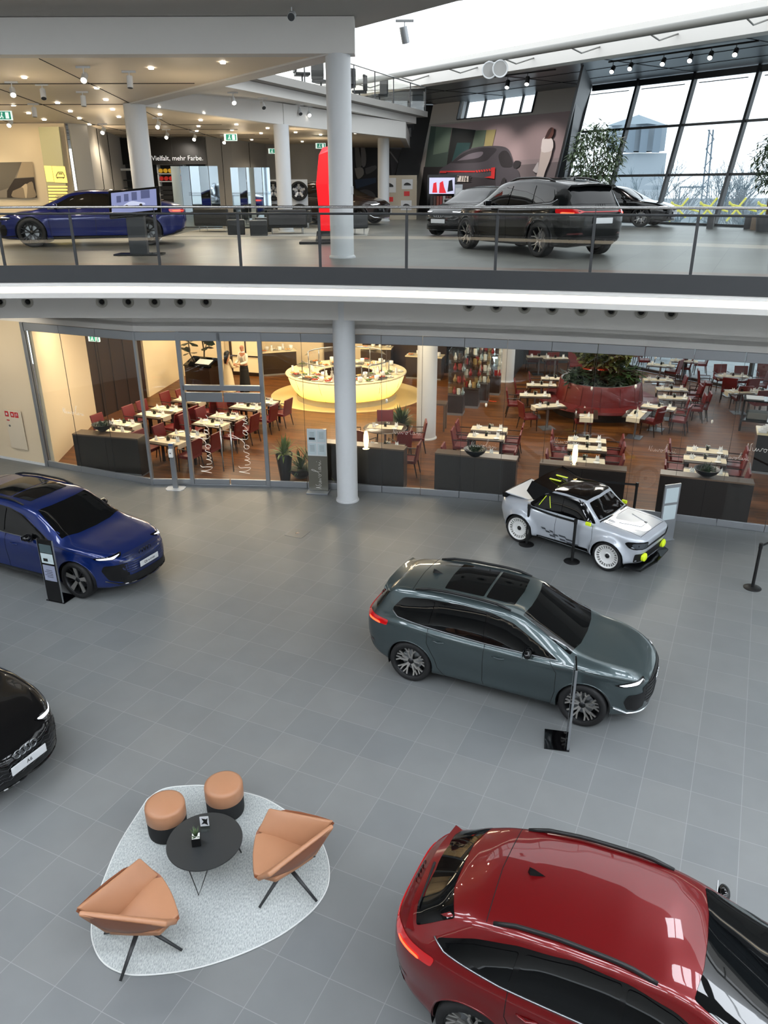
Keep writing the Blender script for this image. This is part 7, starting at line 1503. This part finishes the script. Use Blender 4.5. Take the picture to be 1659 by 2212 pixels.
# lounge chairs: wide shell of three padded panels around a kite-shaped seat on a four-star foot
def shell(u, v, fa, label):
    p = G(u, v, .0); r = empty('lounge_chair', (p.x, p.y, ZR), R(fa-90), label, 'armchair')
    seat = [(-.0, -.26, .40), (.30, .02, .405), (.27, .30, .44), (.0, .36, .455), (-.27, .30, .44), (-.30, .02, .405)]
    # padded panels: grids between rim and crease
    def pad(rows, th_, name, m=TAN, m2=TAN2):
        P = [[Vector(q) for q in spline(rw, 4)] for rw in rows]; P = [list(c) for c in zip(*[spline(c, 4) for c in zip(*P)])]
        b = MB(); b.sheet(P); o = b.build(name, [m, m2], r, smooth=True); s = o.modifiers.new('t', 'SOLIDIFY'); s.thickness = th_; s.offset = 0; s.use_rim = True; q = o.modifiers.new('s', 'SUBSURF'); q.levels = 1; q.render_levels = 1; return o
    # front (+y) is where the sitter looks; two flat padded wings meet at the back
    def quad(a, b_, c, d, n=5, puff=.03, nrm=None):
        a, b_, c, d = map(Vector, (a, b_, c, d)); N = (b_-a).cross(d-a).normalized(); rows = []
        for i in range(n+1):
            rw = []
            for j in range(n+1): s_, t_ = i/n, j/n; rw.append((a*(1-s_)+b_*s_)*(1-t_)+(d*(1-s_)+c*s_)*t_+N*puff*(16*s_*(1-s_)*t_*(1-t_))**.5)
            rows.append(rw)
        return rows
    def slab(rows, th_, name, m=TAN):
        b = MB(); b.sheet(rows); o = b.build(name, m, r, smooth=True); q = o.modifiers.new('t', 'SOLIDIFY'); q.thickness = th_; q.offset = 0; q = o.modifiers.new('v', 'BEVEL'); q.width = th_*.35; q.segments = 3; q.limit_method = 'ANGLE'; q.angle_limit = R(50); return o
    slab([[(-.27+.54*t/6, .37+.02*sin(PI*t/6), .445) for t in range(7)], [(-.36+.72*t/6, .14, .43+.018*sin(PI*t/6)) for t in range(7)], [(-.19+.38*t/6, -.10, .405+.015*sin(PI*t/6)) for t in range(7)], [(-.05+.10*t/6, -.27, .385) for t in range(7)]], .06, 'seat_cushion')
    for sx in (-1, 1): slab(quad((sx*.02, -.29, .40), (sx*.33, .34, .45), (sx*.47, .20, .64), (sx*.03, -.50, .80), puff=-.02*sx), .055, 'left_wing' if sx < 0 else 'right_wing')
    b = MB(); rim = [(-.29, .39, .44), (-.35, .34, .46), (-.49, .19, .64), (-.30, -.15, .72), (-.03, -.53, .80), (.03, -.53, .80), (.30, -.15, .72), (.49, .19, .64), (.35, .34, .46), (.29, .39, .44)]; mid = [(-.20, .30, .38), (-.26, .25, .36), (-.34, .12, .43), (-.24, -.14, .42), (-.05, -.36, .42), (.05, -.36, .42), (.24, -.14, .42), (.34, .12, .43), (.26, .25, .36), (.20, .30, .38)]; low = [(.10*cos(R(110+320*k/9)), .03+.10*sin(R(110+320*k/9)), .33) for k in range(10)]
    b.sheet([rim, mid, low], closed=True); b.add([Vector(p) for p in low], [tuple(range(10))]); b.build('under_shell', TAN2, r, sub=1)
    b = MB(); b.cyl((0, .03, .24), .03, .10, 12); b.build('swivel_post', M_BLACKPL, r)
    for k in range(4):
        a = R(45+90*k); b = MB(); b.tube([(0, .03, .26), (.44*cos(a), .03+.44*sin(a), .014)], [.030, .015], 8, flat=.7); b.build('leg', mat('dark_grey_leg', (40, 42, 44), .5), r, smooth=True)
    return r
shell(628, 1906, 187, 'tan leather lounge chair on the right of the rug'); shell(303, 2041, 32, 'tan leather lounge chair at the lower left of the rug')
# ------------------------------------------------------------ signs and stands
def stele(pa, pb, lean_u, name, label, w, h, sheets, m=M_GLOSSBLACK, foot=(.42, .34), col=M_PLATE, lean=.0, back=1, edge=M_ALU):
    pa, pb = Vector(pa), Vector(pb); c = (pa+pb)/2; a = math.atan2((pb-pa).y, (pb-pa).x); r = empty(name, (c.x, c.y, 0), a, label, 'sign')
    pn = MB(); pn.box((0, 0, h/2), (w, .022, h)); pn = pn.build('panel', m, r); pn.location = (0, 0, .012); pn.rotation_euler = (-lean, 0, 0)
    for sx in (-1, 1): b = MB(); b.box((sx*(w/2+.003), 0, h/2), (.006, .03, h)); b.build('edge_strip', edge, pn)
    b = MB(); b.box((0, back*foot[1]/2-.02*back, .008), (foot[0], foot[1], .014)); b.build('foot_plate', m, r)
    for k, (z, sh_, cc) in enumerate(sheets): b = MB(); b.box((0, -.0135, z), (w*.8, .004, sh_)); b.build('info_sheet', cc, pn)
    return r, pn
M_SH = mat('info_sheet', (186, 200, 204), .4); M_SH2 = mat('info_sheet_lilac', (140, 146, 168), .4); M_SHD = mat('photo_dark', (70, 86, 90), .4)
def lines(pn, z, w, n, dz, m=M_INK):
    for k in range(n): b = MB(); b.box((-.02*(k % 2), -.017, z-k*dz), (w*(.9 if k % 2 else .7), .002, dz*.25)); b.build('text_line', m, pn)
r, pn = stele(G(85, 1308), G(118, 1320), 0, 'info_stele', 'black information stele with three sheets before the blue electric car', .34, 1.28, [(1.10, .17, M_SHD), (.90, .20, M_SH), (.60, .32, M_SH2)], lean=.0)
r.location = G(121, 1300); r.rotation_euler[2] = R(-60+40); lines(pn, .66, .2, 5, .035); b = MB(); b.box((-.04, -.017, .87), (.10, .002, .06)); b.build('picture_block', M_INK, pn)
r, pn = stele(G(1220, 1610), G(1235, 1590), 0, 'info_stele', 'thin black information stele standing edge-on before the grey green car', .36, 1.3, [(1.05, .2, M_SHD), (.80, .22, M_SH), (.52, .26, M_SH2)])
r.location = G(1226, 1603); r.rotation_euler[2] = R(78)
mn = empty('menu_stand', G(689, 1062), R(-8), 'slim menu board with four sheets and handwritten lettering before the restaurant glass', 'sign')
mp_ = MB(); mp_.box((0, 0, .86), (.50, .025, 1.62)); mp_ = mp_.build('panel', mat('menu_glass', (120, 118, 108), .15, .6), mn); b = MB(); b.box((0, -.02, 1.32), (.49, .012, .70)); b.build('upper_panel', M_WHITE2, mp_)
for x in (-.12, .12):
    for z in (1.49, 1.15): b = MB(); b.box((x, -.03, z), (.21, .006, .30)); o = b.build('menu_sheet', M_SH, mp_); [None for _ in (0,)]
    for z in (1.49, 1.15):
        for k in range(5): b = MB(); b.box((x, -.035, z+.09-k*.035), (.12, .002, .006)); b.build('text_line', M_INK, mp_)
b = MB(); b.box((-.12, -.035, 1.42), (.15, .002, .06)); b.build('black_picture', M_INK, mp_); signature('lettering', .75, Matrix.Translation((.08, -.018, .10)) @ Matrix.Rotation(-PI/2, 4, 'Y'), mp_, .007)
b = MB(); b.box((0, -.06, .02), (.56, .34, .04)); b.build('foot', M_ALU, mn, bevel=.008)
sn = empty('hand_sanitiser_stand', G(380, 1055), R(-6), 'grey hand sanitiser stand with a white dispenser before the glass door', 'stand'); b = MB(); b.box((0, 0, .62), (.13, .07, 1.20)); b.build('post', M_ALU, sn, bevel=.006); b = MB(); b.prism([(-.24, -.1), (-.17, -.18), (.17, -.18), (.24, -.1), (.24, .1), (.17, .17), (-.17, .17), (-.24, .1)], 0, .015); b.build('foot', M_WHITE2, sn); b = MB(); b.box((0, -.07, .98), (.11, .08, .22)); b.build('dispenser', M_CHINA, sn, bevel=.015); b = MB(); b.box((0, -.112, .99), (.03, .004, .03)); b.build('sensor_window', M_INK, sn); b = MB(); b.box((0, -.037, 1.19), (.10, .004, .05)); b.build('top_label', mat('label_blue', (60, 90, 130), .4), sn)
gs = empty('info_stele', G(1436, 1166), R(18), 'grey information stele with two white sheets right of the pale small car', 'sign'); gp_ = MB(); gp_.box((0, 0, .66), (.40, .03, 1.30)); gp_ = gp_.build('panel', M_ALU, gs); b = MB(); b.box((0, .1, .008), (.40, .35, .014)); b.build('foot_plate', M_ALU, gs)
for z in (1.06, .66): b = MB(); b.box((0, -.017, z), (.32, .004, .34)); o = b.build('info_sheet', M_SH, gp_); lines(gp_, z+.1, .2, 5, .035)
def stanchion(u, v, label, h=.95):
    p = G(u, v); r = empty('barrier_post', (p.x, p.y, 0), 0, label, 'barrier'); b = MB(); b.lathe([(0, .03), (.06, .03), (.15, .018), (.165, .008), (.165, 0)], 32); b.build('base', M_BLACKPL, r, smooth=True, auto=40); b = MB(); b.cyl((0, 0, .02), .03, h-.1, 16); b.build('pole', M_BLACKPL, r, smooth=True, auto=40); b = MB(); b.cyl((0, 0, h-.10), .036, .10, 16); b.build('belt_head', M_BLACKPL, r, smooth=True, auto=40); return Vector((p.x, p.y, 0))
s1 = stanchion(1137, 1176, 'black belt barrier post by the rear wheel of the pale small car'); s2_ = stanchion(1235, 1213, 'black belt barrier post by the door of the pale small car'); s3 = stanchion(1625, 1270, 'black belt barrier post at the right picture edge'); s4 = stanchion(1366, 1125, 'black belt barrier post behind the windscreen of the pale small car')
def belt(a, c, label):
    b = MB(); n = 10; P = [a.lerp(c, k/n)+Vector((0, 0, .90-.02*sin(PI*k/n))) for k in range(n+1)]; b.sheet([[p+Vector((0, 0, .024)) for p in P], [p-Vector((0, 0, .024)) for p in P]]); o = b.build('barrier_belt', M_BLK); s = o.modifiers.new('t', 'SOLIDIFY'); s.thickness = .003; tag(o, label, 'belt')
d12 = (s2_-s1).normalized()*.04
belt(s1+d12, s2_-d12, 'black belt between the two posts before the pale small car'); s5 = s4+Vector((-1.5, .55, 0)); belt(s4, s5, 'black belt behind the pale small car'); belt(s3, s3+Vector((1.2, .9, 0)), 'black belt leaving the post at the right picture edge')
fl = empty('floor_box', G(643, 1152), R(-25), 'square floor outlet cover with a bright centre in the tiles', 'floor box'); b = MB(); b.box((0, 0, .003), (.42, .42, .004)); b.build('cover', mat('cover_tile', (104, 106, 106), .35), fl)
b = MB()
for x, y, w_, h_ in ((0, .21, .43, .006), (0, -.21, .43, .006), (.21, 0, .006, .43), (-.21, 0, .006, .43)): b.box((x, y, .004), (w_, h_, .005))
b.build('cover_frame', M_SATIN, fl); b = MB(); b.cyl((0, 0, .004), .05, .006, 16); b.build('centre_cap', M_CHROME, fl)
# ------------------------------------------------------------ people
def skin(name, verts, edges, radii, m, parent, sub=2, smooth=True):
    me = bpy.data.meshes.new(name); me.from_pydata([Vector(v) for v in verts], edges, []); o = bpy.data.objects.new(name, me); LINK(o); me.materials.append(m)
    k = o.modifiers.new('skin', 'SKIN'); k.use_smooth_shade = True
    if not me.skin_vertices: 
        bm = bmesh.new(); bm.from_mesh(me); bm.verts.layers.skin.verify(); bm.to_mesh(me); bm.free()
    for i, r_ in enumerate(radii): me.skin_vertices[0].data[i].radius = r_ if hasattr(r_, '__len__') else (r_, r_)
    me.skin_vertices[0].data[0].use_root = True
    s = o.modifiers.new('sub', 'SUBSURF'); s.levels = sub; s.render_levels = sub; o.parent = parent; return o
SKIN = mat('skin', (188, 130, 98), .6)
def person(x, y, rz, label, female, top, bottom):
    r = empty('person', (x, y, 0), rz, label, 'person'); H = 1.64 if female else 1.80; k = H/1.8
    # faces +y
    V = [(0, 0, .98), (0, .0, 1.15), (0, .0, 1.38), (0, .01, 1.50), (0, .03, 1.58), (0, .04, 1.68), (0, .045, 1.77),
         (.10, 0, .95), (.11, .02, .52), (.11, -.02, .09), (.12, .13, .04), (-.10, 0, .95), (-.11, .02, .52), (-.11, -.02, .09), (-.12, .13, .04),
         (.19, 0, 1.44), (.25, .06, 1.16), (.14, .30, 1.10), (.10, .36, 1.10), (-.19, 0, 1.44), (-.25, .06, 1.16), (-.14, .30, 1.12), (-.10, .36, 1.12)]
    E_ = [(0, 1), (1, 2), (2, 3), (3, 4), (4, 5), (5, 6), (0, 7), (7, 8), (8, 9), (9, 10), (0, 11), (11, 12), (12, 13), (13, 14), (2, 15), (15, 16), (16, 17), (17, 18), (2, 19), (19, 20), (20, 21), (21, 22)]
    Rr = [(.15, .11), (.13, .10), (.15, .10), .055, .052, (.082, .095), .06, .085, .06, .042, .035, .085, .06, .042, .035, .055, .042, .030, .026, .055, .042, .030, .026]
    V = [(a*k, b_*k, c*k) for a, b_, c in V]; body = skin('body', V, E_, [tuple(q*k for q in (r_ if hasattr(r_, '__len__') else (r_, r_))) for r_ in Rr], SKIN, r)
    f = MB()                                                                                                  # face
    f.lathe([(0, .03), (.011, .018), (.014, 0)], 8, c=(0, (.04+.088)*k, 1.675*k), axis='Y')
    f.build('nose', SKIN, r, smooth=True)
    for sx in (-1, 1):
        f = MB(); f.lathe([(0, .008), (.010, .004), (.012, 0)], 8, c=(sx*.030*k, (.04+.082)*k, 1.70*k), axis='Y'); f.build('eye', M_INK, r); f = MB(); f.lathe([(0, -.008), (.022, -.004), (.026, .006), (0, .01)], 8, c=(sx*.078*k, .035*k, 1.68*k), axis='X', sy=.7); f.build('ear', SKIN, r, smooth=True)
    f = MB(); f.box((0, (.04+.086)*k, 1.635*k), (.045, .008, .008)); f.build('mouth', mat('lips', (150, 80, 70), .6), r)
    # hands: palm, four fingers and thumb
    for sx in (-1, 1):
        c = Vector((sx*.10*k, .36*k, (1.10 if sx > 0 else 1.12)*k)); vs = [c, c+Vector((-sx*.005, .05, -.005))]; es = [(0, 1)]; rr_ = [.024, .028]
        for j in range(4):
            base = c+Vector(((j-1.5)*.017, .085, -.008)); vs += [base, base+Vector((0, .03-.004*abs(j-1.3), -.014)), base+Vector((0, .042-.006*abs(j-1.3), -.036))]; n = len(vs); es += [(1, n-3), (n-3, n-2), (n-2, n-1)]; rr_ += [.0095, .0085, .0075]
        th0 = c+Vector((-sx*.028, .035, 0)); vs += [th0, th0+Vector((-sx*.012, .032, -.004))]; n = len(vs); es += [(0, n-2), (n-2, n-1)]; rr_ += [.011, .009]
        skin('hand', vs, es, rr_, SKIN, r, 1)
    # clothes: slightly larger shells grown on the same skeleton
    ci = [1, 2, 15, 16, 17, 19, 20, 21]; idx = {q: n for n, q in enumerate([0]+ci)}
    tv = [V[q] for q in [0]+ci]; te = [(idx[a], idx[b_]) for a, b_ in E_ if a in idx and b_ in idx]; skin('shirt' if not female else 'coat_top', tv, te, [(.165*k, .12*k), (.150*k, .118*k), (.168*k, .115*k), .068*k, .056*k, .042*k, .068*k, .056*k, .042*k], top, r)
    b = MB(); n = 28
    if female: prof = [(.152, 1.24), (.158, 1.10), (.18, .98), (.20, .85), (.24, .5), (.29, .16)]
    else: prof = [(.165, 1.02), (.19, .85), (.215, .5), (.25, .17)]
    rows = []
    for q, z in prof: rows.append([(q*cos(2*PI*j/n)*(1+.05*sin(6*2*PI*j/n)*(1.1-z)), q*.78*sin(2*PI*j/n)*(1+.05*sin(6*2*PI*j/n)*(1.1-z)), z*k) for j in range(n)])
    b.sheet(rows, closed=True); b.build('long_apron' if not female else 'coat_skirt', bottom, r, smooth=True)
    for sx in (-1, 1): b = MB(); b.box((sx*.12*k, .07, .035), (.09, .27, .07)); b.build('shoe', M_INK, r, bevel=.02)
    if female:
        h = MB(); rows = []
        for z, a_, b_, cy in ((1.80, .02, .02, .03), (1.785, .065, .07, .025), (1.73, .092, .105, .015), (1.66, .098, .10, -.01), (1.55, .10, .075, -.04), (1.42, .085, .05, -.075), (1.30, .05, .03, -.09)): rows.append([(a_*cos(t), cy+b_*sin(t), z*k) for t in [R(200-0)+0*j+R(-20+0)+2*PI*j/20 for j in range(20)]])
        h.sheet(rows, closed=True); h.build('long_black_hair', mat('hair_black', (14, 12, 12), .4), r, smooth=True)
    else:
        b = MB(); b.lathe([(.075, 0), (.07, .035), (.058, .04)], 18, c=(0, .01, 1.50*k)); b.build('collar', M_NAP, r, smooth=True)
        tv = [(0, .0, 1.02*k), (0, .005, 1.15*k), (0, .008, 1.40*k)]; skin('grey_waistcoat', tv, [(0, 1), (1, 2)], [(.165*k, .128*k), (.155*k, .125*k), (.150*k, .122*k)], mat('waistcoat_grey', (150, 144, 130), .8), r, 2)
    return r
pw = G(513, 838); person(-5.25, 28.85, R(140), 'bald waiter in white shirt, grey waistcoat and long black apron handing something over', False, mat('shirt_cream', (222, 214, 196), .8), mat('apron_black', (20, 19, 20), .8))
person(-5.78, 28.45, R(-42), 'person with long black hair in a long cream coat facing the waiter', True, mat('coat_cream', (212, 196, 160), .85), mat('coat_cream', (212, 196, 160), .85))
W_SPLIT = make_wheel(5, M_DARKMETAL, M_ALLOY, style='split'); W_FIVE = make_wheel(5, M_DARKMETAL, M_ALLOY, style='five'); W_TURB = make_wheel(5, M_DARKMETAL, M_ALLOY, style='turbine'); W_DARK = make_wheel(5, M_BLACKPL, M_DARKMETAL, style='split')
suv('sport_utility_car', 'grey green SUV with a glass roof in the middle of the hall', PG, (1.97, 10.41, 0), R(-25), W_SPLIT, 'green', scale=.945)
suv('sport_utility_car', 'blue electric SUV with a blue closed grille at the left picture edge', PB, (-6.81, 14.37, 0), R(-25), W_FIVE, 'electric', plate='Q6 e-tron', scale=1.0)
suv('sport_utility_car', 'dark red sportback SUV with lit tail lights cut by the lower right corner', PR, (2.33, 4.67, 0), R(-25), W_SPLIT, 'sportback', scale=.95)
saloon('saloon_car', 'black saloon whose nose enters at the lower left picture edge', PK, (-6.83, 8.93, 0), R(-25.5), W_FIVE, plate='A6', scale=1.03)
retro((4.20, 15.20, 0), R(-42), 'small pale grey classic car with black roof, lime mirrors and white wheels')
suv('sport_utility_car', 'black SUV seen from behind on the upper floor before the mural', mat('paint_dark_green_black', (9, 12, 13), .12, 0, coat=.15, spec=.3), (3.55, 19.4, Z2), R(117), W_TURB, 'electric', scale=.98, rearplate='')
saloon('coupe_car', 'low blue four-door coupe on the upper floor behind the tilted screen', mat('paint_bright_blue', (8, 24, 92), .2, .2, coat=.5, spec=.3), (-7.9, 22.5, Z2), R(192), W_DARK, gt=True, tails=True)
saloon('saloon_car', 'black saloon facing right before the windows, behind the black SUV', PK, (8.9, 32.3, Z2), R(-35), W_TURB, plate='', detail=.6)
saloon('saloon_car', 'black car whose front shows left of the black SUV on the upper floor', mat('paint_black_grey', (12, 13, 14), .2, 0, spec=.25), (3.3, 26.6, Z2), R(228), W_DARK, plate='', detail=.6)
suv('sport_utility_car', 'dark brown SUV facing right behind the red pylon and column', mat('paint_brown', (34, 20, 16), .2, 0, coat=.4), (-1.9, 34.4, Z2), R(-22), W_DARK, 'green', detail=.6, scale=.96)
# ------------------------------------------------------------ outdoors
flat('floor_outdoor', [(27.5, 10), (70, 10), (70, 140), (-10, 140), (9.8, 34.3)], -.05, tile_mat('outdoor_paving', 1.0, R(-54), lin(150, 160, 166), lin(158, 168, 174), lin(96, 104, 110), .8, .012, aspect=2.5), .05)
FOG_TINT = lambda n, c: mat(n, c, .95)  # haze is painted into these pale matt colours, the air itself is clear
def far(u, v, y): return GY(u, v, y)
tw = empty('tower', (0, 0, 0), 0, 'pale water tower with pyramid roof in the fog beyond the window', 'building')
c = far(1374, 420, 95); b = MB(); ct_ = far(1374, 300, 95); b.box((c.x+.1, c.y, (ct_.z-1.5)/2), (3.9, 3.9, ct_.z-1.5), rz=.2); b.build('shaft', FOG_TINT('fog_wall', (150, 160, 168)), tw)
ct_ = far(1374, 300, 95); b = MB(); b.box((ct_.x, ct_.y, ct_.z), (4.6, 4.6, 2.6), rz=.2); b.build('head', FOG_TINT('fog_wall2', (136, 148, 158)), tw); ap = far(1374, 248, 95); b = MB(); b.cyl((ct_.x, ct_.y, ct_.z+1.3), 3.5, ap.z-ct_.z-1.3, 4, r2=.05); b.build('roof', FOG_TINT('fog_roof', (128, 142, 152)), tw)
for dx in (-1.4, 0, 1.4): b = MB(); b.box((ct_.x+dx, ct_.y-2.9, ct_.z-.2), (.9, .1, 2.6), rz=.3); b.build('window', FOG_TINT('fog_dark', (116, 130, 142)), tw)
ms = empty('lattice_mast', (far(1520, 480, 70).x, 70, 0), 0, 'tall lattice mast with cross arm in the fog outside', 'mast'); b = MB(); top = far(1537, 280, 70); base = far(1520, 480, 70); base.z = 0; h = top-base
for sx in (-.3, .3): b.tube([(sx, 0, 0), (h.x+sx*.5, 0, h.z)], .07, 5)
for k in range(16): b.tube([((-.3)*(-1)**k+h.x*k/16, 0, h.z*k/16), ((.3)*(-1)**k+h.x*(k+1)/16, 0, h.z*(k+1)/16)], .035, 4)
b.tube([(h.x*.6, 0, h.z*.62), (-2.4, 0, h.z*.62)], .06, 5); b.tube([(-2.4, 0, h.z*.62), (-2.2, 0, h.z*.25)], .06, 5); b.build('lattice', FOG_TINT('fog_mast', (100, 114, 126)), ms)
def tree(u, v0, v1, y, w, seed, label):
    rnd = random.Random(seed); p = far(u, v0, y); q = far(u, v1, y); p.z = 0; H = q.z; t = empty('bare_tree', p, 0, label, 'tree'); b = MB()
    def br(a, d, l, r, n):
        e = a+d*l; b.tube([a, (a+e)/2+Vector((rnd.uniform(-.03, .03)*l, 0, 0)), e], [r, r*.8, r*.6], 4, cap=False)
        if n: 
            for _ in range(3 if n > 1 else 4):
                dd = (d+Vector((rnd.uniform(-.75, .75)*w, rnd.uniform(-.6, .6), rnd.uniform(-.15, .5)))).normalized(); br(e if rnd.random() < .6 else (a+e*2)/3, dd, l*rnd.uniform(.62, .82), r*.55, n-1)
    br(Vector((0, 0, 0)), Vector((0, 0, 1)), H*.32, .22, 5); b.build('branches', FOG_TINT('fog_branch', (104, 118, 126)), t)
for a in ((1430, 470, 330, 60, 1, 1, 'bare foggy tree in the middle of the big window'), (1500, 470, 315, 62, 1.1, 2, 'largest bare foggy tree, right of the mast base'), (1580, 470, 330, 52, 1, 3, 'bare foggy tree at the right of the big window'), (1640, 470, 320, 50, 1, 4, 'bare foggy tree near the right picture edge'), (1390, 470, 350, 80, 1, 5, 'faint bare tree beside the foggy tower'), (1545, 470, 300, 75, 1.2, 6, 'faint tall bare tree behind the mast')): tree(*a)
b = MB(); g = far(1500, 470, 120); b.box((g.x+20, 125, g.z/2-2), (140, 3, g.z+9)); tag(b.build('hedge', FOG_TINT('fog_hedge', (150, 160, 166))), 'pale foggy line of buildings and hedges beyond the trees', 'hedge')
bar_ = empty('roadworks_barrier', far(1445, 478, 46), 0, 'yellow roadworks barriers outside behind the balustrade', 'barrier'); b = MB()
for k in range(4): b.tube([(k*1.6, 0, 0), (k*1.6+.9, 0, 1.2)], .06, 5); b.tube([(k*1.6+.9, 0, .2), (k*1.6, 0, 1.0)], .06, 5); b.tube([(k*1.6, 0, .9), (k*1.6+1.6, 0, .5)], .05, 5)
b.build('frame', mat('barrier_yellow', (196, 190, 60), .6), bar_)
wr = MB()
# right-hand glazed wall of the atrium, seen only in reflections
for k in range(9):
    y0 = -8+2.6*k; w = struct(empty('window_%d' % (90+k), (24.2, y0, 0), PI/2)); q = MB(); q.box((0, 0, 5), (.12, .2, 10.3)); q.build('mullion', M_STEEL, w); q = MB()
    for z in (.1, 2.2, 4.4, 6.6, 8.8, 10.2): q.box((1.3, 0, z), (2.5, .14, .09))
    q.build('transom', M_STEEL, w)
# ------------------------------------------------------------ sky and lamps
w = bpy.data.worlds.new('overcast'); scn.world = w; w.use_nodes = True; bg = w.node_tree.nodes['Background']; bg.inputs[0].default_value = (.84, .93, 1.0, 1); bg.inputs[1].default_value = 2.2
WARM = (1.0, .80, .55)
for x, y, p in ((-8.2, 21.6, 90), (-6.5, 23, 190), (-4.5, 26, 150), (-6.6, 29.5, 170), (-1.4, 26.5, 300), (-1.4, 30.5, 200), (.5, 21.5, 110), (-3.2, 21.5, 90)): light('ceiling_lamp', 'AREA', (x, y, 4.0), p, WARM, 1.4)
for x, y, p in ((4, 20.5, 110), (7.5, 19.5, 110), (4, 25.5, 120), (9, 23.5, 110), (7.4, 28.5, 140)): light('ceiling_lamp', 'AREA', (x, y, 4.0), p, (1, .92, .80), 1.4)
# downlights of the upper exhibition: real cones under the fixtures
for x, y, p in ((-14, 20, 130), (-10, 20.2, 150), (-6.5, 19, 110), (-3, 19, 90), (-12, 24, 150), (-8.5, 24.5, 170), (-13, 26.6, 90), (-6.0, 27, 140), (-9, 30.5, 160), (-5.2, 31, 150), (-3.5, 35, 160), (-7.5, 34, 130), (-1.8, 38.5, 160), (-4.5, 39, 120)):
    light('ceiling_spot', 'SPOT', (x, y, 8.95), p*1.5, (1, .84, .62), .06, spot=R(150), target=(x, y-.6, 5.7))
for x in (-15, -12.4, -10.6): light('wall_fill', 'SPOT', (x, 25.6, 8.9), 105, (1, .80, .50), .06, spot=R(110), target=(x, 27.9, 7.0))  # fill lights added to brighten the cream wall, no fixtures there
for x, y in ((-12.5, 18.9), (-10.3, 18.6)): light('soffit_spot', 'SPOT', (x, y, 4.36), 135, (1, .88, .70), .05, spot=R(120), target=(x+.4, y+2.6, 1.6))
for x, y in ((-11, 20.5), (-8, 19.8), (-4.5, 20), (-11.5, 24), (-8, 25.5), (-9.5, 29.5), (-5, 27), (-5.5, 33), (-3, 31), (-2.8, 37)): light('ceiling_fill', 'POINT', (x, y, 8.35), 26, (1, .82, .58), .08)  # fill lights added below the warm ceiling to lift it, without fixtures
light('sign_spot', 'SPOT', (-8.3, 33, 8.9), 120, (1, .9, .8), .05, spot=R(80), target=(-8.4, 35.4, 7))
for t, pw_ in ((2, 90), (6, 90), (10, 160), (13, 200), (16, 160)):
    a = NP(26, t, 11.0); light('track_spot', 'SPOT', a, pw_*3, (1, .86, .80), .06, spot=R(70), target=FP(t, 7.5) if t > 8 else a+Vector((-1.5, -2, -6)))
for t in (4, 9, 14): q = ga+gd*t-gn*1.2; light('gallery_spot', 'SPOT', (q.x, q.y, 9.6), 160, (1, .92, .82), .06, spot=R(110), target=(q.x+1, q.y-2, 5.8))
vs = scn.view_settings; vs.view_transform = 'Standard'; vs.look = 'None'; vs.gamma = 1; vs.exposure = 0.0; vs.use_curve_mapping = False
scn.cycles.use_denoising = True; scn.cycles.max_bounces = 7; scn.cycles.diffuse_bounces = 3; scn.cycles.glossy_bounces = 3; scn.cycles.transparent_max_bounces = 16; scn.cycles.transmission_bounces = 4; scn.cycles.sample_clamp_indirect = 6; scn.cycles.caustics_reflective = False; scn.cycles.caustics_refractive = False
scn.cycles.use_light_tree = True; scn.cycles.use_adaptive_sampling = True; scn.cycles.adaptive_threshold = .055; scn.cycles.denoising_prefilter = 'ACCURATE'
